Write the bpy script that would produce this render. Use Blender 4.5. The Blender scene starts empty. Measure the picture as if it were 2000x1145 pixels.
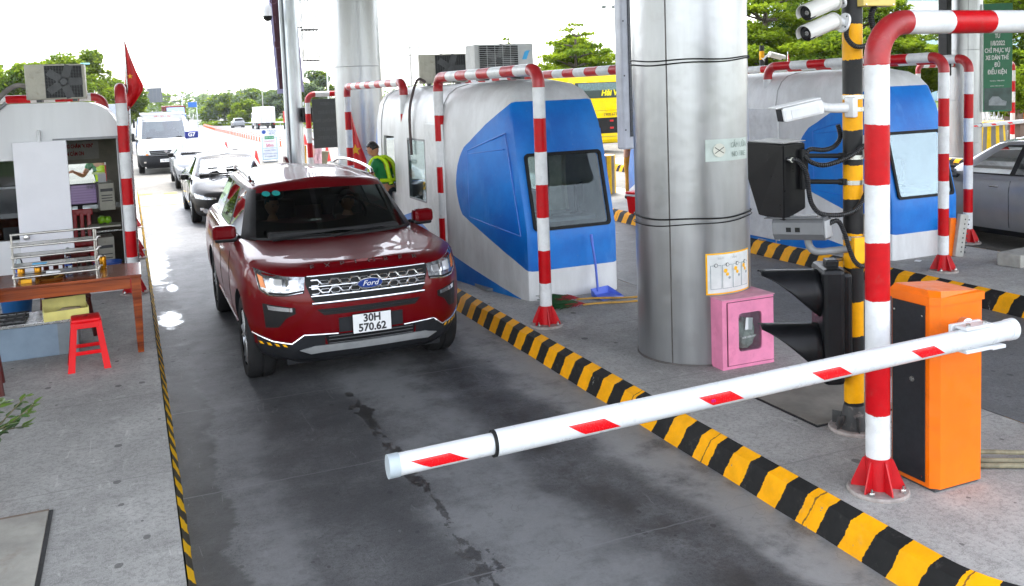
import bpy, bmesh, math, random
from mathutils import Vector, Matrix
from mathutils.bvhtree import BVHTree
R = math.radians
C = bpy.context.scene.collection
SC = bpy.context.scene
# ------------------------------------------------------------------ camera, world, sun, exposure
cam_d = bpy.data.cameras.new('camera'); cam = bpy.data.objects.new('camera', cam_d); C.objects.link(cam); SC.camera = cam
cam_d.sensor_fit = 'HORIZONTAL'; cam_d.sensor_width = 36.0; cam_d.lens = 36.0 * 1769.53 / 2000.0
cam_d.shift_y = -(572.5 - 327.6) / 2000.0
cam_d.clip_start = 0.05; cam_d.clip_end = 6000
_r = Vector((0.91940185, -0.39158708, -0.03687538)); _u = Vector((0.06713584, 0.0638634, 0.99569787)); _f = Vector((0.38754743, 0.91792212, -0.08500566))
cam.matrix_world = Matrix(((_r.x, _u.x, -_f.x, 0), (_r.y, _u.y, -_f.y, 0), (_r.z, _u.z, -_f.z, 2.5455), (0, 0, 0, 1)))
SUN_EL, SUN_AZ = 66.0, 15.0      # azimuth measured from +Y clockwise (towards +X)
world = bpy.data.worlds.new("World"); SC.world = world; world.use_nodes = True
wt = world.node_tree; wt.nodes.clear()
sky = wt.nodes.new('ShaderNodeTexSky'); sky.sky_type = 'NISHITA'; sky.sun_disc = False
sky.sun_elevation = R(SUN_EL); sky.sun_rotation = R(SUN_AZ); sky.air_density = 1.0; sky.dust_density = 1.5; sky.ozone_density = 1.0
hs = wt.nodes.new('ShaderNodeHueSaturation'); hs.inputs['Saturation'].default_value = 0.30; hs.inputs['Value'].default_value = 1.0
bg = wt.nodes.new('ShaderNodeBackground'); bg.inputs[1].default_value = 0.15
wo = wt.nodes.new('ShaderNodeOutputWorld')
wt.links.new(sky.outputs[0], hs.inputs['Color']); wt.links.new(hs.outputs[0], bg.inputs[0]); wt.links.new(bg.outputs[0], wo.inputs[0])
sun_d = bpy.data.lights.new('sun', 'SUN'); sun_d.energy = 0.7; sun_d.angle = R(10.0); sun_d.color = (1, 0.96, 0.90)
sun = bpy.data.objects.new('sun', sun_d); C.objects.link(sun)
_sd = Vector((math.sin(R(SUN_AZ)) * math.cos(R(SUN_EL)), math.cos(R(SUN_AZ)) * math.cos(R(SUN_EL)), math.sin(R(SUN_EL))))
sun.rotation_euler = _sd.to_track_quat('Z', 'Y').to_euler(); sun.location = _sd * 50
SC.view_settings.view_transform = 'Standard'; SC.view_settings.look = 'None'; SC.view_settings.gamma = 1.0
SC.view_settings.use_curve_mapping = False; SC.view_settings.exposure = 2.8
SC.render.engine = 'CYCLES'; SC.cycles.max_bounces = 8; SC.cycles.diffuse_bounces = 4; SC.cycles.glossy_bounces = 4
SC.cycles.transparent_max_bounces = 16; SC.cycles.use_denoising = True; SC.cycles.sample_clamp_indirect = 6.0
SC.cycles.caustics_reflective = False; SC.cycles.caustics_refractive = False

# ------------------------------------------------------------------ materials
class NT:
    def __init__(s, m): s.t = m.node_tree
    def n(s, typ, ins=None, **props):
        nd = s.t.nodes.new(typ)
        for k, v in props.items(): setattr(nd, k, v)
        for k, v in (ins or {}).items(): s.set(nd.inputs[k], v)
        return nd
    def set(s, sock, v):
        if isinstance(v, bpy.types.NodeSocket): s.t.links.new(v, sock)
        else: sock.default_value = v
    def m(s, op, a, b=0.0, c=0.0, clamp=False):
        nd = s.t.nodes.new('ShaderNodeMath'); nd.operation = op; nd.use_clamp = clamp
        s.set(nd.inputs[0], a); s.set(nd.inputs[1], b); s.set(nd.inputs[2], c); return nd.outputs[0]
    def noise(s, vec, scale, detail=4.0, rough=0.55, dist=0.0):
        nd = s.n('ShaderNodeTexNoise', {'Scale': scale, 'Detail': detail, 'Roughness': rough, 'Distortion': dist}); s.set(nd.inputs['Vector'], vec); return nd.outputs['Fac']
    def vor(s, vec, scale, feature='F1', out='Distance'):
        nd = s.n('ShaderNodeTexVoronoi', {'Scale': scale}, feature=feature); s.set(nd.inputs['Vector'], vec); return nd.outputs[out]
    def mix(s, f, a, b, mode='MIX'):
        nd = s.t.nodes.new('ShaderNodeMix'); nd.data_type = 'RGBA'; nd.blend_type = mode
        s.set(nd.inputs[0], f); s.set(nd.inputs[6], a if not isinstance(a, tuple) else col(a)); s.set(nd.inputs[7], b if not isinstance(b, tuple) else col(b)); return nd.outputs[2]
    def step(s, x, lo, hi, a=0.0, b=1.0):
        nd = s.t.nodes.new('ShaderNodeMapRange'); nd.interpolation_type = 'SMOOTHSTEP'
        s.set(nd.inputs[0], x); nd.inputs[1].default_value = lo; nd.inputs[2].default_value = hi; nd.inputs[3].default_value = a; nd.inputs[4].default_value = b; return nd.outputs[0]
    def obj(s): return s.n('ShaderNodeTexCoord').outputs['Object']
    def pos(s): return s.n('ShaderNodeNewGeometry').outputs['Position']
    def xyz(s, v): nd = s.n('ShaderNodeSeparateXYZ'); s.set(nd.inputs[0], v); return nd.outputs
    def scale(s, v, sx, sy, sz):
        nd = s.n('ShaderNodeVectorMath', operation='MULTIPLY'); s.set(nd.inputs[0], v); nd.inputs[1].default_value = (sx, sy, sz); return nd.outputs[0]
    def bump(s, h, strength=0.3, dist=0.02):
        nd = s.n('ShaderNodeBump', {'Strength': strength, 'Distance': dist}); s.set(nd.inputs['Height'], h); return nd.outputs[0]
def col(c): return (c[0], c[1], c[2], 1.0) if len(c) == 3 else c
def h(x):
    """sRGB hex -> linear"""
    v = [int(x[i:i + 2], 16) / 255 for i in (0, 2, 4)]
    return tuple(c / 12.92 if c <= 0.04045 else ((c + 0.055) / 1.055) ** 2.4 for c in v)
def newmat(name):
    m = bpy.data.materials.new(name); m.use_nodes = True
    return m, NT(m), m.node_tree.nodes['Principled BSDF']
def mat(name, c, rough=0.5, metal=0.0, var=0.12, scale=6.0, bump=0.0, coat=0.0, dirt=None, dirt_amt=0.35, rvar=0.12, spec=0.5, bscale=None, streak=False):
    """painted / plastic / metal surface with worn, uneven colour and gloss"""
    m, t, b = newmat(name); v = t.obj()
    if streak: v = t.scale(v, 1.0, 1.0, 0.15)
    n1 = t.noise(v, scale, 5, 0.6); n2 = t.noise(v, scale * 5.3, 3, 0.6)
    dark = tuple(x * (1 - var) for x in c); lite = tuple(min(1, x * (1 + var * 0.6)) for x in c)
    k = t.mix(t.step(n1, 0.3, 0.7), dark, lite)
    if dirt is not None:
        d = t.m('MULTIPLY', t.step(t.noise(v, scale * 1.7, 6, 0.7, 0.4), 0.52, 0.75), dirt_amt); k = t.mix(d, k, dirt)
    t.set(b.inputs['Base Color'], k)
    t.set(b.inputs['Roughness'], t.m('ADD', t.m('MULTIPLY', t.m('SUBTRACT', n2, 0.5), rvar * 2), rough, clamp=True))
    b.inputs['Metallic'].default_value = metal; b.inputs['Coat Weight'].default_value = coat; b.inputs['Coat Roughness'].default_value = 0.05
    b.inputs['Specular IOR Level'].default_value = spec
    if bump: t.set(b.inputs['Normal'], t.bump(t.noise(v, bscale or scale * 8, 4), bump, 0.01))
    return m
def glassmat(name, tint, alpha=0.5, rough=0.02, refl=0.0, gain=0.9):
    """window glass: see-through tint with a mirror layer"""
    m, t, b = newmat(name); t.t.nodes.remove(b)
    tr = t.n('ShaderNodeBsdfTransparent', {'Color': col(tint)}); gl = t.n('ShaderNodeBsdfGlossy', {'Roughness': rough, 'Color': (0.9, 0.95, 1, 1)})
    fr = t.n('ShaderNodeFresnel', {'IOR': 1.5}).outputs[0]
    f = t.m('ADD', t.m('MULTIPLY', fr, gain), t.m('MULTIPLY', t.noise(t.obj(), 3.0), alpha * 0.06), clamp=True); f = t.m('ADD', f, refl, clamp=True)
    mx = t.n('ShaderNodeMixShader'); t.set(mx.inputs[0], f); t.t.links.new(tr.outputs[0], mx.inputs[1]); t.t.links.new(gl.outputs[0], mx.inputs[2])
    t.t.links.new(mx.outputs[0], t.t.nodes['Material Output'].inputs[0]); return m
def stripes(name, ca, cb, period, phase=0.0, attr='arc', wob=0.02, rough=0.4, dirt=0.25, joints=0.0, dirtc=(0.12, 0.10, 0.08)):
    """painted bands along a pipe or kerb; the paint edge wobbles like brushwork"""
    m, t, b = newmat(name); v = t.obj()
    a = t.n('ShaderNodeAttribute', attribute_name=attr).outputs['Fac']
    a = t.m('ADD', a, t.m('MULTIPLY', t.m('SUBTRACT', t.noise(v, 9, 4, 0.7), 0.5), wob))
    f = t.m('FRACT', t.m('DIVIDE', t.m('ADD', a, phase), period))
    e = t.m('GREATER_THAN', f, 0.5)
    nz = t.step(t.noise(v, 7, 5, 0.65), 0.3, 0.7)
    A = t.mix(nz, tuple(x * 0.82 for x in ca), ca); B = t.mix(nz, tuple(x * 0.82 for x in cb), cb)
    k = t.mix(e, A, B)
    d = t.m('MULTIPLY', t.step(t.noise(v, 13, 6, 0.75), 0.55, 0.78), dirt); k = t.mix(d, k, dirtc)
    if joints:
        jf = t.m('LESS_THAN', t.m('FRACT', t.m('DIVIDE', a, joints)), 0.010); k = t.mix(t.m('MULTIPLY', jf, 0.8), k, (0.03, 0.028, 0.025))
        chip = t.m('GREATER_THAN', t.noise(v, 5.5, 7, 0.72, 0.3), 0.68); k = t.mix(chip, k, (0.22, 0.215, 0.20))
    t.set(b.inputs['Base Color'], k); t.set(b.inputs['Roughness'], t.m('ADD', t.m('MULTIPLY', t.noise(v, 20), 0.3), rough - 0.15))
    b.inputs['Specular IOR Level'].default_value = 0.22
    t.set(b.inputs['Normal'], t.bump(t.noise(v, 35, 4), 0.12, 0.01))
    return m
def emit(name, c, s=1.0):
    m, t, b = newmat(name); b.inputs['Base Color'].default_value = col(c); b.inputs['Emission Color'].default_value = col(c); b.inputs['Emission Strength'].default_value = s
    return m

# ------------------------------------------------------------------ mesh helpers
class MB:
    """collects shapes, links them as ONE mesh object"""
    def __init__(s): s.b = bmesh.new(); s.arc = s.b.verts.layers.float.new('arc'); s.i = 0
    def _add(s, vs, fs, arc=None, smooth=False):
        V = [s.b.verts.new(v) for v in vs]
        if arc is not None:
            for q, a in zip(V, arc): q[s.arc] = a
        for f in fs:
            try:
                F = s.b.faces.new([V[k] for k in f]); F.material_index = s.i; F.smooth = smooth
            except ValueError: pass
        return V
    def mi(s, i): s.i = i; return s
    def box(s, c, d, rot=None, bev=0.0):
        x, y, z = [q / 2 for q in d]
        if bev > 0: bev = min(bev, x * .95, y * .95, z * .95)
        M = Matrix.Translation(Vector(c)) @ (rot.to_4x4() if rot is not None else Matrix())
        tb = bmesh.new(); bmesh.ops.create_cube(tb, size=1.0)
        for v in tb.verts: v.co = Vector((v.co.x * d[0], v.co.y * d[1], v.co.z * d[2]))
        if bev > 0: bmesh.ops.bevel(tb, geom=tb.edges[:], offset=bev, segments=2, affect='EDGES', profile=0.5)
        tb.verts.index_update()
        s._add([M @ v.co for v in tb.verts], [[v.index for v in f.verts] for f in tb.faces]); tb.free(); return s
    def tube(s, pts, r, n=16, arc0=0.0, cap=True, up=None):
        """round bar along a path; r a number or one per point"""
        P = [Vector(p) for p in pts]; rr = r if isinstance(r, (list, tuple)) else [r] * len(P)
        vs = []; ar = []; L = arc0; prev = None
        for i, p in enumerate(P):
            if i: L += (P[i] - P[i - 1]).length
            d = (P[min(i + 1, len(P) - 1)] - P[max(i - 1, 0)]).normalized()
            if prev is None:
                a = Vector((0, 0, 1)) if abs(d.z) < 0.9 else Vector((1, 0, 0)); u = d.cross(a).normalized()
            else: u = (prev - d * prev.dot(d)).normalized()
            prev = u; w = d.cross(u)
            for k in range(n):
                t = 2 * math.pi * k / n; vs.append(p + (u * math.cos(t) + w * math.sin(t)) * rr[i]); ar.append(L)
        fs = [[i * n + k, i * n + (k + 1) % n, (i + 1) * n + (k + 1) % n, (i + 1) * n + k] for i in range(len(P) - 1) for k in range(n)]
        V = s._add(vs, fs, ar, True)
        if cap:
            for q in (V[:n][::-1], V[-n:]):
                try: F = s.b.faces.new(q); F.material_index = s.i
                except ValueError: pass
        return s
    def cyl(s, a, b, r, n=20, r2=None): return s.tube([a, b], [r, r if r2 is None else r2], n)
    def lathe(s, prof, o=(0, 0, 0), n=24, axis='Z'):
        """prof: (radius, height)"""
        vs = []
        for (r, z) in prof:
            for k in range(n):
                t = 2 * math.pi * k / n; x, y = r * math.cos(t), r * math.sin(t)
                v = (x, y, z) if axis == 'Z' else ((z, x, y) if axis == 'X' else (y, z, x))
                vs.append((v[0] + o[0], v[1] + o[1], v[2] + o[2]))
        fs = [[i * n + k, i * n + (k + 1) % n, (i + 1) * n + (k + 1) % n, (i + 1) * n + k] for i in range(len(prof) - 1) for k in range(n)]
        s._add(vs, fs, None, True); return s
    def prism(s, poly, a, b, axis='Y', smooth=False):
        """flat outline pushed along an axis from a to b"""
        def P(u, w, t): return (u, t, w) if axis == 'Y' else ((t, u, w) if axis == 'X' else (u, w, t))
        n = len(poly); V = s._add([P(u, w, a) for u, w in poly] + [P(u, w, b) for u, w in poly], [])
        for i in range(n):
            try:
                F = s.b.faces.new([V[i], V[(i + 1) % n], V[n + (i + 1) % n], V[n + i]]); F.material_index = s.i; F.smooth = smooth
            except ValueError: pass
        for q in (V[:n], V[n:][::-1]):
            try: F = s.b.faces.new(q); F.material_index = s.i
            except ValueError: pass
        return s
    def quad(s, *p): s._add(p, [list(range(len(p)))]); return s
    def grid(s, rows, smooth=True, arc=None):
        n = len(rows[0]); vs = [v for r in rows for v in r]
        fs = [[i * n + k, i * n + k + 1, (i + 1) * n + k + 1, (i + 1) * n + k] for i in range(len(rows) - 1) for k in range(n - 1)]
        s._add(vs, fs, arc, smooth); return s
    def blob(s, c, r, sub=2, jit=0.0, seed=0):
        tb = bmesh.new(); bmesh.ops.create_icosphere(tb, subdivisions=sub, radius=1.0); rd = random.Random(seed); tb.verts.index_update()
        rr = r if isinstance(r, (tuple, list)) else (r, r, r)
        vs = [Vector(c) + Vector((v.co.x * rr[0], v.co.y * rr[1], v.co.z * rr[2])) * (1 + rd.uniform(-jit, jit)) for v in tb.verts]
        s._add(vs, [[v.index for v in f.verts] for f in tb.faces], None, True); tb.free(); return s
    def fix(s): bmesh.ops.recalc_face_normals(s.b, faces=s.b.faces); return s
    def mesh(s, name, mats, fix=True, angle=40):
        if fix: s.fix()
        me = bpy.data.meshes.new(name); s.b.to_mesh(me); s.b.free()
        for m in (mats if isinstance(mats, (list, tuple)) else [mats]): me.materials.append(m)
        if angle is not None: me.set_sharp_from_angle(angle=R(angle)) if any(p.use_smooth for p in me.polygons) else None
        return me
    def build(s, name, mats, parent=None, fix=True, angle=40):
        o = bpy.data.objects.new(name, s.mesh(name, mats, fix, angle)); C.objects.link(o)
        if parent is not None: o.parent = parent
        return o
def tag(o, label=None, cat=None, group=None, kind=None):
    if label: o['label'] = label
    if cat: o['category'] = cat
    if group: o['group'] = group
    if kind: o['kind'] = kind
    return o
def thing(name, label, cat, loc=(0, 0, 0), rz=0.0, group=None):
    o = bpy.data.objects.new(name, None); C.objects.link(o); o.empty_display_size = 0.2
    o.location = loc; o.rotation_euler = (0, 0, rz); return tag(o, label, cat, group)
def dup(root, loc=None, rz=None, label=None, group=None, parent=None):
    r = root.copy(); C.objects.link(r)
    if parent is not None: r.parent = parent
    if loc is not None: r.location = loc
    if rz is not None: r.rotation_euler = (0, 0, rz)
    if label: r['label'] = label
    if group: r['group'] = group
    for ch in list(root.children): dup(ch, parent=r)
    return r
def text(name, s, size, M, m, parent=None, ext=0.002, align='CENTER', sx=1.0, bold=0.0, shear=0.0):
    """lettering as a thin mesh; M places the text plane (local X along the line, local Y up)"""
    cu = bpy.data.curves.new(name, 'FONT'); cu.body = s; cu.size = size; cu.extrude = ext; cu.align_x = align; cu.align_y = 'CENTER'; cu.resolution_u = 3; cu.offset = bold; cu.shear = shear
    o = bpy.data.objects.new(name + '_tmp', cu); C.objects.link(o); dg = bpy.context.evaluated_depsgraph_get(); dg.update()
    me = bpy.data.meshes.new_from_object(o.evaluated_get(dg)); bpy.data.objects.remove(o); bpy.data.curves.remove(cu)
    me.name = name; me.transform(M @ Matrix.Diagonal((sx, 1, 1, 1))); me.materials.clear(); me.materials.append(m)
    ob = bpy.data.objects.new(name, me); C.objects.link(ob)
    if parent is not None: ob.parent = parent
    return ob
def face_m(o, right, up):
    """matrix of a text plane at o"""
    r = Vector(right).normalized(); u = Vector(up); u = (u - r * u.dot(r)).normalized(); n = r.cross(u)
    return Matrix(((r.x, u.x, n.x, o[0]), (r.y, u.y, n.y, o[1]), (r.z, u.z, n.z, o[2]), (0, 0, 0, 1)))
def evaluated(o):
    """bake an object's modifiers into its mesh"""
    dg = bpy.context.evaluated_depsgraph_get(); dg.update(); me = bpy.data.meshes.new_from_object(o.evaluated_get(dg))
    o.modifiers.clear(); o.data = me; return o
def arcpts(c, r, a0, a1, n, ax=(1, 0, 0), ay=(0, 0, 1)):
    ax, ay, c = Vector(ax), Vector(ay), Vector(c)
    return [c + ax * r * math.cos(a0 + (a1 - a0) * i / n) + ay * r * math.sin(a0 + (a1 - a0) * i / n) for i in range(n + 1)]
def lerp(a, b, t): return a + (b - a) * t
def pl(pts, x):
    """piecewise linear"""
    if x <= pts[0][0]: return pts[0][1]
    for (a, b), (c, d) in zip(pts, pts[1:]):
        if x <= c: return b + (d - b) * (x - a) / (c - a) if c > a else d
    return pts[-1][1]

WHITE = mat('white_paint', (0.72, 0.73, 0.74), 0.4, dirt=(0.35, 0.33, 0.30), dirt_amt=0.25)
BOOTHW = mat('booth_white', (0.66, 0.67, 0.68), 0.38, var=0.10, scale=1.6, dirt=(0.30, 0.28, 0.25), dirt_amt=0.3, streak=True)
BLUE = mat('booth_blue', h('1E6FD0'), 0.36, var=0.18, scale=2.2, dirt=h('5B96DA'), dirt_amt=0.35)
BLACK = mat('black_plastic', (0.012, 0.012, 0.013), 0.38, var=0.3, spec=.2)
BLACKM = mat('black_matte', (0.014, 0.0145, 0.015), 0.6, var=0.3, spec=.2)
RUBBER = mat('rubber', (0.016, 0.016, 0.017), 0.75, var=0.3, spec=.25)
STEEL = mat('stainless', (0.55, 0.55, 0.54), 0.28, 1.0, var=0.12, scale=4)
GALV = mat('galvanised', (0.50, 0.53, 0.55), 0.42, 0.85, var=0.2, scale=8, streak=True)
CHROME = mat('chrome', (0.75, 0.75, 0.76), 0.12, 1.0, var=0.05)
DARKG = mat('dark_grey', (0.06, 0.062, 0.065), 0.5, var=0.25)
GREYP = mat('grey_plastic', (0.22, 0.23, 0.24), 0.5, var=0.15)
BEIGE = mat('aged_beige', (0.42, 0.40, 0.33), 0.5, dirt=(0.16, 0.14, 0.10), dirt_amt=0.5)
ORANGE = mat('orange_paint', h('F07000'), 0.38, var=0.10, scale=3, dirt=h('A8571A'), dirt_amt=.35, rvar=.2)
YEL = mat('yellow_paint', h('F5B301'), 0.42, var=0.1)
RED = mat('red_paint', h('C1121C'), 0.4, var=0.15)
REDP = mat('red_plastic', h('D80C16'), 0.36, var=0.08, spec=.2)
TXTK = mat('ink_black', (0.02, 0.02, 0.022), 0.5)
TXTW = mat('ink_white', (0.75, 0.75, 0.75), 0.5)
TXTR = mat('ink_red', h('B81420'), 0.5)
TXTG = mat('ink_grey', (0.30, 0.34, 0.36), 0.5)
PIPE = stripes('pipe_red_white', h('C3101A'), (0.70, 0.71, 0.72), 0.652, 0.0)
BGLASS = glassmat('booth_glass', (0.72, 0.78, 0.78), 0.3, .02, 0.0, 0.42)
CLEAR = glassmat('clear_glass', (0.86, 0.90, 0.90), 0.6)
TINT = glassmat('tinted_glass', (0.10, 0.12, 0.11), 0.2)
WSG = glassmat('windscreen_glass', (0.30, 0.33, 0.32), 0.2)
SKIN = mat('skin', h('B98262'), 0.55, var=0.1, scale=10)
HAIR = mat('hair_black', (0.012, 0.011, 0.010), 0.5, var=0.3, bump=0.4, scale=20)
# ------------------------------------------------------------------ ground, lanes, islands
def concrete(name, c, dark=0.5, spots=True, lane=False, island=False, rough=0.8):
    m, t, b = newmat(name); P = t.pos(); X, Y, Z = t.xyz(P)[0:3]
    n1 = t.noise(P, 0.55, 6, 0.6); n2 = t.noise(P, 4.6, 8, 0.74, 0.5); n3 = t.noise(P, 34, 5, 0.8); n4 = t.noise(P, 150, 2, 0.6)
    k = t.mix(t.step(n1, 0.32, 0.68), tuple(x * 0.72 for x in c), tuple(min(1, x * 1.18) for x in c))
    k = t.mix(t.m('MULTIPLY', t.step(n2, 0.45, 0.72), 0.55), k, tuple(x * 0.55 for x in c))
    k = t.mix(t.m('MULTIPLY', t.step(n2, 0.32, 0.46, 1.0, 0.0), 0.42), k, tuple(min(1, x * 1.5) for x in c))
    k = t.mix(t.m('MULTIPLY', t.step(n3, 0.48, 0.58), 0.62 if lane else 0.42), k, tuple(x * 0.38 for x in c))
    k = t.mix(t.m('MULTIPLY', t.step(n4, 0.53, 0.62), 0.62 if lane else 0.36), k, tuple(min(1, x * 1.6) for x in c))
    rg = t.m('ADD', t.m('MULTIPLY', n2, 0.3), rough - 0.15)
    if spots:   # old chewing gum and oil drips
        vs = t.n('ShaderNodeTexVoronoi', {'Scale': 7.0 if lane else 5.5, 'Randomness': 1.0}); t.set(vs.inputs['Vector'], t.scale(P, 1.0, 0.8, 1.0))
        sz = t.m('MULTIPLY', t.xyz(vs.outputs['Color'])[0], 0.17); ed = t.m('ADD', vs.outputs['Distance'], t.m('MULTIPLY', t.m('SUBTRACT', t.noise(P, 45, 3), 0.5), 0.06))
        sp = t.m('MULTIPLY', t.m('LESS_THAN', ed, sz), t.m('GREATER_THAN', t.xyz(vs.outputs['Color'])[1], 0.18 if lane else 0.30))
        k = t.mix(t.m('MULTIPLY', sp, 0.72), k, tuple(x * 0.22 for x in c))
    if lane:
        wob = t.m('ADD', X, t.m('MULTIPLY', t.m('SUBTRACT', t.noise(P, 0.9, 5, 0.65), 0.5), 0.7))
        def band(x0, w, soft): return t.m('MULTIPLY', t.step(wob, x0 - w - soft, x0 - w), t.step(wob, x0 + w, x0 + w + soft, 1.0, 0.0))
        g = t.m('MULTIPLY', t.step(t.noise(P, 1.6, 6, 0.7), 0.25, 0.6), t.step(Y, 9.0, 17.0, 1.0, 0.15))
        k = t.mix(t.m('MULTIPLY', t.m('MULTIPLY', band(1.12, 0.26, 0.36), g), 0.66), k, (0.035, 0.036, 0.040))
        k = t.mix(t.m('MULTIPLY', t.m('MULTIPLY', band(2.55, 0.22, 0.40), g), 0.66), k, (0.028, 0.027, 0.028))
        k = t.mix(t.m('MULTIPLY', band(2.62, 0.05, 0.10), t.m('MULTIPLY', t.step(t.noise(P, 2.6, 5, 0.7), 0.40, 0.6), 0.6)), k, (0.022, 0.018, 0.016))
        k = t.mix(t.m('MULTIPLY', band(0.60, 0.08, 0.20), t.m('MULTIPLY', t.step(t.noise(P, 1.7, 6, 0.7), 0.35, 0.6), t.step(Y, 4.0, 6.0, 0.75, 0.45))), k, (0.24, 0.243, 0.25))
        # pale dust by the right kerb and in the middle
        k = t.mix(t.m('MULTIPLY', t.m('MULTIPLY', band(3.22, 0.12, 0.22), t.step(t.noise(P, 2.2, 6, 0.7), 0.28, 0.55)), 0.78), k, (0.33, 0.33, 0.325))
        k = t.mix(t.m('MULTIPLY', t.m('MULTIPLY', band(1.95, 0.28, 0.25), t.step(t.noise(P, 1.1, 6, 0.7), 0.36, 0.58)), 0.65), k, (0.25, 0.255, 0.26))
        # dark drip trail down the middle of the lane
        dx = t.m('ABSOLUTE', t.m('SUBTRACT', t.m('ADD', X, t.m('MULTIPLY', t.m('SUBTRACT', t.noise(t.scale(P, 0.0, 1.0, 0.0), 1.6, 3, 0.6), 0.5), 0.16)), 1.60))
        bl = t.m('ADD', t.noise(t.scale(P, 1.0, 0.62, 1.0), 9.0, 5, 0.62), t.m('MULTIPLY', t.noise(t.scale(P, 0.0, 1.0, 0.0), 1.1, 2, 0.5), 0.5))
        tr = t.step(t.m('SUBTRACT', bl, t.m('MULTIPLY', dx, 2.6)), 0.655, 0.685)
        tr = t.m('MULTIPLY', tr, t.step(Y, 7.4, 7.9, 1.0, 0.0))
        k = t.mix(t.m('MULTIPLY', tr, 0.85), k, (0.020, 0.019, 0.018)); rg = t.m('SUBTRACT', rg, t.m('MULTIPLY', tr, 0.3))
        # wet gutter on the left and wet patches
        we = t.m('ADD', X, t.m('MULTIPLY', t.m('SUBTRACT', t.noise(t.scale(P, 0.4, 1.0, 1.0), 1.5, 6, 0.6), 0.5), 0.62))
        wet = t.m('MULTIPLY', t.step(we, 0.42, 0.47, 1.0, 0.0), t.step(Y, 8.6, 9.4, 1.0, 0.0))
        def pool(x, y, a, b_): return t.m('SQRT', t.m('ADD', t.m('POWER', t.m('DIVIDE', t.m('SUBTRACT', X, x), a), 2.0), t.m('POWER', t.m('DIVIDE', t.m('SUBTRACT', Y, y), b_), 2.0)))
        pd = t.m('MINIMUM', pool(0.27, 15.7, 0.20, 2.5), t.m('MINIMUM', pool(0.31, 11.3, 0.15, 0.45), pool(0.42, 13.2, 0.08, 0.3)))
        pd = t.m('ADD', pd, t.m('MULTIPLY', t.m('SUBTRACT', t.noise(P, 4.2, 7, 0.68), 0.5), 1.9))
        w2 = t.step(pd, 0.62, 1.16, 1.0, 0.0)
        k = t.mix(t.m('MULTIPLY', wet, 0.78), k, (0.035, 0.036, 0.036)); rg = t.m('SUBTRACT', rg, t.m('MULTIPLY', wet, 0.04))
        k = t.mix(t.m('MULTIPLY', w2, 0.7), k, (0.05, 0.05, 0.05)); rg = t.m('SUBTRACT', rg, t.m('MULTIPLY', w2, 0.52), clamp=True)
    # hairline cracks and slab joints
    cv = t.m('SUBTRACT', t.noise(P, 0.45, 5, 0.62, 0.6), 0.5); brk = t.step(t.noise(P, 1.1, 2), 0.5, 0.6)
    ck = t.m('MULTIPLY', t.m('LESS_THAN', t.m('ABSOLUTE', cv), 0.0011), brk)
    k = t.mix(t.m('MULTIPLY', ck, 0.22), k, tuple(x * 0.3 for x in c))
    sc = t.noise(t.scale(P, 6.0, 0.7, 1.0), 3.0, 4, 0.7, 1.2); k = t.mix(t.m('MULTIPLY', t.step(sc, 0.63, 0.70), 0.30), k, tuple(min(1, x * 1.9) for x in c))
    jl = t.m('LESS_THAN', t.m('ABSOLUTE', t.m('SUBTRACT', t.m('FRACT', t.m('DIVIDE', t.m('ADD', Y, t.m('MULTIPLY', t.m('SUBTRACT', t.noise(P, 6, 4), 0.5), 0.03)), 1.73)), 0.5)), 0.004)
    k = t.mix(t.m('MULTIPLY', jl, 0.4), k, tuple(min(1, x * 1.7) for x in c) if lane else tuple(x * 0.4 for x in c))
    t.set(b.inputs['Base Color'], k); t.set(b.inputs['Roughness'], rg)
    hgt = t.m('ADD', t.m('MULTIPLY', n3, 0.6), t.m('MULTIPLY', n4, 0.4)); t.set(b.inputs['Normal'], t.bump(hgt, 0.5 if not lane else 0.42, 0.008))
    return m
CON_LANE = concrete('lane_concrete', (0.128, 0.130, 0.135), lane=True, rough=0.62)
CON_ISL = concrete('island_concrete', (0.385, 0.378, 0.362), rough=0.85)
CON_FAR = concrete('plaza_concrete', (0.15, 0.14, 0.12), spots=False, rough=0.85)
ASPH = concrete('asphalt', (0.15, 0.15, 0.15), spots=False, rough=0.9)
GRASSM = mat('grass_ground', (0.07, 0.11, 0.03), 0.9, var=0.4, scale=0.4)
KERB = None
def kerbmat():
    m = stripes('kerb_black_yellow', (0.016, 0.016, 0.016), h('FFB000'), 0.345, 0.0, wob=0.05, rough=0.7, dirt=0.2, joints=1.0, dirtc=(0.30, 0.29, 0.27)); return m
KERB = kerbmat()
def sheet(name, x0, x1, y0, y1, z, m, nx=1, ny=1):
    b = MB(); b.grid([[(lerp(x0, x1, i / nx), lerp(y0, y1, j / ny), z) for i in range(nx + 1)] for j in range(ny + 1)], False)
    o = b.build(name, m, fix=False); o['kind'] = 'structure'; return o
sheet('ground', -2500, 2500, -400, 4000, -0.03, GRASSM)
sheet('plaza_pavement', -40, 60, -14, 140, -0.004, CON_FAR)
sheet('lane_pavement', 0.0, 3.6, -8, 27, 0.0, CON_LANE)
sheet('second_lane_pavement', 5.45, 8.6, -8, 25, 0.0, CON_LANE)
sheet('highway_road', -14, 26, 140, 1600, -0.012, ASPH)
ISL_PARTS = []
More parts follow.
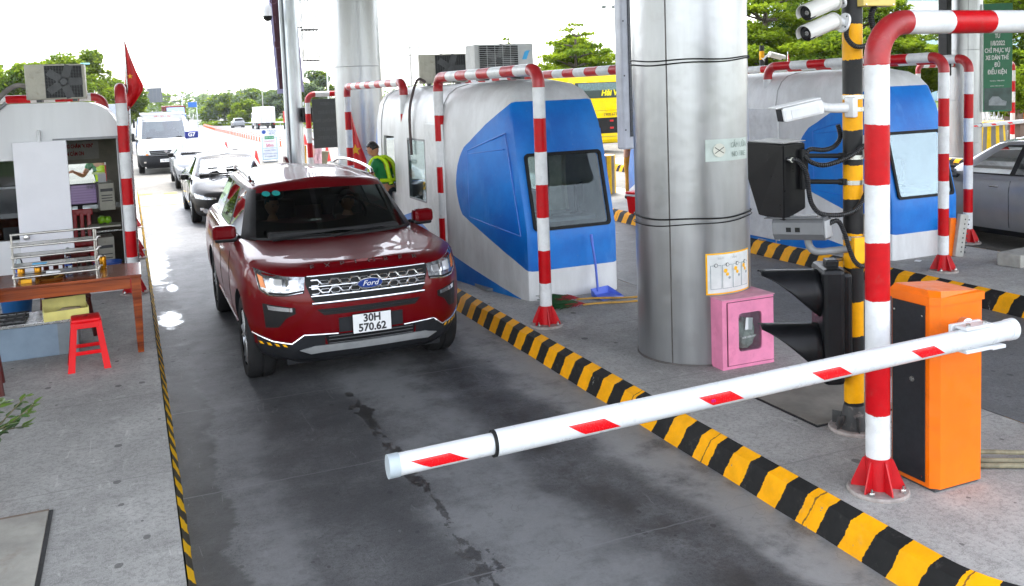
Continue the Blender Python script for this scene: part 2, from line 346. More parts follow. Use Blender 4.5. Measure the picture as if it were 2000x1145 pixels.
def island(name, xl, xr, y0, y1, zt=0.2, round_near=True, stripe_sides=(-1, 1), dz=0.0):
    """raised toll island: top slab + painted sloping kerb wrapped around its near nose"""
    w = (xr - xl) / 2; xc = (xl + xr) / 2
    out = []     # outline counted from far left, round the near nose, to far right
    n = 14
    if round_near:
        rr = 0.75
        out.append((xl, y1)); 
        yy = y1
        while yy > y0 + rr + 0.3: yy -= 0.3; out.append((xl, yy))
        out += [(xl + rr - rr * math.cos(a * math.pi / 2 / n), y0 + rr - rr * math.sin(a * math.pi / 2 / n)) for a in range(n + 1)]
        out += [(lerp(xl + rr, xr - rr, k / 6), y0) for k in range(1, 6)]
        out += [(xr - rr + rr * math.sin(a * math.pi / 2 / n), y0 + rr - rr * math.cos(a * math.pi / 2 / n)) for a in range(n + 1)]
        yy = y0 + rr
        while yy < y1 - 0.3: yy += 0.3; out.append((xr, yy))
        out.append((xr, y1))
    rd = random.Random(name)
    b = MB(); rows = [[], [], []]; arc = [[], [], []]; L = 0; top = []
    for i, (x, y) in enumerate(out):
        if i: L += math.hypot(x - out[i - 1][0], y - out[i - 1][1])
        p0 = out[max(i - 1, 0)]; p1 = out[min(i + 1, len(out) - 1)]; tx, ty = p1[0] - p0[0], p1[1] - p0[1]; l = math.hypot(tx, ty); nx, ny = -ty / l, tx / l
        j = [rd.uniform(-.006, .006) for _ in range(3)]
        rows[0].append((x + nx * j[0], y + ny * j[0], -0.02)); rows[1].append((x + nx * (.055 + j[1]), y + ny * (.055 + j[1]), zt - .035 + j[2])); rows[2].append((x + nx * .122, y + ny * .122, zt + 0.0035))
        top.append((x + nx * .118, y + ny * .118))
        arc[0].append(L); arc[1].append(L - .06); arc[2].append(L - .08)
    b.grid(rows, True, sum(arc, []))
    k = b.build('kerb', KERB, fix=False); k['kind'] = 'structure'
    b = MB(); b.prism(top, -0.02, zt, 'Z'); o = b.build(name, CON_ISL); o['kind'] = 'structure'
island('toll_island_pavement', 3.40, 5.50, 2.35, 27)
island('second_island_pavement', 8.40, 10.55, 2.88, 27)
# far islands to the right, in the same rhythm
island('third_island_pavement', 13.5, 15.6, 2.88, 26)
island('fourth_island_pavement', 21.0, 25.6, 2.88, 23)
# left island: straight vertical kerb whose top slab hides most of the paint
b = MB(); b.prism([(-3.6, -8), (0.118, -8), (0.118, 27), (-3.6, 27)], -0.02, 0.2, 'Z'); tag(b.build('left_island_pavement', CON_ISL), kind='structure')
b = MB(); rd = random.Random(5); rows = [[], []]; arc = []
for i in range(351):
    y = -8 + i * 0.1; rows[0].append((0.178 + rd.uniform(-.004, .004), y, -0.02)); rows[1].append((0.126 + rd.uniform(-.003, .003), y, 0.203 + rd.uniform(-.006, .002)))
b.grid(rows, True, [-8 + i * .1 for i in range(351)] + [-8 + i * .1 + .34 for i in range(351)])
KERB2 = stripes('kerb_thin_stripes', (0.05, 0.045, 0.035), h('E8B400'), 0.30, 0.0, wob=0.03, rough=0.7, dirt=0.25)
tag(b.build('left_kerb', KERB2, fix=False), kind='structure')
# steel cover plate let into the left island
COVER = mat('cover_concrete', (0.37, 0.355, 0.315), 0.85, var=0.25, scale=3, dirt=(0.18, 0.11, 0.06), dirt_amt=0.35, bump=0.3)
t_ = thing('drain_cover', 'square concrete drain cover set in the grey island by the lane edge', 'drain cover', (-1.02, 5.28, 0.2))
MB().box((0, 0, 0.004), (0.9, 0.98, 0.012), None, .003).build('cover_slab', COVER, t_)
[MB().box((q, 0, .003), (0.022, 1.0, 0.007)).build('joint_gap', BLACKM, t_) for q in (.462, -.462)]
RE_ = mat('rusty_edge', (0.20, 0.15, 0.11), 0.8, var=0.3, scale=20); [MB().box((0, q, .003), (0.9, 0.03, 0.008)).build('edge_strip', RE_, t_) for q in (.505, -.505)]
# second cover beside the boom barrier
t_ = thing('drain_cover', 'wide concrete drain cover behind the boom barrier arm, beside the pink cabinet', 'drain cover', (4.55, 5.15, 0.2))
MB().box((0, 0, 0.003), (0.75, 0.85, 0.012), None, .003).build('cover_slab', mat('cover_brown', (0.20, 0.185, 0.16), 0.85, var=0.25, scale=3, bump=0.3), t_)
MB().box((-.39, 0, .003), (0.018, .9, 0.006)).build('joint_gap', BLACKM, t_); MB().box((0, -.44, .0025), (.8, .018, .005)).build('joint_gap', BLACKM, t_)
# flat yellow arrow marks on the far lane
YM = mat('road_yellow', h('D9B13A'), 0.8, var=0.3, scale=8)
b = MB(); b.box((0.35, 27.5, 0.002), (0.35, .25, .004)); b.box((1.0, 27.3, .002), (.35, .3, .004)); b.box((0.7, 24.2, .002), (1.6, .12, .004)); tag(b.build('road_markings', YM), kind='structure')
# canopy over the whole plaza: rests on the round columns
CANW = mat('canopy_panel', (0.22, 0.225, 0.23), 0.55, 0.0, var=0.06, scale=0.4)
t_ = thing('canopy', 'wide flat canopy roof carried by the round metal columns over the toll lanes', 'canopy', (8, 10.1, 6.7))
b = MB(); b.box((0, 0, 0.45), (52, 18.6, 0.9), None, .08); b.build('roof_slab', CANW, t_)
b = MB()
for i in range(14): b.box((-24 + i * 3.7, 0, -0.06), (0.16, 18.2, 0.118))
b.build('ceiling_rib', GALV, t_)
# ------------------------------------------------------------------ steel guard frames painted red and white
BASEM = mat('base_rust', (0.34, 0.30, 0.28), 0.75, var=0.3, scale=14, dirt=(0.20, 0.09, 0.05), dirt_amt=0.5)
PIPES = {}
def pipemat(ph):
    k = round(ph, 3)
    if k not in PIPES: PIPES[k] = stripes('pipe_red_white', h('C00A16'), (0.76, 0.77, 0.78), 0.652, ph, wob=0.028, rough=0.36, dirt=0.34)
    return PIPES[k]
ELB = mat('elbow_red_shaded', h('A8262B'), 0.4, var=0.25, scale=5, dirt=(0.55, 0.30, 0.24), dirt_amt=0.3)  # same pipe red, with the shade of its unlit underside in the colour
def flange(root, x, y, z=0.0, r=0.065):
    b = MB(); b.lathe([(0, 0), (.168, 0), (.170, .012), (.162, .022), (0.0, .022)], (x, y, z), 28); b.build('base_plate', BASEM, root)
    b = MB()
    for k in range(6):
        a = k * math.pi / 3 + .3; ca, sa = math.cos(a), math.sin(a); w = (-sa * .004, ca * .004)
        P = [(r * .9, .022), (.145, .022), (.142, .045), (r + .015, .19), (r * .9, .2)]
        v = [(x + q * ca + w[0], y + q * sa + w[1], z + zz) for q, zz in P] + [(x + q * ca - w[0], y + q * sa - w[1], z + zz) for q, zz in P]
        n = 5; b._add(v, [list(range(n)), list(range(2 * n - 1, n - 1, -1))] + [[i, i + n, (i + 1) % n + n, (i + 1) % n] for i in range(n)])
    b.tube([(x, y, z + .02), (x, y, z + .205)], r + .003, 24); b.build('base_gusset', RED, root)
    for k in range(4):
        a = k * math.pi / 2 + .55; b = MB(); cx, cy = x + .135 * math.cos(a), y + .135 * math.sin(a)
        b.lathe([(0, .04), (.014, .04), (.016, .036), (.016, .022)], (cx, cy, z), 6); b.lathe([(0, .062), (.007, .06), (.007, .036)], (cx, cy, z), 8); b.build('bolt', STEEL, root)
def guard_frame(label, p0, p1, H=2.55, r=0.06, ph=0.22, er=0.17, legs=(True, True), group=None, elbow=True, bases=(True, True)):
    """bent pipe: leg - elbow - top rail - elbow - leg; p0, p1 world foot points, H height of the rail axis above the foot"""
    t = thing('pipe_barricade', label, 'guard frame', (p0[0], p0[1], p0[2]), 0, group)
    d = Vector((p1[0] - p0[0], p1[1] - p0[1], 0)); L = d.length; d.normalize()
    m = pipemat(ph)
    if legs[0]: MB().tube([(0, 0, 0.01), (0, 0, (H - er) * .5), (0, 0, H - er)], r, 24).build('upright', m, t)
    n = 9; e0 = arcpts((d * er) + Vector((0, 0, H - er)), er, math.pi, math.pi / 2, n, d); e1 = arcpts(d * (L - er) + Vector((0, 0, H - er)), er, math.pi / 2, 0, n, d)
    dn = Vector((0, 0, -.025)); e0x = [e0[0] + dn] + e0 + [e0[-1] + d * .015]; e1x = [e1[0] - d * .015] + e1 + [e1[-1] + dn]
    if legs[0]: MB().tube(e0x, r * 1.02, 24).build('elbow', ELB, t)
    MB().tube([e0[-1]] + [e0[-1].lerp(e1[0], k / 4) for k in (1, 2, 3)] + [e1[0]], r, 24, 0.326 - ph).build('top_rail', m, t)
    if legs[1]:
        MB().tube(e1x, r * 1.02, 24).build('elbow', ELB, t)
        MB().tube([(d.x * L, d.y * L, 0.01), (d.x * L, d.y * L, (H - er) * .5), (d.x * L, d.y * L, H - er)], r, 24).build('upright', m, t)
    if legs[0] and bases[0]: flange(t, 0, 0, 0, r)
    if legs[1] and bases[1]: flange(t, d.x * L, d.y * L, 0, r)
    return t
GF = 'red and white pipe guard frames of the toll islands'
guard_frame('thick red and white pipe frame in the foreground, beside the orange barrier cabinet', (3.79, 3.80, .2), (5.35, 3.80, .2), 2.64, .066, .208, .2, group=GF)
guard_frame('red and white pipe frame arching over the nose of the blue and white booth', (3.71, 8.05, .2), (3.63, 10.9, .2), 2.54, .061, .228, .15, group=GF)
guard_frame('red and white pipe frame beside the man in the green shirt', (3.72, 12.75, .2), (3.72, 16.4, .2), 2.52, .061, .228, .16, group=GF)
guard_frame('red and white pipe frame running from the centre booth to the big column', (5.62, 8.5, .2), (5.62, 15.6, .2), 2.55, .061, .228, .18, group=GF)
guard_frame('red and white pipe frame at the right edge of the white open-door booth', (-.05, 12.1, .2), (-.02, 14.85, .2), 2.55, .065, .2, .16, group=GF)
guard_frame('red and white pipe frame farther back along the left kerb, behind the open-door booth', (-.02, 15.6, .2), (-.02, 18.6, .2), 2.5, .061, .2, .16, group=GF)
guard_frame('red and white pipe frame crossing behind the roof of the open-door booth', (-2.1, 15.2, .2), (-.3, 15.2, .2), 2.48, .061, .2, .16, group=GF)
guard_frame('red and white pipe frame far left, its rail above the shoulder of the open-door booth', (-1.72, 11.4, .2), (-1.72, 14.6, .2), 2.55, .065, .3, .16, group=GF)
guard_frame('red and white pipe frame over the right-hand booth on the second island', (8.86, 7.85, .2), (8.66, 10.78, .2), 2.55, .061, .228, .16, group=GF)
guard_frame('red and white pipe frame on the second island, set behind the right-hand booth', (10.62, 9.0, .2), (10.3, 14.5, .2), 2.55, .061, .228, .16, group=GF)
guard_frame('far red and white pipe frame on the right beside the green banner column', (19.6, 18.2, .2), (25.0, 19.6, .2), 2.6, .065, .228, .16, group=GF)

# ------------------------------------------------------------------ round metal-clad columns
COLM, _t, _b = newmat('brushed_cladding')
_v = _t.obj(); _vz = _t.scale(_v, 1.0, 1.0, 0.12)
_k = _t.mix(_t.step(_t.noise(_vz, 2.2, 5, .6), .3, .7), (0.29, 0.295, 0.305), (0.41, 0.415, 0.425)); _k = _t.mix(_t.m('MULTIPLY', _t.step(_t.noise(_v, 4, 6, .7), .55, .8), .4), _k, (0.27, 0.26, 0.25))
_t.set(_b.inputs['Base Color'], _k); _b.inputs['Metallic'].default_value = 0.85; _t.set(_b.inputs['Roughness'], _t.m('ADD', .22, _t.m('MULTIPLY', _t.noise(_vz, 9, 4), .22)))
_t.set(_b.inputs['Normal'], _t.bump(_t.noise(_v, 2.5, 3), .12, .05))
SEAM = mat('seam_dark', (0.10, 0.09, 0.085), 0.6, 0.3, var=.3)
def column(label, x, y, seams, r=.49, vseam=None, group='round metal-clad canopy columns', zt=7.2):
    t = thing('canopy_column', label, 'column', (x, y, .2), 0, group)
    prof = [(r, 0)]
    for s in seams: prof += [(r, s - .2 - .006), (r - .006, s - .2), (r, s - .2 + .006)]
    prof += [(r, zt - .2)]
    MB().lathe(prof, (0, 0, 0), 72).build('shaft', COLM, t)
    b = MB(); b.lathe([(r + .004, -.01), (r + .012, .0), (r + .004, .015)], (0, 0, 0), 72); b.build('base_joint', SEAM, t)
    if vseam is not None:
        a = vseam; ca, sa = math.cos(a), math.sin(a); b = MB(); b.tube([(ca * r, sa * r, 0), (ca * r, sa * r, zt - .2)], .006, 6); b.build('vertical_seam', SEAM, t)
    return t
CP = (4.49, 6.63)
c1 = column('big brushed metal column in the centre, wrapped with cables and carrying the no-fire plate', CP[0], CP[1], [], vseam=math.radians(214))
column('tall round metal column beyond the roof of the car, with dark ring joints', 4.5, 18.75, [1.35, 3.15, 4.7])
column('far round metal column on the right carrying the green banner', 21.9, 18.75, [.6, 1.8, 3.2, 4.6], vseam=math.radians(235))
column('round metal column far to the left, beyond the booths', -8.2, 18.75, [1.3, 3.1])
# cable turns round the big column
def cable_turn(label, z, sag, ph, r=.006, gap=.012):
    b = MB(); pts = []
    for i in range(73):
        a = 2 * math.pi * i / 72; pts.append((CP[0] + (.497 + gap * .3) * math.cos(a), CP[1] + (.497 + gap * .3) * math.sin(a), z + sag * math.sin(a + ph) + .006 * math.sin(5 * a)))
    b.tube(pts, r, 6); o = b.build('strap_cable', BLACKM, fix=False); return tag(o, label, 'cable', 'cables tied round the big metal column')
cable_turn('upper cable of the pair tied round the top of the big metal column', 2.76, .02, .6)
cable_turn('lower cable of the pair tied round the top of the big metal column', 2.735, .025, 1.1)
cable_turn('tight cable tied round the middle of the big metal column, above the slack one', 1.435, .012, 2.2, .007)
cable_turn('slack thin cable sagging round the middle of the big metal column', 1.39, .03, 2.2, .0045, .03)
def on_col(ang, z, off=.002):
    a = math.radians(ang); n = Vector((math.cos(a), math.sin(a), 0)); return Vector((CP[0], CP[1], z)) + n * (.49 + off), Vector((-math.sin(a), math.cos(a), 0)), n
def col_plate(name, a0, a1, z0, z1, off, m, parent, th=.003):
    b = MB(); rows = []
    for j in range(3):
        rows.append([tuple(on_col(lerp(a0, a1, i / 12), lerp(z0, z1, j / 2), off)[0]) for i in range(13)])
    b.grid(rows); rows2 = [[tuple(on_col(lerp(a0, a1, i / 12), lerp(z0, z1, j), off - th)[0]) for i in range(13)] for j in (0, 1)]
    for j, r in ((0, rows[0]), (1, rows[2])): b.grid([r, rows2[j]])
    b.grid([[r[0] for r in rows], [rows2[0][0], rows2[0][0], rows2[1][0]]]); b.grid([[r[-1] for r in rows], [rows2[0][-1], rows2[0][-1], rows2[1][-1]]])
    return b.build(name, m, parent, fix=False)
def col_text(name, s, size, ang, z, m, parent, sx=1.0, off=.004, bold=0.0):
    p, rt, n = on_col(ang, z, off); o = text(name, s, size, face_m(p, rt, (0, 0, 1)), m, parent, .0008, sx=sx, bold=bold)
    return o
# angle on the column facing the camera is atan2(-6.63,-4.49) = -124 deg
def angpx(dx): return -124 + math.degrees(math.asin(max(-1, min(1, dx / .49))))
sg = bpy.data.objects.new('no_fire_sign', None); C.objects.link(sg); tag(sg, 'small pale green no-fire plate on the big metal column', 'sign')
PALEG = mat('faded_plate', (0.50, 0.57, 0.53), 0.45, dirt=(0.40, 0.42, 0.38), dirt_amt=.4)
a0, a1 = angpx(.115), angpx(.455)
col_plate('plate', a0, a1, 1.905, 2.085, .004, PALEG, sg)
am = lerp(a0, a1, .25); P0, RT, NN = on_col(am, 1.995, .008)
def disc(name, o, rt, up, r, th, m, parent, n=28):
    M = face_m(o, rt, up); b = MB(); vs = []
    b.prism([(r * math.cos(2 * math.pi * i / n), r * math.sin(2 * math.pi * i / n)) for i in range(n)], 0, th, 'Z'); bmesh.ops.transform(b.b, matrix=M, verts=b.b.verts); return b.build(name, m, parent)
disc('round_symbol', P0, RT, (0, 0, 1), .056, .003, mat('plate_cream', (.62, .62, .54), .5), sg)
M = face_m(P0 + NN * .004, RT, (0, 0, 1)); b = MB(); b.box((0, 0, 0), (.095, .005, .002), Matrix.Rotation(.55, 3, 'Z')); b.box((0, 0, 0), (.095, .005, .0024), Matrix.Rotation(-.55, 3, 'Z')); bmesh.ops.transform(b.b, matrix=M, verts=b.b.verts); b.build('cross_mark', TXTK, sg)
FADE = mat('faded_ink', (0.26, 0.32, 0.29), 0.5)
col_text('lettering', 'CẤM LỬA', .062, lerp(a0, a1, .70), 2.03, FADE, sg, .78); col_text('lettering', 'NO FIRE', .062, lerp(a0, a1, .70), 1.955, FADE, sg, .78)
# instruction sign with four panels
sg = bpy.data.objects.new('instruction_sign', None); C.objects.link(sg); tag(sg, 'yellow-edged instruction sign with four picture panels, above the pink cabinet', 'sign')
a0, a1 = angpx(.10), angpx(.455); SW = mat('sign_white', (.66, .67, .66), .4)
col_plate('border', a0, a1, .80, 1.145, .004, YEL, sg); A0, A1 = lerp(a0, a1, .03), lerp(a0, a1, .97)
col_plate('panel', A0, A1, .812, 1.133, .006, SW, sg)
for i in range(4):
    u0, u1 = lerp(A0, A1, .05 + i * .23), lerp(A0, A1, .05 + i * .23 + .21); um = (u0 + u1) / 2
    col_plate('picture_frame', u0, u1, .845, 1.045, .0075, TXTG, sg); col_plate('picture', lerp(u0, u1, .05), lerp(u0, u1, .95), .85, 1.04, .009, SW, sg)
    p, rt, n = on_col(um, 1.045, .010); disc('number_ring', p, rt, (0, 0, 1), .016, .002, TXTK, sg, 18); disc('number_disc', p + n * .002, rt, (0, 0, 1), .012, .002, SW, sg, 18)
    if i:
        for q in range(3):
            p, rt, n = on_col(lerp(u0, u1, .3 + .2 * q), .985 - .03 * q + .01 * i, .0105); disc('picture_blob', p, rt, (0, 0, 1), .018 - .003 * q, .0015, YEL if q != 2 else TXTG, sg, 9)
    for q, s in enumerate(['BƠM NƯỚC', 'VÀO VÒI', 'CHỮA CHÁY'][:3]): col_text('lettering', s, .016, um, .915 - q * .022, TXTK, sg, .8)
col_text('lettering', 'HƯỚNG DẪN', .03, lerp(A0, A1, .4), 1.10, mat('faint_ink', (.55, .56, .55), .5), sg)

# ------------------------------------------------------------------ toll booths
def ringloft(b, rings, cap_top=True, cap_bot=False, fmat=None, across=6, crown=0.0):
    """rings: half outlines (x>=0) from front centre to rear centre; mirrored to make a closed hull. Returns grid of verts"""
    n = len(rings[0]); full = []
    for r in rings: full.append([Vector(p) for p in r] + [Vector((-p[0], p[1], p[2])) for p in r[-2:0:-1]])
    N = len(full[0]); V = [[b.b.verts.new(p) for p in r] for r in full]
    for i in range(len(V) - 1):
        for k in range(N):
            k2 = (k + 1) % N; kk = min(k, N - 1 - k)      # index of the half outline segment
            F = b.b.faces.new([V[i][k], V[i][k2], V[i + 1][k2], V[i + 1][k]]); F.smooth = True; F.material_index = fmat(i, kk) if fmat else b.i
    def cap(row, flip, cr):
        prev = None
        for k in range(0, n):
            if k in (0, n - 1): line = [row[k]]
            else:
                a, c = row[k], row[N - k]; line = [a]
                for q in range(1, across):
                    t = q / across; co = a.co.lerp(c.co, t); co.z += cr(co, 1 - 2 * t) if callable(cr) else cr * (1 - (1 - 2 * t) ** 2); line.append(b.b.verts.new(co))
                line.append(c)
            if prev is not None:
                if len(prev) == 1: fs = [[prev[0], line[q + 1], line[q]] for q in range(len(line) - 1)]
                elif len(line) == 1: fs = [[prev[q], prev[q + 1], line[0]] for q in range(len(prev) - 1)]
                else: fs = [[prev[q], prev[q + 1], line[q + 1], line[q]] for q in range(across)]
                for f in fs:
                    if flip: f = f[::-1]
                    try: F = b.b.faces.new(f); F.smooth = True; F.material_index = fmat(len(V) - 1 if not flip else -1, k) if fmat else b.i
                    except ValueError: pass
            prev = line
    if cap_top: cap(V[-1], False, crown)
    if cap_bot: cap(V[0], True, 0.0)
    return V
def boolean_cut(o, cutters):
    par = o.parent; o.parent = None      # cut in the part's own space
    for c in cutters:
        tb = bmesh.new(); tb.from_mesh(c.data); bmesh.ops.remove_doubles(tb, verts=tb.verts, dist=1e-5); bmesh.ops.dissolve_degenerate(tb, edges=tb.edges, dist=1e-5); bmesh.ops.recalc_face_normals(tb, faces=tb.faces); tb.to_mesh(c.data); tb.free()
        md = o.modifiers.new('cut', 'BOOLEAN'); md.object = c; md.operation = 'DIFFERENCE'; md.solver = 'EXACT'
    evaluated(o); o.parent = par
    for c in cutters:
        me = c.data; bpy.data.objects.remove(c); bpy.data.meshes.remove(me)
    return o
def booth_paint():
    m, t, b = newmat('booth_paint'); v = t.obj(); X, Y, Z = t.xyz(v)[0:3]
    nz = t.m('MULTIPLY', t.m('SUBTRACT', t.noise(v, 6, 4), .5), .03)
    Ym = t.m('MINIMUM', Y, t.m('SUBTRACT', 6.6, Y)); yy = t.m('ADD', t.m('MAXIMUM', Ym, 0.0), nz)
    lo = t.m('GREATER_THAN', Z, t.m('ADD', .33, t.m('MULTIPLY', yy, .395))); up = t.m('LESS_THAN', Z, t.m('SUBTRACT', 2.23, t.m('MULTIPLY', t.m('MAXIMUM', t.m('SUBTRACT', yy, .40), 0.0), .65)))
    zz = t.m('SUBTRACT', Z, 1.22); bk = t.m('LESS_THAN', yy, t.m('SUBTRACT', 1.45, t.m('MULTIPLY', t.m('MULTIPLY', zz, zz), .95)))
    msk = t.m('MULTIPLY', t.m('MULTIPLY', lo, up), bk)
    wedge = t.m('LESS_THAN', Z, t.m('MULTIPLY', t.m('SUBTRACT', yy, .13), .21)); wedge = t.m('MULTIPLY', wedge, t.m('GREATER_THAN', yy, .16))
    msk = t.m('MAXIMUM', msk, wedge)
    n1 = t.noise(v, 1.3, 5, .6); n2 = t.noise(t.scale(v, 1, 1, .3), 3.5, 5, .65)
    wht = t.mix(t.step(n2, .35, .7), (.64, .64, .645), (.78, .79, .80)); wht = t.mix(t.m('MULTIPLY', t.step(n1, .5, .75), .4), wht, (.42, .41, .39))
    blu = t.mix(t.step(n1, .3, .7), h('0060BC'), h('0880D8')); blu = t.mix(t.m('MULTIPLY', t.step(n2, .52, .78), .5), blu, h('5E9DE0'))
    sp = t.m('MULTIPLY', t.step(t.noise(v, 28, 5, .7), .62, .70), .15)
    k = t.mix(msk, wht, blu); k = t.mix(sp, k, (.35, .38, .42))
    t.set(b.inputs['Base Color'], k); t.set(b.inputs['Roughness'], t.m('ADD', .28, t.m('MULTIPLY', t.noise(v, 5, 4), .3)))
    t.set(b.inputs['Normal'], t.bump(t.noise(v, 3.5, 3), .12, .03)); return m
BOOTHP = booth_paint()
SEAMG = mat('seam_grey', (.40, .40, .40), .5); BOOTHIN = mat('booth_lining', (.28, .28, .27), .6, var=.15, scale=3, dirt=(.25, .23, .2))
def booth(label, x, y, L=6.6):
    """double-nosed fibreglass booth: local y 0 = front foot, centre line x = 0"""
    t = thing('toll_booth', label, 'toll booth', (x, y, .2), 0, 'blue and white toll booths')
    zs = [0.0, .15, .34, .60, .76, .95, 1.25, 1.6, 1.95, 2.2, 2.32, 2.40, 2.44]
    ins = [0, 0, 0, 0, 0, 0, 0, 0, 0.015, .06, .13, .24, .40]
    rings = []
    for z, i in zip(zs, ins):
        lean = max(0, z - .76) * .255 * (1 if z < 2.2 else 1) ; yf = lean + i * .8
        hf = .575 - i * .8; hb = .90 - i
        half = [(0, yf), (hf * .5, yf), (hf - .06, yf), (hf - .018, yf + .018), (hf, yf + .06), (lerp(hf, hb, .33), lerp(yf, 1.72, .30)), (lerp(hf, hb, .72), lerp(yf, 1.72, .66)), (hb - .03, 1.50), (hb - .006, 1.66), (hb, 1.84), (hb, 2.2)]
        back = [(a, L - q) for a, q in half[::-1]]
        rings.append([(a, q, z) for a, q in half + back])
    b = MB(); ringloft(b, rings, True, False, across=6, crown=.03); o = b.build('shell', [BOOTHP, BOOTHIN], t)
    md = o.modifiers.new('s', 'SOLIDIFY'); md.thickness = .045; md.offset = -1; md.material_offset = 1; md.material_offset_rim = 0
    sl = math.atan(.255); rotw = Matrix.Rotation(-sl, 3, 'X')
    wc = Vector((0, .76 * 0 + .255 * (1.20 - .76), 1.20))
    cut = [MB().box((wc.x, wc.y, wc.z), (.93, .3, .84), rotw, .05).build('cutter', BLACK), MB().box((0, L - wc.y, wc.z), (.93, .3, .84), rotw.transposed(), .05).build('cutter', BLACK)]
    for sx in (-1, 1): cut.append(MB().box((sx * .9, 2.95, 1.3), (.3, .8, .85), None, .03).build('cutter', BLACK)); cut.append(MB().box((sx * .9, 4.35, 1.3), (.3, .6, .85), None, .03).build('cutter', BLACK))
    boolean_cut(o, cut)
    for p in o.data.polygons: p.use_smooth = True
    o.data.set_sharp_from_angle(angle=R(35))
    # front and rear windows
    def rr(w, hh, r, n=5): return [(sx * (w - r) + r * math.cos(a), sy * (hh - r) + r * math.sin(a)) for sx, sy, q in ((1, 1, 0), (-1, 1, 1), (-1, -1, 2), (1, -1, 3)) for a in [q * math.pi / 2 + k * math.pi / 2 / n for k in range(n + 1)]]
    def frame(name, M, w, hh, th, dep, m, par, r=.05):
        O, I = rr(w, hh, r), rr(w - th, hh - th, r * .7); n = len(O); bb = MB()
        vs = [(p[0], p[1], z) for z in (0, dep) for p in O] + [(p[0], p[1], z) for z in (0, dep) for p in I]
        fs = []
        for i in range(n):
            j = (i + 1) % n; fs += [[i, j, n + j, n + i], [2 * n + i, 3 * n + i, 3 * n + j, 2 * n + j], [n + i, n + j, 3 * n + j, 3 * n + i], [i, 2 * n + i, 2 * n + j, j]]
        bb._add(vs, fs); bmesh.ops.transform(bb.b, matrix=M, verts=bb.b.verts); return bb.build(name, m, par)
    upv = Vector((0, math.sin(sl), math.cos(sl)))
    M1 = face_m(wc + Vector((0, -.012, 0)), (1, 0, 0), upv); f1 = frame('window', M1, .485, .44, .035, .022, BLACKM, t)
    g = MB(); g.box((0, 0, .006), (.92, .83, .006)); bmesh.ops.transform(g.b, matrix=M1, verts=g.b.verts); g.build('pane', BGLASS, f1)
    M2 = face_m(Vector((0, L - wc.y + .012, wc.z)), (-1, 0, 0), Vector((0, -math.sin(sl), math.cos(sl)))); f2 = frame('window', M2, .485, .44, .035, .022, BLACKM, t)
    g = MB(); g.box((0, 0, .006), (.92, .83, .006)); bmesh.ops.transform(g.b, matrix=M2, verts=g.b.verts); g.build('pane', CLEAR, f2)
    for sx in (-1, 1):
        Ms = face_m(Vector((sx * .903, 2.95, 1.3)), (0, -sx, 0), (0, 0, 1)); f = frame('window', Ms, .41, .43, .025, .012, GREYP, t, .03)
        MB().box((sx * .895, 2.95, 1.3), (.006, .78, .82)).build('pane', BGLASS, f)
        d = MB().box((sx * .905, 2.12, 1.0), (.03, .72, 1.9), None, .008).build('door', WHITE, t)
        hd = MB(); hd.lathe([(0, .03), (.03, .028), (.034, .0)], (sx * .925, 1.86, .95), 16, 'X'); hd.build('lock', STEEL, d)
    for yy in (1.84, L - 1.84):
        b = MB(); P = [(.902 - i, yy, z) for z, i in zip(zs, ins)] + [(0, yy, 2.475)]; b.tube(P + [(-x, y_, z) for x, y_, z in P[-2::-1]], .009, 6); b.build('joint_seam', SEAMG, t)
    # raised outline of the side panel
    for sx in (-1, 1):
        def S(yy, zz):
            yf = max(0, zz - .76) * .255; tt = (yy - yf) / (1.72 - yf); return (sx * (lerp(.575, .90, tt * 1.06) + .002), yy, zz)
        b = MB()
        loop = [S(1.18, 1.64), S(.42, 1.86), S(.10, .72), S(1.15, .84), S(1.18, 1.64)]
        for a, c in zip(loop, loop[1:]): b.tube([a, c], .007, 6)
        b.tube([S(1.18, 1.60), S(.44, 1.68)], .006, 6); b.build('panel_moulding', BLUE, t)
    # inside: counter and a dark floor
    MB().box((0, .62, .82), (1.0, .5, .04)).box((0, 3.2, .02), (1.6, 5.0, .03)).build('counter', GREYP, t)
    return t
B1 = booth('blue and white toll booth in the centre behind the red and white pipe frame', 4.545, 9.07)
B2 = booth('blue and white toll booth on the second island, beside the silver car', 9.42, 8.62)
# things inside the centre booth
t_ = thing('monitor', 'dark computer monitor seen through the window of the centre booth', 'monitor', (4.98, 9.75, 1.04), .9)
MB().box((0, 0, .22), (.42, .03, .27), None, .008).build('screen_case', BLACK, t_); MB().box((0, .03, .05), (.05, .03, .12)).box((0, .02, .0), (.2, .15, .015)).build('stand', BLACK, t_)
t_ = thing('curtain', 'pale gathered curtain hanging behind the window of the centre booth', 'curtain', (4.86, 10.05, 1.05))
b = MB(); b.grid([[(math.sin(i * 1.3) * .02 + (i - 4) * .035 * (1 - .25 * math.sin(j / 5 * 3.1)), math.cos(i * 1.9) * .03, j * .19) for i in range(9)] for j in range(6)]); tag(b.build('cloth', mat('curtain_cloth', (.55, .52, .43), .8, var=.2), t_))
t_ = thing('office_chair', 'black chair inside the centre booth behind the glass', 'chair', (4.45, 10.4, .2)); MB().box((0, 0, .55), (.48, .46, .08), None, .03).build('seat', BLACKM, t_); MB().box((0, .24, .95), (.44, .07, .6), None, .03).build('backrest', BLACKM, t_); MB().cyl((0, 0, .05), (0, 0, .52), .03).lathe([(0, .06), (.26, .05), (.26, .0)], n=10).build('pedestal', STEEL, t_)
t_ = thing('paper_stack', 'crumpled papers and plastic lying on the counter inside the centre booth', 'papers', (4.4, 9.55, 1.04))
b = MB(); rd = random.Random(4)
for i in range(16): b.box((rd.uniform(-.3, .3), rd.uniform(-.1, .2), .01 + i * .004), (.16, .1, .003), Matrix.Rotation(rd.uniform(0, 3), 3, 'Z'))
b.build('sheet', mat('paper_grey', (.5, .5, .5), .6), t_)
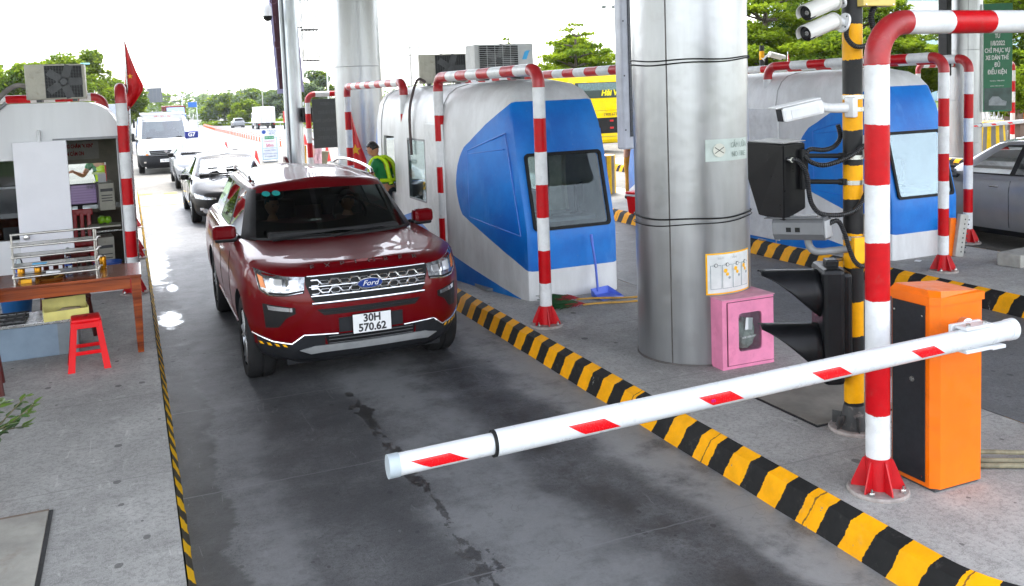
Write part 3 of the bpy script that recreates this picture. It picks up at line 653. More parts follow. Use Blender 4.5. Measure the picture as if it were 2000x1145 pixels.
_m = [o for o in C.objects if o.name == 'monitor'][0]; dup(_m, (9.75, 9.35, 1.04), .9, 'dark computer monitor seen through the window of the right-hand booth')
dup([o for o in C.objects if o.name == 'office_chair'][0], (9.35, 9.95, .2), .2, 'black chair inside the right-hand booth behind the glass'); dup([o for o in C.objects if o.name == 'paper_stack'][0], (9.2, 9.12, 1.04), .4, 'crumpled papers lying on the counter inside the right-hand booth')
# left booth: open-ended shell with a doorway
def left_booth():
    t = thing('toll_booth', 'white arched toll booth on the left with its doorway open and a lit monitor inside', 'toll booth', (-.89, 12.4, .2))
    hw, H, r = .80, 2.40, .42
    def arch(w, Ht, rr, n=8):
        return [(w, 0)] + [(w - rr + rr * math.cos(a * math.pi / 2 / n), Ht - rr + rr * math.sin(a * math.pi / 2 / n)) for a in range(n + 1)] + [(-w + rr - rr * math.sin(a * math.pi / 2 / n), Ht - rr + rr * math.cos(a * math.pi / 2 / n)) for a in range(n + 1)] + [(-w, 0)]
    O, I = arch(hw, H, r), arch(hw - .05, H - .05, r - .05)
    b = MB(); n = len(O)
    vs = [(x, 0, z) for x, z in O] + [(x, 2.4, z) for x, z in O] + [(x, 0.04, z) for x, z in I] + [(x, 2.36, z) for x, z in I]
    fs = [[i, i + 1, n + i + 1, n + i] for i in range(n - 1)] + [[2 * n + i, 3 * n + i, 3 * n + i + 1, 2 * n + i + 1] for i in range(n - 1)] + [[i, 2 * n + i, 2 * n + i + 1, i + 1] for i in range(n - 1)] + [[n + i, n + i + 1, 3 * n + i + 1, 3 * n + i] for i in range(n - 1)]
    b._add(vs, fs, None, True); b.box((0, 1.2, .03), (1.58, 2.38, .06)).build('shell', BOOTHW, t)
    def wall(name, y, ops, m):
        """end wall with rectangular openings (x0,x1,z0,z1): strips between sorted z"""
        b = MB(); zc = sorted(set([0.0, H] + [q for o in ops for q in o[2:]] + [H - r + r * math.sin(a * math.pi / 16) for a in range(9)]))
        for z0, z1 in zip(zc, zc[1:]):
            if z1 - z0 < 1e-4: continue
            def w(z): return hw - .002 if z <= H - r else hw - r + math.sqrt(max(0, r * r - (z - H + r) ** 2)) - .002
            xs = [(-1, 1)]; cuts = sorted([(o[0], o[1]) for o in ops if o[2] <= z0 + 1e-5 and o[3] >= z1 - 1e-5])
            x = None; segs = []
            cur = 'L'
            for c0, c1 in cuts: segs.append((cur, c0)); cur = c1
            segs.append((cur, 'R'))
            for a, c in segs:
                P = [(-w(z0) if a == 'L' else a, z0), (w(z0) if c == 'R' else c, z0), (w(z1) if c == 'R' else c, z1), (-w(z1) if a == 'L' else a, z1)]
                b.prism(P, y, y + .04)
        return b.build(name, m, t)
    wall('front_wall', .0, [(.06, .755, .08, 1.93), (-.74, -.36, .75, 1.72)], BOOTHW)
    wall('rear_wall', 2.36, [(-.55, .56, .95, 1.50)], mat('booth_inside', (.46, .43, .35), .7, dirt=(.15, .12, .08)))
    MB().box((.41, -.012, 1.945), (.74, .022, .03)).box((.052, -.012, 1.0), (.02, .022, 1.86)).box((.767, -.012, 1.0), (.02, .022, 1.86)).build('door_frame', GREYP, t)
    MB().box((-.55, 0.02, 1.235), (.37, .006, .95)).build('window', TINT, t)
    MB().box((0, 2.38, 1.225), (1.11, .006, .55)).build('window', CLEAR, t)
    d = MB().box((-.10, -.06, 1.0), (.585, .035, 1.88), None, .006).build('door', mat('door_white', (.74, .74, .78), .35, var=.05, scale=2), t)
    k = MB(); k.lathe([(0, -.075), (.028, -.07), (.034, -.045), (.02, -.03), (.036, -.02), (.038, 0)], (-.32, -.08, .79), 20, 'Y'); k.build('knob', STEEL, d)
    MB().tube([(-.10, .02, 2.06), (-.10, -.03, 2.055), (-.10, -.06, 2.02), (-.10, -.06, 1.92)], .022, 12).build('drain_pipe', WHITE, t)
    MB().box((0, 1.2, .62), (1.5, .02, .02)).build('shelf_rail', STEEL, t)
    # the message board on the rear wall
    s = MB().box((.02, 2.345, 1.70), (.92, .012, .27), None, .004).build('message_board', mat('board_cream', (.62, .60, .55), .6), t)
    for i, (q, zz) in enumerate((('THỰC HIỆN PHƯƠNG CHÂM "4 XIN"', 1.76), ('XIN PHÉP - XIN CẢM ƠN', 1.65))): text('lettering', q, 0.075, face_m((.02, 2.337, zz), (1, 0, 0), (0, 0, 1)), TXTR, s, .001, sx=.62, bold=.003)
    MB().box((.15, 1.45, .93), (1.2, .7, .04)).box((.2, 1.75, .5), (1.1, .04, .85)).build('desk', mat('desk_brown', (.12, .09, .06), .6), t)
    # cable trunk down the left corner
    MB().tube([(-.42, -.02, 2.42), (-.62, -.03, 2.25), (-.74, -.035, 1.95), (-.765, -.035, 1.6), (-.77, -.03, .3)], .022, 10).build('cable_trunk', GREYP, t)
    MB().tube([(-.77, -.05, 1.50), (-.70, -.06, 1.42), (-.55, -.05, 1.40), (-.34, -.05, 1.40)], .014, 8).build('conduit', GREYP, t)
    return t
LB = left_booth()
SCRM, _t, _b = newmat('screen_page'); _v = _t.obj(); _x, _y, _z = _t.xyz(_v)[0:3]
_k = _t.mix(_t.step(_t.m('FRACT', _t.m('MULTIPLY', _z, 28)), .45, .55), h('6E5A86'), h('8A779F')); _bx = _t.m('MULTIPLY', _t.m('GREATER_THAN', _z, .27), _t.m('GREATER_THAN', _t.m('ABSOLUTE', _x), .095)); _k = _t.mix(_t.m('MULTIPLY', _bx, _t.step(_t.noise(_v, 40, 4), .35, .6)), _k, h('2C2433'))
_t.set(_b.inputs['Base Color'], (0.02, .02, .02, 1)); _t.set(_b.inputs['Emission Color'], _k); _b.inputs['Emission Strength'].default_value = .09; _b.inputs['Roughness'].default_value = .2
t_ = thing('monitor', 'lit computer monitor with a purple page on the desk inside the open-door booth', 'monitor', (-.66, 13.55, 1.15), .12)
MB().box((0, 0, .2), (.46, .035, .30), None, .008).build('screen_case', BLACK, t_); MB().box((0, -.02, .205), (.42, .004, .255)).build('screen', SCRM, t_); MB().box((0, .02, .03), (.06, .04, .06)).box((0, .0, .0), (.24, .18, .015)).build('stand', BLACK, t_)
def pc(label, loc, d=(.19, .40, .36)):
    t = thing('computer_case', label, 'computer', loc, .1); MB().box((0, 0, d[2] / 2), d, None, .006).build('case', BEIGE, t)
    b = MB()
    for i in range(3): b.box((0, -d[1] / 2 - .002, d[2] * (.35 + i * .1)), (d[0] * .7, .004, .012))
    b.box((0, -d[1] / 2 - .003, d[2] * .75), (d[0] * .8, .004, .04)).build('front_slots', DARKG, t)
pc('beige computer case standing on the desk beside the lit monitor', (-.33, 13.4, 1.15)); pc('beige computer case under the desk inside the open-door booth', (-.38, 13.3, .3), (.2, .4, .5))
t_ = thing('plastic_chair', 'red plastic armchair inside the open-door booth', 'chair', (-.72, 13.0, .26))
def plastic_chair(t, m):
    MB().box((0, 0, .42), (.44, .42, .035), None, .012).build('seat', m, t)
    b = MB()
    for i in range(5): b.box(((i - 2) * .085, .22 + .05 * 0, .66), (.05, .025, .44), Matrix.Rotation(-.12, 3, 'X'), .008)
    b.box((0, .255, .88), (.44, .03, .09), Matrix.Rotation(-.12, 3, 'X'), .015).box((0, .20, .47), (.42, .025, .06), None, .01); b.build('backrest', m, t)
    for sx in (-1, 1):
        for sy in (-1, 1): MB().tube([(sx * .19, sy * .17, .42), (sx * .23, sy * .21, 0)], [.026, .02], 8).build('leg', m, t)
        MB().tube([(sx * .22, -.17, .41), (sx * .24, -.19, .62), (sx * .24, .05, .64), (sx * .22, .24, .66)], .018, 8).build('armrest', m, t)
plastic_chair(t_, mat('chair_red', h('A3161B'), .4))
t_ = thing('plastic_bag', 'bright green knotted bag on the shelf inside the open-door booth', 'bag', (-.36, 13.12, .98)); b = MB(); b.blob((-.03, 0, .055), (.06, .06, .055), 2, .14, 1).blob((.04, 0, .05), (.05, .05, .05), 2, .14, 2); b.build('bag', mat('bag_green', h('7FB51C'), .35, var=.3, scale=14), t_)
MB().box((0, 0, -.02), (.4, .3, .02)).build('shelf', BEIGE, t_)
t_ = thing('paper_cup', 'white folded paper standing on the beige computer case', 'paper', (-.36, 13.4, 1.51)); MB().box((0, 0, .06), (.1, .01, .12), Matrix.Rotation(.3, 3, 'Z')).build('sheet', WHITE, t_)
t_ = thing('storage_tub', 'low blue tub inside the doorway of the open-door booth', 'tub', (-.35, 12.75, .26)); MB().lathe([(0, .01), (.13, .01), (.17, .26), (.18, .27), (.165, .27), (.12, .03)], n=24).build('tub_body', mat('tub_blue', h('2E57A8'), .4), t_)

# ------------------------------------------------------------------ air-conditioner outdoor units
def ac_unit(label, loc, d, rz=0.0, body=BEIGE, grille_dark=True, mark=False, fan=True):
    t = thing('air_conditioner', label, 'air conditioner', loc, rz, 'outdoor air conditioners on the booth roofs')
    w, dp, hh = d
    MB().box((0, 0, hh / 2 + .03), (w, dp, hh), None, .012).build('casing', body, t)
    [MB().box((q * w, 0, .015), (.05, dp, .03)).build('foot', DARKG, t) for q in (-.3, .3)]
    gx, gw = (w * .14, w * .62) if grille_dark else (-w * .1, w * .66)
    MB().box((gx, -dp / 2 - .002, hh / 2 + .03), (gw, .006, hh * .9)).build('grille_recess', BLACKM, t)
    if fan:
        b = MB(); 
        for k in range(5):
            a = k * 2 * math.pi / 5; b.box((gx + .11 * math.cos(a), -dp / 2 - .006, hh / 2 + .03 + .11 * math.sin(a)), (.2, .003, .09), Matrix.Rotation(-a, 3, 'Y'))
        b.lathe([(0, -.014), (.04, -.012), (.045, 0)], (gx, -dp / 2 - .004, hh / 2 + .03), 16, 'Y'); b.build('fan', DARKG, t)
    b = MB(); n = 16 if not grille_dark else 22
    for i in range(n + 1): b.box((gx, -dp / 2 - .012, .03 + hh * .05 + hh * .9 * i / n), (gw, .004, .0045))
    for i in range(6 if not grille_dark else 14): b.box((gx - gw / 2 + gw * i / (5 if not grille_dark else 13), -dp / 2 - .014, hh / 2 + .03), (.004, .004, hh * .9))
    b.build('guard_grille', body if not grille_dark else DARKG, t)
    if grille_dark:
        b = MB()
        for q in range(2):
            for i in range(5): b.box((-w / 2 + w * (.055 + q * .09), -dp / 2 - .001, .03 + hh * (.12 + i * .19)), (w * .065, .006, hh * .15), None, .002)
        b.build('side_louvre', body, t)
    if mark:
        b = MB(); b.prism([(0, 0), (.06, .0), (.10, .10), (.04, .10)], -.004, 0); b.prism([(.02, .04), (.12, .11), (.06, .11)], -.007, -.004); bmesh.ops.translate(b.b, verts=b.b.verts, vec=(w * .30, -dp / 2 - .002, hh * .6)); b.build('emblem', mat('emblem_blue', h('2AA6E0'), .4), t)
    return t
ac_unit('weathered beige air conditioner on the roof of the open-door booth', (-.77, 12.65, 2.61), (.66, .42, .43))
ac_unit('white air conditioner with a round fan grille on the roof of the centre booth', (4.42, 10.75, 2.68), (.80, .34, .42), 0, mat('ac_white', (.52, .53, .52), .5, dirt=(.3, .28, .25)), False, True)
ac_unit('dark grilled beige air conditioner on the rear roof of the centre booth', (4.42, 13.0, 2.66), (.72, .36, .43), -.25)
def hose(name, label, pts, r, m, cat='pipe'):
    b = MB(); b.tube(smooth(pts), r, 8); return tag(b.build(name, m, fix=False), label, cat)
def smooth(P, n=6):
    P = [Vector(p) for p in P]; out = []
    for i in range(len(P) - 1):
        a, b_, c, d = P[max(i - 1, 0)], P[i], P[i + 1], P[min(i + 2, len(P) - 1)]
        for k in range(n):
            t = k / n; out.append(.5 * ((2 * b_) + (c - a) * t + (2 * a - 5 * b_ + 4 * c - d) * t * t + (3 * b_ - a - 3 * c + d) * t ** 3))
    return out + [P[-1]]
hose('insulated_pipe', 'grey insulated pipes bending from the left air conditioner over the booth shoulder', [(-1.08, 12.5, 2.80), (-1.2, 12.42, 2.82), (-1.38, 12.36, 2.68), (-1.55, 12.34, 2.4), (-1.70, 12.35, 2.0), (-1.72, 12.36, 1.2), (-1.72, 12.37, .21)], .03, mat('lagging', (.22, .20, .18), .8, var=.3))
hose('insulated_pipe', 'dark pipe running down the white wall from the rear air conditioner', [(4.08, 12.85, 2.72), (3.9, 12.6, 2.75), (3.72, 12.3, 2.55), (3.63, 12.2, 2.25), (3.62, 12.15, 1.7)], .02, mat('lagging2', (.12, .09, .09), .8))
# ------------------------------------------------------------------ boom barrier
t = thing('boom_barrier', 'orange and black boom barrier with its white and red arm lowered across the lane', 'boom barrier', (4.21, 3.78, .2))
BPAN = mat('barrier_black', (.018, .019, .023), .55, var=.2, scale=30, rvar=.05, spec=.25)
b = MB(); b.prism([(-.135, -.155), (.18, -.155), (.18, .155), (-.175, .155), (-.175, -.115)], 0.015, 1.08, 'Z'); b.build('cabinet', ORANGE, t)
b = MB(); b.prism([(-.145, -.165), (.19, -.165), (.19, .165), (-.186, .165), (-.186, -.122)], 1.07, 1.115, 'Z')
b._add([(-.186, .165, 1.115), (-.186, -.122, 1.115), (-.145, -.165, 1.115), (.19, -.165, 1.115), (.19, .165, 1.115), (-.165, .14, 1.150), (-.165, -.09, 1.150), (-.12, -.14, 1.146), (.165, -.14, 1.122), (.165, .14, 1.124)],
       [[0, 1, 6, 5], [1, 2, 7, 6], [2, 3, 8, 7], [3, 4, 9, 8], [4, 0, 5, 9], [5, 6, 7, 8, 9]]); b.build('lid', ORANGE, t)
MB().box((-.178, .03, .55), (.008, .235, 1.02), None, .003).build('side_panel', BPAN, t)
MB().lathe([(0, -.1885), (.014, -.188), (.016, -.18)], (0, .0, .62), 14, 'X').build('lock', STEEL, t)
b = MB(); b.prism([(-.165, -.145), (.17, -.145), (.17, .145), (-.165, .145)], -.0, .016, 'Z'); b.build('plinth', DARKG, t)
b = MB()
for yy in (-.07, .13): 
    for zz in (.07, 1.0): b.lathe([(0, -.186), (.006, -.185), (.006, -.18)], (0, yy, zz), 8, 'X')
b.build('screw', STEEL, t)
WARM = mat('arm_white', (.68, .70, .72), .3, var=.06, scale=3, rvar=.1, dirt=(.42, .40, .37), dirt_amt=.22); REFL = mat('reflective_red', h('E0101A'), .25, var=.06, scale=30)
hub = MB(); hub.lathe([(0, .02), (.05, .02), (.05, -.02), (.03, -.03), (.03, -.14)][::-1], (.03, -.17, .935), 20, 'Y'); hub.build('pivot', STEEL, t)
arm = MB(); ay, x0, x1, z0, z1 = -.36, -3.33, .13, .875, .945
def AP(x): return Vector((x, ay, lerp(z0, z1, (x - x0) / (x1 - x0))))
def oval(x, ry, rz, n=28):
    c = AP(x); return [(c.x, c.y + ry * math.cos(2 * math.pi * k / n), c.z + rz * math.sin(2 * math.pi * k / n)) for k in range(n + 1)]
def sleeve(b, xs, ry, rz, ends=True):
    b.grid([oval(x, ry, rz) for x in xs])
    if ends:
        for x in (xs[0], xs[-1]): b._add(oval(x, ry, rz)[:-1], [list(range(28))])
sleeve(arm, [-2.895, -2.0, -1.0, 0.0, .13], .046, .056); a_o = arm.build('arm', WARM, t)
b = MB(); sleeve(b, [-3.31, -3.0, -2.88], .038, .046); b.build('inner_arm', WARM, a_o)
b = MB(); sleeve(b, [-2.902, -2.889], .0475, .0575); b.build('sleeve_rim', BLACKM, a_o)
b = MB(); sleeve(b, [-3.35, -3.345, -3.305], .041, .049); b.build('end_cap', mat('cap_grey', (.42, .48, .52), .4), a_o)
b = MB(); sleeve(b, [.125, .165, .17], .050, .060); b.build('end_cap', WARM, a_o)
for cx, ry, rz, ln in ((-3.14, .038, .046, .165), (-2.44, .046, .056, .175), (-1.78, .046, .056, .175), (-1.13, .046, .056, .175), (-.50, .046, .056, .16)):
    b = MB(); rows = []
    for j in range(9):
        a = lerp(math.radians(158), math.radians(214), j / 8); row = []
        for i in range(7):
            x = cx + (i / 6 - .5) * ln + (j / 8 - .5) * .085; c = AP(x); row.append((x, c.y + (ry + .0012) * math.cos(a), c.z + (rz + .0012) * math.sin(a)))
        rows.append(row)
    b.grid(rows); b.build('reflective_patch', REFL, a_o, fix=False)
c = AP(-1.83); text('emblem', 'm', .03, face_m((c.x, c.y - .0485, c.z - .005), (1, 0, .02), (0, 0, 1)), mat('ink_purple', h('B0208A'), .4), a_o, .001)
br = MB(); c = AP(-.12)
br.box((c.x, c.y, c.z + .062), (.20, .075, .018), None, .004).box((c.x, c.y, c.z - .062), (.20, .075, .018), None, .004).box((c.x + .0, c.y + .062, c.z), (.22, .022, .14), None, .004).box((c.x + .14, c.y - .01, c.z - .066), (.1, .06, .02), None, .004)
br.build('clamp', WARM, t)
for q in (-.06, .06): MB().lathe([(0, .085), (.012, .083), (.012, .07)], (c.x + q, c.y - .01, c.z), 6).build('clamp_bolt', STEEL, t)
# ------------------------------------------------------------------ black and yellow camera pole
POLEM = stripes('pole_black_yellow', (.018, .018, .019), h('F0A907'), .454, .054, wob=.05, rough=.42, dirt=.2)
t = thing('camera_pole', 'black and yellow striped pole beside the thick red and white pipe, holding the cameras', 'pole', (4.35, 4.57, .2))
MB().tube([(0, 0, .02), (0, 0, 1.5), (0, 0, 3.3)], .063, 24).build('shaft', POLEM, t)
b = MB(); b.lathe([(0, 0), (.165, 0), (.167, .014), (.16, .022), (0, .022)], n=28); b.build('base_plate', BASEM, t)
b = MB(); b.lathe([(.12, .022), (.085, .07), (.068, .16), (.064, .17)], n=24)
for k in range(6):
    a = k * math.pi / 3; b.box((.1 * math.cos(a), .1 * math.sin(a), .06), (.09, .008, .09), Matrix.Rotation(a, 3, 'Z'), .002)
b.build('base_gusset', mat('black_dusty', (.03, .03, .03), .6, var=.3, dirt=(.25, .2, .17), dirt_amt=.6, scale=10), t)
b = MB()
for z, in ((1.83,), (1.665,), (1.30,), (2.14,), (2.22,)): b.lathe([(.064, z - .014), (.069, z - .014), (.069, z + .014), (.064, z + .014)], n=24)
b.build('clamp_band', STEEL, t)
MB().box((-.02, -.075, 1.215), (.11, .03, .19), None, .004).build('cover_plate', YEL, t)
def jbox(label, loc, d, m=WHITE):
    t = thing('junction_box', label, 'junction box', loc); MB().box((0, 0, 0), d, None, .006).build('box', m, t)
    b = MB()
    for sx in (-1, 1):
        for sz in (-1, 1): b.lathe([(0, -d[1] / 2 - .004), (.006, -d[1] / 2 - .003), (.006, -d[1] / 2)], (sx * d[0] * .42, 0, sz * d[2] * .42), 8, 'Y')
    b.build('screw', STEEL, t); MB().lathe([(0, -.03), (.018, -.028), (.018, 0)], (-d[0] * .1, -d[1] / 2, 0), 12, 'Y').build('gland', STEEL, t); return t
jbox('white junction box halfway up the striped pole, above the lower one', (4.44, 4.50, 2.10), (.12, .07, .14)); jbox('cream junction box on the striped pole, below the black enclosure', (4.46, 4.50, 1.585), (.13, .07, .14), mat('jb_cream', (.62, .60, .54), .45))
jbox('yellowish cream box at the top of the striped pole', (4.47, 4.50, 3.055), (.27, .09, .12), mat('jb_yellow', h('D8BE66'), .45))
CAMW = mat('camera_shell', (.62, .61, .57), .35, var=.08)
def bullet(label, pole_pt, body_pt, d, L=.29, r=.048, dome=True):
    """bullet camera: round plate on the pole, jointed arm, barrel with sunshield and dark face"""
    t = thing('security_camera', label, 'camera', body_pt, 0, 'cameras on the striped pole'); d = Vector(d).normalized(); p = Vector(pole_pt) - Vector(body_pt)
    back = -d * L * .5
    u = d.cross(Vector((0, 0, 1))).normalized(); w = u.cross(d)
    b = MB(); b.tube([back, back + d * .012, d * L * .38], [r * .9, r, r], 24); b.tube([back + d * .004, back + d * .0, back - d * .004], [r * 1.1, r * 1.22, r * .8], 24)
    b.build('barrel', CAMW, t)
    b = MB(); rows = []
    for i in range(2): rows.append([d * (L * (-.42 + i * 1.04)) + u * (r * 1.14 * math.cos(a * math.pi / 12)) + w * (r * 1.14 * math.sin(a * math.pi / 12) + .002) for a in range(-2, 15)])
    rows2 = [[q - (q - d * q.dot(d)) * .05 for q in rr_] for rr_ in rows]; b.grid(rows); b.grid(rows2); b.grid([rows[1], rows2[1]]); b.grid([[rows[0][0], rows[1][0]], [rows2[0][0], rows2[1][0]]]); b.grid([[rows[0][-1], rows[1][-1]], [rows2[0][-1], rows2[1][-1]]]); b.build('sunshield', CAMW, t, fix=False)
    b = MB(); b.tube([d * L * .375, d * L * .50, d * L * .505], [r * 1.0, r * 1.0, r * .9], 24); f = b.build('face', mat('camera_glass', (.012, .013, .016), .12), t)
    b = MB(); b.tube([d * L * .505, d * L * .512], [r * .3, r * .26], 14); b.build('lens', STEEL, f)
    b = MB(); e = back - d * .02; b.tube([e, e + (p - e) * .4 + w * .005, p], [.02, .024, .026], 14); b.build('arm', WHITE, t)
    b = MB(); n = (p - e).normalized(); b.tube([p - n * .004, p + n * .01, p + n * .014], [.062, .062, .05], 28); b.build('mount_plate', WHITE, t)
    b = MB(); s1 = n.cross(Vector((0, 0, 1))).normalized(); s2 = n.cross(s1)
    for k in range(4):
        a = k * math.pi / 2 + .7; q = p + (s1 * math.cos(a) + s2 * math.sin(a)) * .048; b.tube([q - n * .008, q], .006, 8)
    b.build('mount_screw', DARKG, t); return t
bullet('upper white bullet camera with a dark face, cut by the top edge of the photo', (4.20, 4.52, 3.045), (4.02, 4.49, 2.99), (-.92, -.22, -.26)); bullet('second white bullet camera with a dark face, below the cream box on the striped pole', (4.22, 4.51, 2.895), (4.01, 4.48, 2.865), (-.92, -.22, -.26))
# white number-plate camera
t = thing('security_camera', 'white square-bodied camera halfway up the striped pole, clamped by steel bands', 'camera', (4.0, 4.66, 2.345), 0, 'cameras on the striped pole')
rot = Matrix.Rotation(math.radians(163), 3, 'Z') @ Matrix.Rotation(.18, 3, 'Y')
b = MB(); b.box((0, 0, 0), (.28, .11, .10), rot, .018); b.build('body', WHITE, t); b = MB(); b.box(rot @ Vector((.03, 0, .056)), (.31, .125, .012), rot, .004); b.build('sunshield', WHITE, t)
b = MB(); b.box(rot @ Vector((-.01, .056, -.005)), (.19, .006, .06), rot, .012); b.build('side_panel', mat('cam_side', (.66, .67, .69), .4), t)
b = MB(); b.box(rot @ Vector((.142, 0, 0)), (.004, .085, .08), rot); b.build('glass', BLACK, t)
b = MB(); b.tube([rot @ Vector((-.13, 0, 0)), (.18, -.08, .01), (.27, -.13, .01)], [.03, .03, .034], 16); b.box((.285, -.145, .01), (.045, .08, .13), None, .012); b.build('arm', WHITE, t)
# grey housing camera on an elbow bracket
t = thing('security_camera', 'grey boxy camera housing on an elbow bracket, below the black enclosure', 'camera', (4.02, 4.68, 1.575), 0, 'cameras on the striped pole')
rot = Matrix.Rotation(math.radians(118), 3, 'Z') @ Matrix.Rotation(.06, 3, 'Y'); GH = mat('housing_grey', (.17, .175, .185), .4, .3, var=.1)
b = MB(); P = [(-.05, -.07), (.05, -.07), (.075, -.03), (.075, .045), (.06, .07), (-.06, .07), (-.075, .045), (-.075, -.03)]; b.prism(P, -.17, .17, 'X'); bmesh.ops.transform(b.b, matrix=rot.to_4x4(), verts=b.b.verts); b.build('housing', GH, t)
b = MB(); b.box(rot @ Vector((.02, 0, .076)), (.40, .17, .008), rot, .003); b.box(rot @ Vector((-.02, .03, .082)), (.2, .03, .012), rot); b.build('sunshield', GH, t)
b = MB()
for q in (.0, .06): b.box(rot @ Vector((q, .0765, 0)), (.032, .004, .03), rot)
b.build('latch', BLACKM, t); b = MB(); b.box(rot @ Vector((-.175, 0, 0)), (.012, .12, .11), rot, .003); b.build('rear_plate', mat('rear_grey', (.42, .43, .44), .4), t)
b = MB(); b.tube(smooth([(.02, -.03, -.06), (.03, -.04, -.12), (.06, -.07, -.15), (.16, -.10, -.15), (.29, -.13, -.145)], 5), .024, 14); b.build('bracket', GREYP, t)
# black display enclosure on two arms
t = thing('display_enclosure', 'black sheet-metal enclosure on two arms fixed to the striped pole', 'enclosure', (3.99, 4.88, 1.9))
b = MB(); P = [(.17, -.235), (.17, .235), (-.17, .235), (-.17, -.235)]
v = [(-.09, -.17, -.27), (-.09, .09, -.26), (-.10, .19, -.02), (-.10, .19, .235), (-.09, -.17, .225), (.09, -.17, -.20), (.09, .09, -.20), (.09, .19, -.02), (.09, .19, .245), (.09, -.17, .235)]
b._add(v, [[0, 1, 2, 3, 4], [5, 6, 7, 8, 9], [0, 1, 6, 5], [1, 2, 7, 6], [2, 3, 8, 7], [3, 4, 9, 8], [4, 0, 5, 9]]); b.fix(); bmesh.ops.bevel(b.b, geom=b.b.edges[:], offset=.006, segments=2, affect='EDGES'); b.build('case', mat('enclosure_black', (.008, .008, .009), .32, var=.2, spec=.2), t)
MB().box((0, .01, .242), (.184, .362, .006), Matrix.Rotation(-.055, 3, 'Y')).build('top_lip', mat('lip_grey', (.2, .2, .2), .4), t)
for zz in (.15, -.02): MB().tube([(.06, -.19, zz), (.30, -.31, zz - .01)], .016, 10).box((.31, -.30, zz - .01), (.09, .05, .04), None, .004).build('arm', BLACKM, t)
MB().box((.06, -.19, .06), (.05, .03, .26), None, .004).build('bracket', BLACKM, t); MB().tube([(-.05, -.172, .13), (-.05, -.21, .13)], .017, 12).build('gland', STEEL, t)
CORR, _t, _b = newmat('corrugated_black'); _a = _t.n('ShaderNodeAttribute', attribute_name='arc').outputs['Fac']; _w = _t.m('SINE', _t.m('MULTIPLY', _a, 520.0))
_t.set(_b.inputs['Base Color'], _t.mix(_t.step(_w, -.6, .6), (.006, .006, .007), (.028, .029, .032))); _b.inputs['Roughness'].default_value = .4; _t.set(_b.inputs['Normal'], _t.bump(_w, .8, .004))
def corr(label, pts, r=.0155):
    b = MB(); b.tube(smooth(pts, 8), r, 12); return tag(b.build('corrugated_hose', CORR, fix=False), label, 'hose', 'corrugated black hoses on the striped pole')
corr('long corrugated black hose hanging in a deep loop from the side of the black enclosure', [(3.94, 4.68, 2.03), (3.98, 4.66, 2.02), (4.01, 4.62, 1.94), (4.01, 4.60, 1.83), (4.02, 4.58, 1.74), (4.07, 4.55, 1.68), (4.18, 4.50, 1.67), (4.28, 4.475, 1.70), (4.35, 4.47, 1.78), (4.40, 4.47, 1.90)])
corr('corrugated black hose sagging between the black enclosure and the white junction box', [(4.05, 4.69, 2.05), (4.06, 4.63, 2.01), (4.11, 4.58, 1.99), (4.18, 4.53, 2.01), (4.26, 4.49, 2.05), (4.35, 4.46, 2.11), (4.42, 4.46, 2.105)])
corr('corrugated black hose curling upward behind the striped pole from the black enclosure', [(4.06, 4.69, 2.06), (4.09, 4.67, 2.09), (4.19, 4.66, 2.08), (4.28, 4.66, 2.10), (4.32, 4.65, 2.16), (4.30, 4.65, 2.24)])
corr('corrugated black hose looping from the back of the grey camera housing', [(4.10, 4.55, 1.60), (4.17, 4.52, 1.63), (4.21, 4.50, 1.55), (4.23, 4.48, 1.45), (4.27, 4.47, 1.36), (4.33, 4.46, 1.325), (4.42, 4.48, 1.36)])
corr('thick corrugated hose coming down from the cream box at the top of the striped pole', [(4.47, 4.50, 3.0), (4.45, 4.51, 2.93), (4.46, 4.50, 2.85), (4.47, 4.49, 2.75), (4.46, 4.49, 2.5)], .019); corr('corrugated black hose curving under the mount of the second bullet camera', [(4.24, 4.50, 2.87), (4.23, 4.49, 2.80), (4.28, 4.475, 2.745), (4.36, 4.47, 2.745), (4.44, 4.49, 2.78)])
# traffic light facing the oncoming cars, seen from behind
t = thing('traffic_light', 'black two-lamp traffic light seen from behind, with two long visors', 'traffic light', (4.16, 4.60, .58), R(62))
TL = mat('traffic_black', (.008, .0085, .010), .36, var=.3, scale=9, spec=.25)
b = MB(); b.box((0, 0, .37), (.34, .14, .76), None, .03).box((0, -.09, .37), (.24, .08, .70), None, .03).box((0, -.02, .765), (.10, .08, .05), None, .01).box((0, -.02, -.02), (.10, .08, .05), None, .01); b.build('housing', TL, t)
for zc in (.565, .205):
    b = MB(); rows = []; R0 = .155
    for i in range(9):
        s = i / 8; row = []
        lim = lerp(1.0, .18, s ** .8)       # how far round the hood reaches
        for k in range(25):
            a = math.pi / 2 + (k / 12 - 1) * math.pi * .86 * lim; row.append((R0 * math.cos(a), .07 + s * .37, zc + R0 * math.sin(a)))
        rows.append(row)
    b.grid(rows); o = b.build('visor', TL, t, fix=False); md = o.modifiers.new('s', 'SOLIDIFY'); md.thickness = .004; evaluated(o)
    MB().lathe([(.15, .0), (.15, .012), (.11, .025), (0, .032)], (0, .068, zc), 24, 'Y').build('lens', mat('lens_dark', (.08, .01, .01), .2), t)
b = MB()
for zc in (.62, .30, .12): b.box((.165, -.07, zc), (.03, .05, .05), None, .008)
b.build('hinge', TL, t); MB().tube([(.05, -.02, .77), (.09, -.16, .77)], .012, 8).build('mounting_bar', STEEL, t); MB().tube([(.05, -.02, -.02), (.09, -.16, -.02)], .012, 8).build('mounting_bar', STEEL, t)

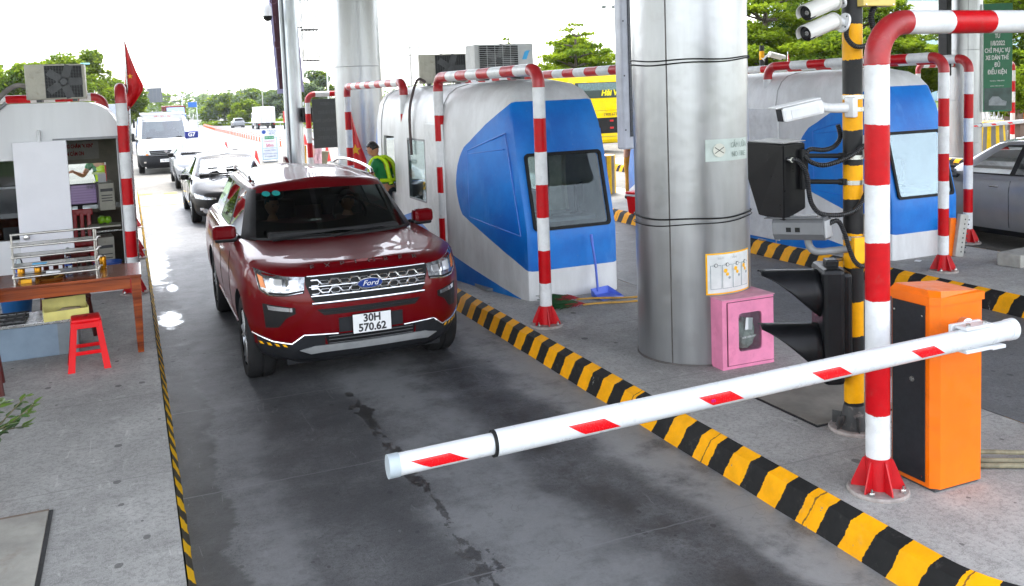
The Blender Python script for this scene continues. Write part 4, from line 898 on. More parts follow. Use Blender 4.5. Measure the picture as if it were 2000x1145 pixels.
# ------------------------------------------------------------------ pink hydrant cabinet
PINK = mat('pink_paint', h('DE83A6'), .5, var=.12, scale=5, dirt=h('B0566F'), dirt_amt=.35)
t = thing('hydrant_cabinet', 'pink metal fire hose cabinet with a small window, standing against the big metal column', 'cabinet', (4.595, 6.17, .2), -.02)
W, D, H_ = .51, .34, .58
o = MB().box((0, 0, H_ / 2), (W, D, H_), None, .004).build('case', PINK, t); md = o.modifiers.new('s', 'SOLIDIFY')
o.modifiers.clear(); boolean_cut(o, [MB().box((.01, -.16, .30), (.23, .26, .32), None, .03).build('cutter', BLACK)])
o.data.materials.clear(); o.data.materials.append(PINK)
d = MB().box((.02, -D / 2 - .006, H_ / 2 + .005), (W * .88, .012, H_ * .9), None, .004).build('door', PINK, t); boolean_cut(d, [MB().box((.01, -.16, .30), (.23, .26, .32), None, .03).build('cutter', BLACK)])
b = MB(); q_ = D / 2 + .0015; b.box((.02, -q_, .032), (W * .9, .003, .006)).box((.02, -q_, H_ * .96), (W * .9, .003, .006)).box((.02 - W * .445, -q_, H_ / 2), (.006, .003, H_ * .9)).box((.02 + W * .445, -q_, H_ / 2), (.006, .003, H_ * .9)); b.build('door_gap', BLACKM, t)
MB().box((0, 0, H_ + .004), (W + .012, D + .02, .008), None, .003).build('top', mat('pink_dusty', h('C98CA0'), .65, var=.2, scale=6, dirt=(.45, .35, .33), dirt_amt=.6), t)
MB().box((.01, -D / 2 + .004, .30), (.24, .003, .33)).build('window', CLEAR, t)
MB().box((.21, -D / 2 - .018, H_ * .5), (.018, .014, .05), None, .003).build('handle', PINK, t)
t = thing('plastic_bag', 'clear plastic bag of papers seen through the window of the pink cabinet', 'bag', (4.60, 6.07, .37))
b = MB(); rd = random.Random(8); b.blob((0, 0, .10), (.095, .06, .13), 3, .12, 3); b.build('bag', mat('bag_clear', (.58, .56, .50), .25, var=.25, scale=20, bump=.5), t); MB().box((.0, -.066, .19), (.07, .003, .10), Matrix.Rotation(.12, 3, 'Y')).build('tag', WHITE, t)
text('lettering', 'NƯỚC CHỮA CHÁY', .022, face_m((0, -.068, .08), (1, 0, .05), (0, 0, 1)), TXTW, t, .001, sx=.7)

# ------------------------------------------------------------------ dustpan, brooms, light box, cooler
PBLUE = mat('dustpan_blue', h('5D77D8'), .4)
t = thing('dustpan', 'blue long-handled dustpan standing against the centre booth', 'dustpan', (4.80, 8.80, .2), .25)
b = MB(); v = [(-.16, -.12, .005), (.16, -.12, .005), (.13, .10, .02), (-.13, .10, .02), (-.16, .0, .05), (.16, .0, .05), (.13, .11, .10), (-.13, .11, .10)]
b._add(v, [[0, 1, 2, 3], [3, 2, 6, 7], [0, 3, 7, 4], [1, 5, 6, 2], [4, 7, 3, 0]]); o = b.build('pan', PBLUE, t); md = o.modifiers.new('s', 'SOLIDIFY'); md.thickness = .005; evaluated(o)
MB().tube([(-.03, .10, .06), (-.035, .12, .35), (-.05, .16, .66)], .014, 10).tube([(-.047, .152, .60), (-.052, .163, .70)], .017, 10).build('handle', PBLUE, t)
BAMB = mat('bamboo', h('B98D3E'), .5, var=.25, scale=12, dirt=(.3, .2, .1))
def broom(label, a, c, seed):
    t = thing('broom', label, 'broom', a, 0, 'brooms lying beside the centre booth'); a, c = Vector(a), Vector(c); d = (c - a).normalized(); rd = random.Random(seed)
    pts = [(d * s * (c - a).length / 10 + Vector((0, 0, .03 + .004 * math.sin(s)))) for s in range(11)]; MB().tube(pts, [.011 + (.002 if i % 3 == 0 else 0) for i in range(11)], 10).build('handle', BAMB, t)
    for m, n, sp in ((mat('bristle_green', h('1E4A26'), .6, var=.4, scale=30), 170, .13), (mat('bristle_red', h('9A2430'), .6, var=.4, scale=30), 110, .10)):
        b = MB()
        for i in range(n):
            w = Vector((rd.uniform(-1, 1), rd.uniform(-1, 1), rd.uniform(-.25, .8))) * sp * .55; L = rd.uniform(.22, .36) if sp > .12 else rd.uniform(.10, .22)
            p1 = -d * L + w + Vector((0, 0, .03)); p1.z = max(p1.z, .008); b.tube([d * .03 + Vector((0, 0, .04)), -d * L * .5 + w * .5 + Vector((0, 0, .045)), p1], .0035, 4, cap=False)
        b.build('bristles', m, t, fix=False)
broom('straw broom with green and red bristles, the one nearer the blue and white booth', (4.42, 8.78, .2), (5.45, 8.37, .2), 3); broom('straw broom with green and red bristles, the one nearer the lane', (4.36, 8.52, .2), (5.4, 8.27, .2), 4)
t = thing('light_box', 'tall white-framed dark banner board on the far side of the big column', 'banner board', (5.06, 8.05, 1.9))
MB().box((0, .06, 1.4), (.84, .14, 2.8), None, .02).build('frame', mat('frame_lilac', (.55, .57, .66), .4), t); MB().box((.03, -.012, 1.46), (.74, .02, 2.66)).build('panel', mat('panel_navy', (.02, .025, .045), .3), t)
b = MB()
for i in range(5): b.lathe([(0, -.006), (.008, -.005), (.008, 0)], (-.395, -.012, .2 + i * .55), 8, 'Y')
b.build('rivet', DARKG, t)
MB().box((0, .06, 3.75), (.05, .05, 1.9)).build('hanger', GREYP, t)
t = thing('cooler_box', 'red plastic cooler box with a white rim standing on the striped kerb', 'cooler', (8.72, 14.4, .2), .35)
b = MB(); v = []
for z, k in ((0, .9), (.33, 1.0)): v += [(-.3 * k, -.2 * k, z), (.3 * k, -.2 * k, z), (.3 * k, .2 * k, z), (-.3 * k, .2 * k, z)]
b._add(v, [[0, 1, 2, 3], [4, 5, 6, 7], [0, 1, 5, 4], [1, 2, 6, 5], [2, 3, 7, 6], [3, 0, 4, 7]]); b.fix(); bmesh.ops.bevel(b.b, geom=b.b.edges[:], offset=.02, segments=2, affect='EDGES'); b.build('tub', REDP, t)
MB().box((0, 0, .345), (.63, .43, .035), None, .01).build('rim', WHITE, t); MB().box((0, 0, .385), (.62, .42, .05), None, .02).build('lid', REDP, t); MB().tube([(.08, -.195, .15), (.16, -.21, .2), (.24, -.195, .17)], .012, 8).build('emblem', mat('emblem_violet', h('5A4BC0'), .4), t)
t = thing('bamboo_sticks', 'split bamboo sticks lying on the concrete beside the orange barrier', 'sticks', (4.62, 3.78, .2))
b = MB()
for i, (a, c, r) in enumerate((((-.1, .05, .02), (.75, -.42, .02), .018), ((-.12, -.02, .02), (.7, -.46, .02), .016), ((-.05, .10, .05), (.65, -.30, .04), .015))): b.tube([a, c], r, 8)
b.build('stick', mat('bamboo_old', (.22, .20, .13), .7, var=.35, scale=16), t)
t = thing('ramp_plate', 'grey perforated plastic plate leaning against the right-hand booth frame', 'plate', (9.78, 8.40, .2), -.1)
rot = Matrix.Rotation(.16, 3, 'Y'); b = MB(); b.box((0, 0, .27), (.13, .06, .55), rot, .008); b.build('plate', mat('plate_grey', (.42, .41, .38), .6, dirt=(.25, .22, .2)), t)
b = MB()
for i in range(8):
    for j in (-1, 1): b.lathe([(0, -.034), (.012, -.034)], rot @ Vector((j * .03, 0, .06 + i * .06)), 8, 'Y')
b.build('hole', DARKG, t)
MB().box((9.68, 8.46, .45), (.10, .05, .5), Matrix.Rotation(.1, 3, 'Y'), .008).build('board', ORANGE); bpy.data.objects['board'].name = 'plastic_board'; tag(bpy.data.objects['plastic_board'], 'orange plastic board leaning behind the grey perforated plate', 'board')
t = thing('concrete_block', 'low grey concrete block on the second island at the right edge', 'block', (9.95, 7.65, .2), .1); MB().box((0, 0, .08), (.55, .3, .16), None, .012).build('block', mat('block_grey', (.36, .35, .32), .85, var=.2, bump=.3), t)
t = thing('crumpled_cup', 'small crumpled white cup lying on the lane beyond the big column', 'litter', (7.3, 11.2, 0)); MB().tube([(0, 0, .03), (.1, .05, .035)], [.03, .04], 10).build('cup', WHITE, t)
t = thing('paper_scrap', 'white paper scrap lying at the foot of the right-hand booth', 'litter', (9.10, 8.45, .2)); MB().box((0, 0, .004), (.1, .07, .004), Matrix.Rotation(.5, 3, 'Z')).build('scrap', WHITE, t)

# ------------------------------------------------------------------ left island: table, rack, stool and so on
WOOD, _t, _b = newmat('varnished_wood'); _v = _t.scale(_t.obj(), .6, 7, 7); _n = _t.noise(_v, 2.0, 6, .6, .5)
_t.set(_b.inputs['Base Color'], _t.mix(_t.step(_n, .3, .7), h('5A2410'), h('9C4A1C'))); _b.inputs['Roughness'].default_value = .22; _b.inputs['Coat Weight'].default_value = .3
t = thing('wooden_table', 'long varnished brown wooden table in front of the open-door booth', 'table', (-.95, 9.5, .2))
MB().box((0, 0, .735), (1.96, .72, .03), None, .006).build('tabletop', WOOD, t)
MB().box((0, -.325, .67), (1.76, .022, .10)).box((0, .325, .67), (1.76, .022, .10)).box((.93, 0, .67), (.022, .56, .10)).box((-.93, 0, .67), (.022, .56, .10)).build('apron', WOOD, t)
for sx in (-1, 1):
    for sy in (-1, 1):
        b = MB(); b._add([(sx * .93 + q * w, sy * .31 + r_ * w, z) for z, w in ((.72, .042), (.60, .042), (.0, .027)) for q, r_ in ((-1, -1), (1, -1), (1, 1), (-1, 1))], [[4 * k + i, 4 * k + (i + 1) % 4, 4 * k + 4 + (i + 1) % 4, 4 * k + 4 + i] for k in (0, 1) for i in range(4)] + [[8, 9, 10, 11]])
        for z in (.585, .57, .555): b.box((sx * .93, sy * .31, z), (.086, .086, .006))
        b.build('leg', WOOD, t)
t = thing('steel_rack', 'stainless tube rack with sloping shelves standing on the wooden table', 'rack', (-.70, 9.40, .95), .05)
RS = mat('rack_steel', (.50, .48, .44), .3, .9, var=.15)
for sx in (-1, 1): MB().tube([(sx * .34, -.12, 0), (sx * .34, -.12, .46)], .009, 10).build('post', RS, t); MB().tube([(sx * .36, .20, 0), (sx * .36, .20, .40)], .008, 10).build('post', RS, t)
MB().tube([(-.35, -.12, .455), (.40, -.12, .455)], .011, 10).build('top_bar', RS, t)
for i, z in enumerate((.345, .245, .150, .06)):
    b = MB(); b.tube([(-.35, -.12, z), (.35, -.12, z)], .011, 10).tube([(-.36, .2, z - .015), (.40, .2, z - .015)], .009, 10); b.box((0, .04, z - .01), (.70, .28, .006)); b.tube([(.35, -.12, z), (.38, .2, z - .015)], .009, 8).tube([(-.35, -.12, z), (-.36, .2, z - .015)], .009, 8); b.build('shelf', RS, t)
def can(label, x, y, z=.95):
    t = thing('drink_can', label, 'can', (x, y, z), 0, 'gold drink cans on the wooden table'); m = mat('can_gold', h('C98A12'), .25, .6, var=.3, scale=25)
    MB().lathe([(0, .002), (.025, 0), (.032, .012), (.032, .105), (.026, .118), (.024, .120)], n=24).build('body', m, t); MB().lathe([(.026, .118), (.027, .122), (.024, .119), (0, .117)], n=24).build('lid', STEEL, t)
can('gold drink can on the wooden table, beside the yellow packet', -1.0, 9.50); can('gold drink can on the wooden table, beside the round plate', -.86, 9.48); can('gold drink can at the right end of the steel rack', -.31, 9.72)
def bottle(label, x, y, z, lab):
    t = thing('water_bottle', label, 'bottle', (x, y, z), 0, 'plastic bottles'); MB().lathe([(0, 0), (.03, 0), (.033, .01), (.033, .13), (.028, .16), (.013, .19), (.013, .205)], n=20).build('bottle', CLEAR, t); MB().lathe([(.0335, .05), (.0342, .05), (.0342, .12), (.0335, .12)], n=20).build('wrapper', lab, t); MB().lathe([(.015, .20), (.015, .225), (0, .225)], n=14).build('cap', WHITE, t)
BLAB = mat('label_blue', h('1E50C0'), .4, var=.3, scale=40)
bottle('clear water bottle with a blue wrapper at the left end of the wooden table', -1.03, 9.66, .95, BLAB); bottle('clear bottle with a blue wrapper behind the steel rack', -.62, 9.78, .95, BLAB)
t = thing('cigarette_pack', 'small yellow packet on the front edge of the wooden table', 'packet', (-.945, 9.30, .95), .1); MB().box((0, 0, .018), (.09, .05, .036), None, .004).build('packet', mat('packet_yellow', h('E8A90C'), .4), t)
t = thing('plate', 'round amber tray with a stick on it, left of the steel rack post', 'tray', (-.74, 9.36, .95)); MB().lathe([(0, .004), (.09, .004), (.11, .02), (.115, .022), (.105, .012), (.09, 0), (0, 0)], n=28).build('dish', mat('tray_amber', h('8A5A22'), .3), t); MB().tube([(.02, 0, .015), (.09, .05, .03)], .008, 8).build('stick', BAMB, t)
t = thing('knife', 'knife with a white handle lying on the lowest shelf of the steel rack', 'knife', (-.78, 9.36, 1.02), -.12); MB().box((-.1, 0, .0), (.2, .03, .004)).build('blade', BLACK, t); MB().tube([(0, 0, 0), (.12, -.02, 0)], .014, 10).build('handle', WHITE, t)
t = thing('card', 'light blue card lying on a shelf of the steel rack', 'card', (-.83, 9.36, 1.112), -.1); MB().box((0, 0, 0), (.12, .07, .008), None, .003).build('card_body', mat('card_blue', h('5FB8E6'), .5), t)
CTR = mat('counter_bluegrey', h('7D8FA0'), .4, .2, var=.1)
t = thing('metal_counter', 'low blue-grey metal food counter under the wooden table', 'counter', (-1.35, 9.72, .2))
MB().box((0, 0, .155), (1.56, .50, .31), None, .006).build('body', CTR, t); MB().box((0, 0, .325), (1.6, .54, .03), None, .004).build('top', STEEL, t); MB().box((.70, 0.0, .155), (.17, .505, .305)).build('end_panel', mat('counter_dark', (.20, .23, .25), .4, .3), t)
t = thing('grill_tray', 'black wire grill tray on the left end of the metal counter', 'grill', (-1.33, 9.70, .545))
b = MB()
for i in range(9): b.box((-.3 + i * .075, 0, .02), (.01, .36, .012))
for j in range(3): b.box((0, -.17 + j * .17, .026), (.66, .014, .014))
b.build('wire', BLACKM, t); MB().box((0, 0, .005), (.66, .38, .01)).build('tray', DARKG, t)
t = thing('food_box', 'open pale yellow box with crumpled paper on the metal counter', 'box', (-.66, 9.56, .54), .12); YB = mat('box_yellow', h('DCD27A'), .55, var=.12)
b = MB(); b.box((0, -.12, .045), (.38, .006, .09)).box((0, .12, .085), (.38, .006, .17), Matrix.Rotation(-.15, 3, 'X')).box((-.19, 0, .05), (.006, .24, .1)).box((.19, 0, .05), (.006, .24, .1)).box((0, 0, .006), (.38, .24, .008)); b.build('tray', YB, t)
b = MB(); b.blob((.03, 0, .06), (.13, .08, .035), 2, .25, 7); b.build('crumpled_paper', mat('paper_tan', h('B9A88A'), .7, var=.3, scale=20), t)
t = thing('plastic_stool', 'red plastic stool with open sides standing in front of the wooden table', 'stool', (-.46, 8.92, .2), .06)
b = MB(); b.box((0, 0, .44), (.245, .245, .04), None, .018); b.lathe([(0, .461), (.012, .461)], n=12); b.build('seat', REDP, t); 
for sx in (-1, 1):
    for sy in (-1, 1):
        b = MB(); P = []
        for z, q, w in ((.43, .098, .026), (.30, .112, .027), (.15, .130, .028), (.0, .148, .031)): P += [(sx * (q - w), sy * (q + w * .9), z), (sx * (q + w * .9), sy * (q + w * .9), z), (sx * (q + w * .9), sy * (q - w), z), (sx * (q + w * .55), sy * (q + w * .55), z)]
        b._add(P, [[4 * k + i, 4 * k + (i + 1) % 4, 4 * k + 4 + (i + 1) % 4, 4 * k + 4 + i] for k in range(3) for i in range(4)]); b.build('leg', REDP, t)
for sy in (-1, 1): MB().box((0, sy * .142, .16), (.22, .018, .035), None, .006).build('rail', REDP, t); MB().box((0, sy * .122, .40), (.2, .012, .05), Matrix.Rotation(sy * .1, 3, 'X'), .004).build('apron', REDP, t); MB().box((sy * .142, 0, .16), (.018, .22, .035), None, .006).build('rail', REDP, t); MB().box((sy * .122, 0, .40), (.012, .2, .05), None, .004).build('apron', REDP, t)
b = MB(); b.lathe([(0, .001), (.018, .001)], (0, 0, .461), 16); b.build('seat_hole', mat('red_dark', h('7A0A0E'), .6), t)
BRN = mat('chair_brown', h('4A1512'), .35)
t = thing('plastic_chair', 'dark brown plastic armchair pushed under the wooden table', 'chair', (-.70, 10.25, .2), 3.3); plastic_chair(t, BRN)
t = thing('plastic_chair', 'dark red plastic chair cut off by the left edge of the photo', 'chair', (-1.34, 8.53, .2), .1); plastic_chair(t, BRN)
t = thing('bucket', 'blue plastic bucket behind the metal counter', 'bucket', (-1.26, 11.3, .2)); MB().lathe([(0, .01), (.13, .01), (.165, .26), (.172, .27), (.160, .27), (.125, .02), (0, .02)], n=28).build('tub', mat('bucket_blue', h('1F5F9A'), .4), t); MB().tube(arcpts((0, 0, .26), .168, .25, math.pi - .25, 10, (1, 0, 0), (0, .9, .35)), .004, 6).build('handle', STEEL, t)
LEAF = mat('leaf_green', (.045, .10, .02), .45, var=.45, scale=5); LEAF2 = mat('leaf_light', (.12, .20, .03), .45, var=.3, scale=5)
t = thing('potted_plant', 'leafy green potted plant poking in at the left edge', 'plant', (-1.02, 6.0, .2)); rd = random.Random(12)
MB().lathe([(0, .01), (.10, .01), (.14, .22), (.15, .23), (.13, .23), (.12, .2), (0, .2)], n=24).build('pot', mat('pot_clay', (.25, .12, .07), .7), t)
st = MB(); lf = MB()
for i in range(13):
    a = rd.uniform(0, 6.28); L = rd.uniform(.22, .36); 
    if i < 4: a = rd.uniform(-.5, .35); L = rd.uniform(.33, .42)
    pts = [Vector((.02 * math.cos(a), .02 * math.sin(a), .2)), Vector((L * .45 * math.cos(a), L * .45 * math.sin(a), .42)), Vector((L * math.cos(a), L * math.sin(a), .50 + rd.uniform(-.05, .12)))]; pp = smooth(pts, 5); st.tube(pp, .004, 6)
    for k, p in enumerate(pp[2:]):
        for s in (-1, 1):
            d = Vector((math.cos(a + s * rd.uniform(.5, 1.2)), math.sin(a + s * rd.uniform(.5, 1.2)), rd.uniform(-.1, .5))).normalized(); n = d.cross(Vector((rd.uniform(-.3, .3), rd.uniform(-.3, .3), 1))).normalized(); l = rd.uniform(.06, .095); w = l * .24; up = n.cross(d)
            lf.mi(1 if k > 6 else 0); lf._add([p, p + d * l * .35 + n * w + up * .006, p + d * l * .5 + up * -.004, p + d * l * .35 - n * w + up * .006, p + d * l * .75 + n * w * .7 + up * .003, p + d * l * .75 - n * w * .7 + up * .003, p + d * l], [[0, 1, 2], [0, 2, 3], [1, 4, 2], [2, 5, 3], [2, 4, 6], [2, 6, 5]], None, True)
st.build('stem', mat('stem_brown', (.12, .10, .05), .7), t, fix=False); lf.build('foliage', [LEAF, LEAF2], t, fix=False)
# ------------------------------------------------------------------ people
def limb(name, chains, m, parent, sub=1):
    """skin-modifier body from joint chains [(point, radius), ...]; chains sharing a point are joined"""
    bm_ = bmesh.new(); key = {}; rad = {}
    def V(p):
        k = tuple(round(c, 4) for c in p)
        if k not in key: key[k] = bm_.verts.new(p)
        return k, key[k]
    for ch in chains:
        pv = None
        for p, r in ch:
            k, v = V(p); rad[k] = r
            if pv is not None and bm_.edges.get((pv, v)) is None: bm_.edges.new((pv, v))
            pv = v
    bm_.verts.index_update(); order = [None] * len(key)
    for k, v in key.items(): order[v.index] = rad[k]
    me = bpy.data.meshes.new(name); bm_.to_mesh(me); bm_.free(); o = bpy.data.objects.new(name, me); C.objects.link(o)
    md = o.modifiers.new('skin', 'SKIN'); md.use_smooth_shade = True
    sv = me.skin_vertices[0].data
    for i, r in enumerate(order):
        rr = r if isinstance(r, tuple) else (r, r); sv[i].radius = rr; sv[i].use_root = (i == 0)
    if sub: s2 = o.modifiers.new('s', 'SUBSURF'); s2.levels = sub; s2.render_levels = sub
    evaluated(o)
    for p in o.data.polygons: p.use_smooth = True
    o.data.materials.clear(); o.data.materials.append(m)
    if parent is not None: o.parent = parent
    return o
def head_mesh(b, c, fwd, s=1.0):
    """head with brow, nose, mouth, chin and ears; c centre, fwd where the face looks"""
    f = Vector(fwd).normalized(); r = f.cross(Vector((0, 0, 1))).normalized(); u = r.cross(f); c = Vector(c)
    tb = bmesh.new(); bmesh.ops.create_uvsphere(tb, u_segments=24, v_segments=18, radius=1.0); tb.verts.index_update(); vs = []
    for v in tb.verts:
        x, y, z = v.co.x * .072, v.co.y * .094, v.co.z * .115
        fr = max(0, v.co.y)
        if z < 0: k = 1 - .38 * (-v.co.z) ** 1.5 * (1 if fr > .1 else .6); x *= k; y *= 1 - .18 * (-v.co.z)
        y += .020 * math.exp(-((x / .012) ** 2 + ((z + .018) / .020) ** 2)) * (fr > .5)          # nose
        y -= .008 * sum(math.exp(-(((x - q * .030) / .014) ** 2 + ((z - .010) / .012) ** 2)) for q in (-1, 1)) * (fr > .4)   # eye sockets
        y += .005 * math.exp(-((x / .022) ** 2 + ((z + .058) / .010) ** 2)) * (fr > .5)          # lips
        y += .008 * math.exp(-((x / .025) ** 2 + ((z + .10) / .02) ** 2)) * (fr > .2)           # chin
        vs.append(c + (r * x + f * y + u * z) * s)
    b._add(vs, [[v.index for v in fc.verts] for fc in tb.faces], None, True); tb.free()
    for q in (-1, 1): b.blob(c + (r * q * .074 + f * -.005 + u * -.005) * s, (.014 * s, .022 * s, .032 * s), 1)
    return r, f, u
def face_parts(t, c, fwd, s=1.0, hair=HAIR, hair_top=True):
    f = Vector(fwd).normalized(); r = f.cross(Vector((0, 0, 1))).normalized(); u = r.cross(f); c = Vector(c)
    b = MB()
    for q in (-1, 1): b.blob(c + (r * q * .029 + f * .078 + u * .008) * s, .009 * s, 1); b.box(c + (r * q * .030 + f * .083 + u * .028) * s, (.028 * s, .028 * s, .006 * s))
    b.build('eyes', HAIR, t)
    b = MB(); b.box(c + (f * .088 + u * -.058) * s, (.036 * s, .02 * s, .005 * s)); b.build('mouth', mat('lips', h('7A3F36'), .5), t)
    tb = bmesh.new(); bmesh.ops.create_uvsphere(tb, u_segments=24, v_segments=16, radius=1.0); rd = random.Random(3)
    for v in tb.verts: v.co = Vector((v.co.x * .078, v.co.y * .100, v.co.z * .122))
    bmesh.ops.delete(tb, geom=[v for v in tb.verts if (v.co.z < .045 + (.02 if v.co.y > .06 else 0) and v.co.y > .012) or v.co.z < -.045], context='VERTS'); tb.verts.index_update()
    b = MB(); b._add([c + (r * v.co.x + f * (v.co.y - .006) + u * (v.co.z + .006)) * s * rd.uniform(1, 1.03) + (c * 0) for v in tb.verts], [[v.index for v in fc.verts] for fc in tb.faces], None, True); tb.free()
    o = b.build('hair', hair, t); md = o.modifiers.new('s', 'SOLIDIFY'); md.thickness = .008; evaluated(o)
def hand(chains, wrist, d, palm_n, s=1.0):
    """palm and five separate curled fingers added to the body's chains"""
    w = Vector(wrist); d = Vector(d).normalized(); n = Vector(palm_n).normalized(); sd = d.cross(n).normalized(); n = sd.cross(d)
    k = w + d * .055 * s
    chains.append([(tuple(w), .024 * s), (tuple(k), (.036 * s, .016 * s)), (tuple(w + d * .085 * s), (.038 * s, .014 * s))]); e = w + d * .085 * s
    for i, (q, L) in enumerate(((-.030, .062), (-.010, .074), (.010, .070), (.030, .054))):
        p0 = e + sd * q * s; p1 = p0 + (d * .8 + n * .3) * L * .5 * s; p2 = p1 + (d * .5 + n * .7) * L * .5 * s
        chains.append([(tuple(e), (.038 * s, .014 * s)), (tuple(p0), .0095 * s), (tuple(p1), .0085 * s), (tuple(p2), .0065 * s)])
    p0 = k + sd * -.035 * s; p1 = p0 + (d * .6 - sd * .6 + n * .3) * .035 * s; p2 = p1 + (d * .9 + n * .4) * .028 * s
    chains.append([(tuple(k), (.036 * s, .016 * s)), (tuple(p0), .012 * s), (tuple(p1), .0105 * s), (tuple(p2), .0075 * s)])
def person(label, loc, rz, J, shirt, trousers=None, vest=None, look=(0, 1, 0), s=1.0, shoes=BLACKM, group=None, sleeve=.6, hair=True):
    """J: joints in body space (x right, y forward, z up): pelvis, chest, neck, head, and per side shoulder/elbow/wrist, hip/knee/ankle"""
    t = thing('person', label, 'person', loc, rz, group); t.scale = (s, s, s)
    P = lambda k: Vector(J[k])
    ch = [[(tuple(P('pelvis')), (.15, .11)), (tuple(P('pelvis').lerp(P('chest'), .5)), (.135, .10)), (tuple(P('chest')), (.165, .115)), (tuple(P('neck')), (.055, .055)), (tuple(P('neck').lerp(P('head'), .5)), (.052, .052))]]
    for sd in 'LR':
        sh, el, wr = P('sh' + sd), P('el' + sd), P('wr' + sd)
        ch.append([(tuple(P('chest')), (.165, .115)), (tuple(sh), .062), (tuple(sh.lerp(el, .5)), .047), (tuple(el), .040), (tuple(el.lerp(wr, .4)), .038), (tuple(wr), .026)])
        hand(ch, wr, (wr - el), Vector(J.get('palm' + sd, (0, 1, 0))))
        if 'hip' + sd in J:
            hp, kn, an = P('hip' + sd), P('kn' + sd), P('an' + sd)
            ch.append([(tuple(P('pelvis')), (.15, .11)), (tuple(hp), .085), (tuple(hp.lerp(kn, .5)), .075), (tuple(kn), .056), (tuple(kn.lerp(an, .4)), .054), (tuple(an), .038), (tuple(an + Vector((0, .12, -.04))), .032)])
    body = limb('body', ch, SKIN, t)
    b = MB(); b.b.from_mesh(body.data); head_mesh(b, P('head'), look); old = body.data; body.data = b.mesh('body', SKIN, fix=False, angle=None); bpy.data.meshes.remove(old)
    for p in body.data.polygons: p.use_smooth = True
    if hair: face_parts(t, P('head'), look)
    ch = [[(tuple(P('pelvis') + Vector((0, 0, -.05))), (.165, .125)), (tuple(P('pelvis').lerp(P('chest'), .5)), (.155, .118)), (tuple(P('chest')), (.182, .130)), (tuple(P('neck') - Vector((0, 0, .035))), (.075, .07))]]
    for sd in 'LR':
        sh, el, wr = P('sh' + sd), P('el' + sd), P('wr' + sd); c_ = [(tuple(P('chest')), (.182, .130)), (tuple(sh), .074), (tuple(sh.lerp(el, .6)), .062)]
        if sleeve > .7: c_ += [(tuple(el), .054), (tuple(el.lerp(wr, .85)), .042)]
        ch.append(c_)
    limb('shirt', ch, shirt, t)
    if trousers is not None:
        ch = [[(tuple(P('pelvis') + Vector((0, 0, .06))), (.16, .12)), (tuple(P('pelvis')), (.165, .125))]]
        for sd in 'LR':
            hp, kn, an = P('hip' + sd), P('kn' + sd), P('an' + sd); ch.append([(tuple(P('pelvis')), (.165, .125)), (tuple(hp), .098), (tuple(hp.lerp(kn, .5)), .088), (tuple(kn), .070), (tuple(an), .056)])
        limb('trousers', ch, trousers, t)
        for sd in 'LR':
            an = P('an' + sd); MB().box(an + Vector((0, .06, -.055)), (.09, .26, .07), None, .025).build('shoe', shoes, t)
    if vest is not None:
        vm, sm = vest; ch = [[(tuple(P('pelvis') + Vector((0, 0, .03))), (.172, .134)), (tuple(P('pelvis').lerp(P('chest'), .5)), (.163, .128)), (tuple(P('chest')), (.186, .138)), (tuple(P('chest').lerp(P('neck'), .55)), (.13, .10))]]
        limb('vest', ch, vm, t)
        if sm is not None:
            b = MB(); c0, c1 = P('pelvis'), P('chest')
            for q in (.25, .75):
                c = c0.lerp(c1, q); k = lerp(.163, .186, q); b.lathe([(1.02, -.02), (1.02, .02)], n=28); 
                for v in list(b.b.verts)[-56:]: v.co = Vector((v.co.x * (k + .008), v.co.y * (k * .78 + .004), v.co.z)) + c
            b.build('reflective_band', sm, t, fix=False)
    return t
STAND = dict(pelvis=(0, 0, .95), chest=(0, .0, 1.28), neck=(0, .0, 1.46), head=(0, .03, 1.62), shL=(-.19, 0, 1.39), elL=(-.25, -.02, 1.12), wrL=(-.24, .08, .88), shR=(.19, 0, 1.39), elR=(.25, -.02, 1.12), wrR=(.24, .08, .88), hipL=(-.09, 0, .88), knL=(-.10, .03, .48), anL=(-.10, 0, .09), hipR=(.09, 0, .88), knR=(.10, .03, .48), anR=(.10, 0, .09))
GREENS = mat('shirt_green', h('0E7A3E'), .75, var=.2, bump=.2); HIVIS = mat('hi_vis', h('C9F000'), .5, var=.08); BANDM = mat('reflect_band', h('DDE8B0'), .3)
NAVY = mat('trouser_navy', (.02, .025, .035), .8, var=.2, bump=.2)
J = dict(STAND); J.update(chest=(0, .10, 1.22), neck=(0, .17, 1.38), head=(0, .24, 1.52), shL=(-.19, .10, 1.33), elL=(-.24, .20, 1.08), wrL=(-.10, .42, 1.10), shR=(.19, .10, 1.33), elR=(.25, .20, 1.08), wrR=(.14, .42, 1.12), palmL=(1, 0, 0), palmR=(-1, 0, 0))
person('man in a green shirt and yellow-green vest bending beside the centre booth', (3.62, 13.45, .2), R(48), J, GREENS, NAVY, None, look=(0, .9, -.42))
_p = bpy.data.objects[[o.name for o in C.objects if o.name.startswith('person')][-1]]
# open vest: two front panels, back panel and shoulder straps
b = MB()
for sx in (-1, 1): b.tube(smooth([(sx * .10, .245, 1.02), (sx * .105, .262, 1.18), (sx * .085, .235, 1.34), (sx * .09, .11, 1.40), (sx * .10, -.02, 1.33), (sx * .11, -.06, 1.18), (sx * .11, -.10, 1.0)], 5), .032, 8)
b.tube(smooth([(-.19, .04, 1.06), (-.14, -.09, 1.06), (0, -.125, 1.06), (.14, -.09, 1.06), (.19, .04, 1.06), (.12, .22, 1.06)], 5), .028, 8)
b.build('vest', HIVIS, _p, fix=False)
J2 = dict(STAND); J2.update(elR=(.30, .12, 1.16), wrR=(.34, .36, 1.25), wrL=(-.22, .16, .92))
person('worker in green with a yellow-green vest seen through the open-door booth window', (-.42, 17.0, .2), R(160), J2, GREENS, NAVY, (HIVIS, BANDM), look=(-.4, 1, 0))
OCHRE = mat('uniform_ochre', h('C98A1E'), .75, var=.25, bump=.3, scale=8)
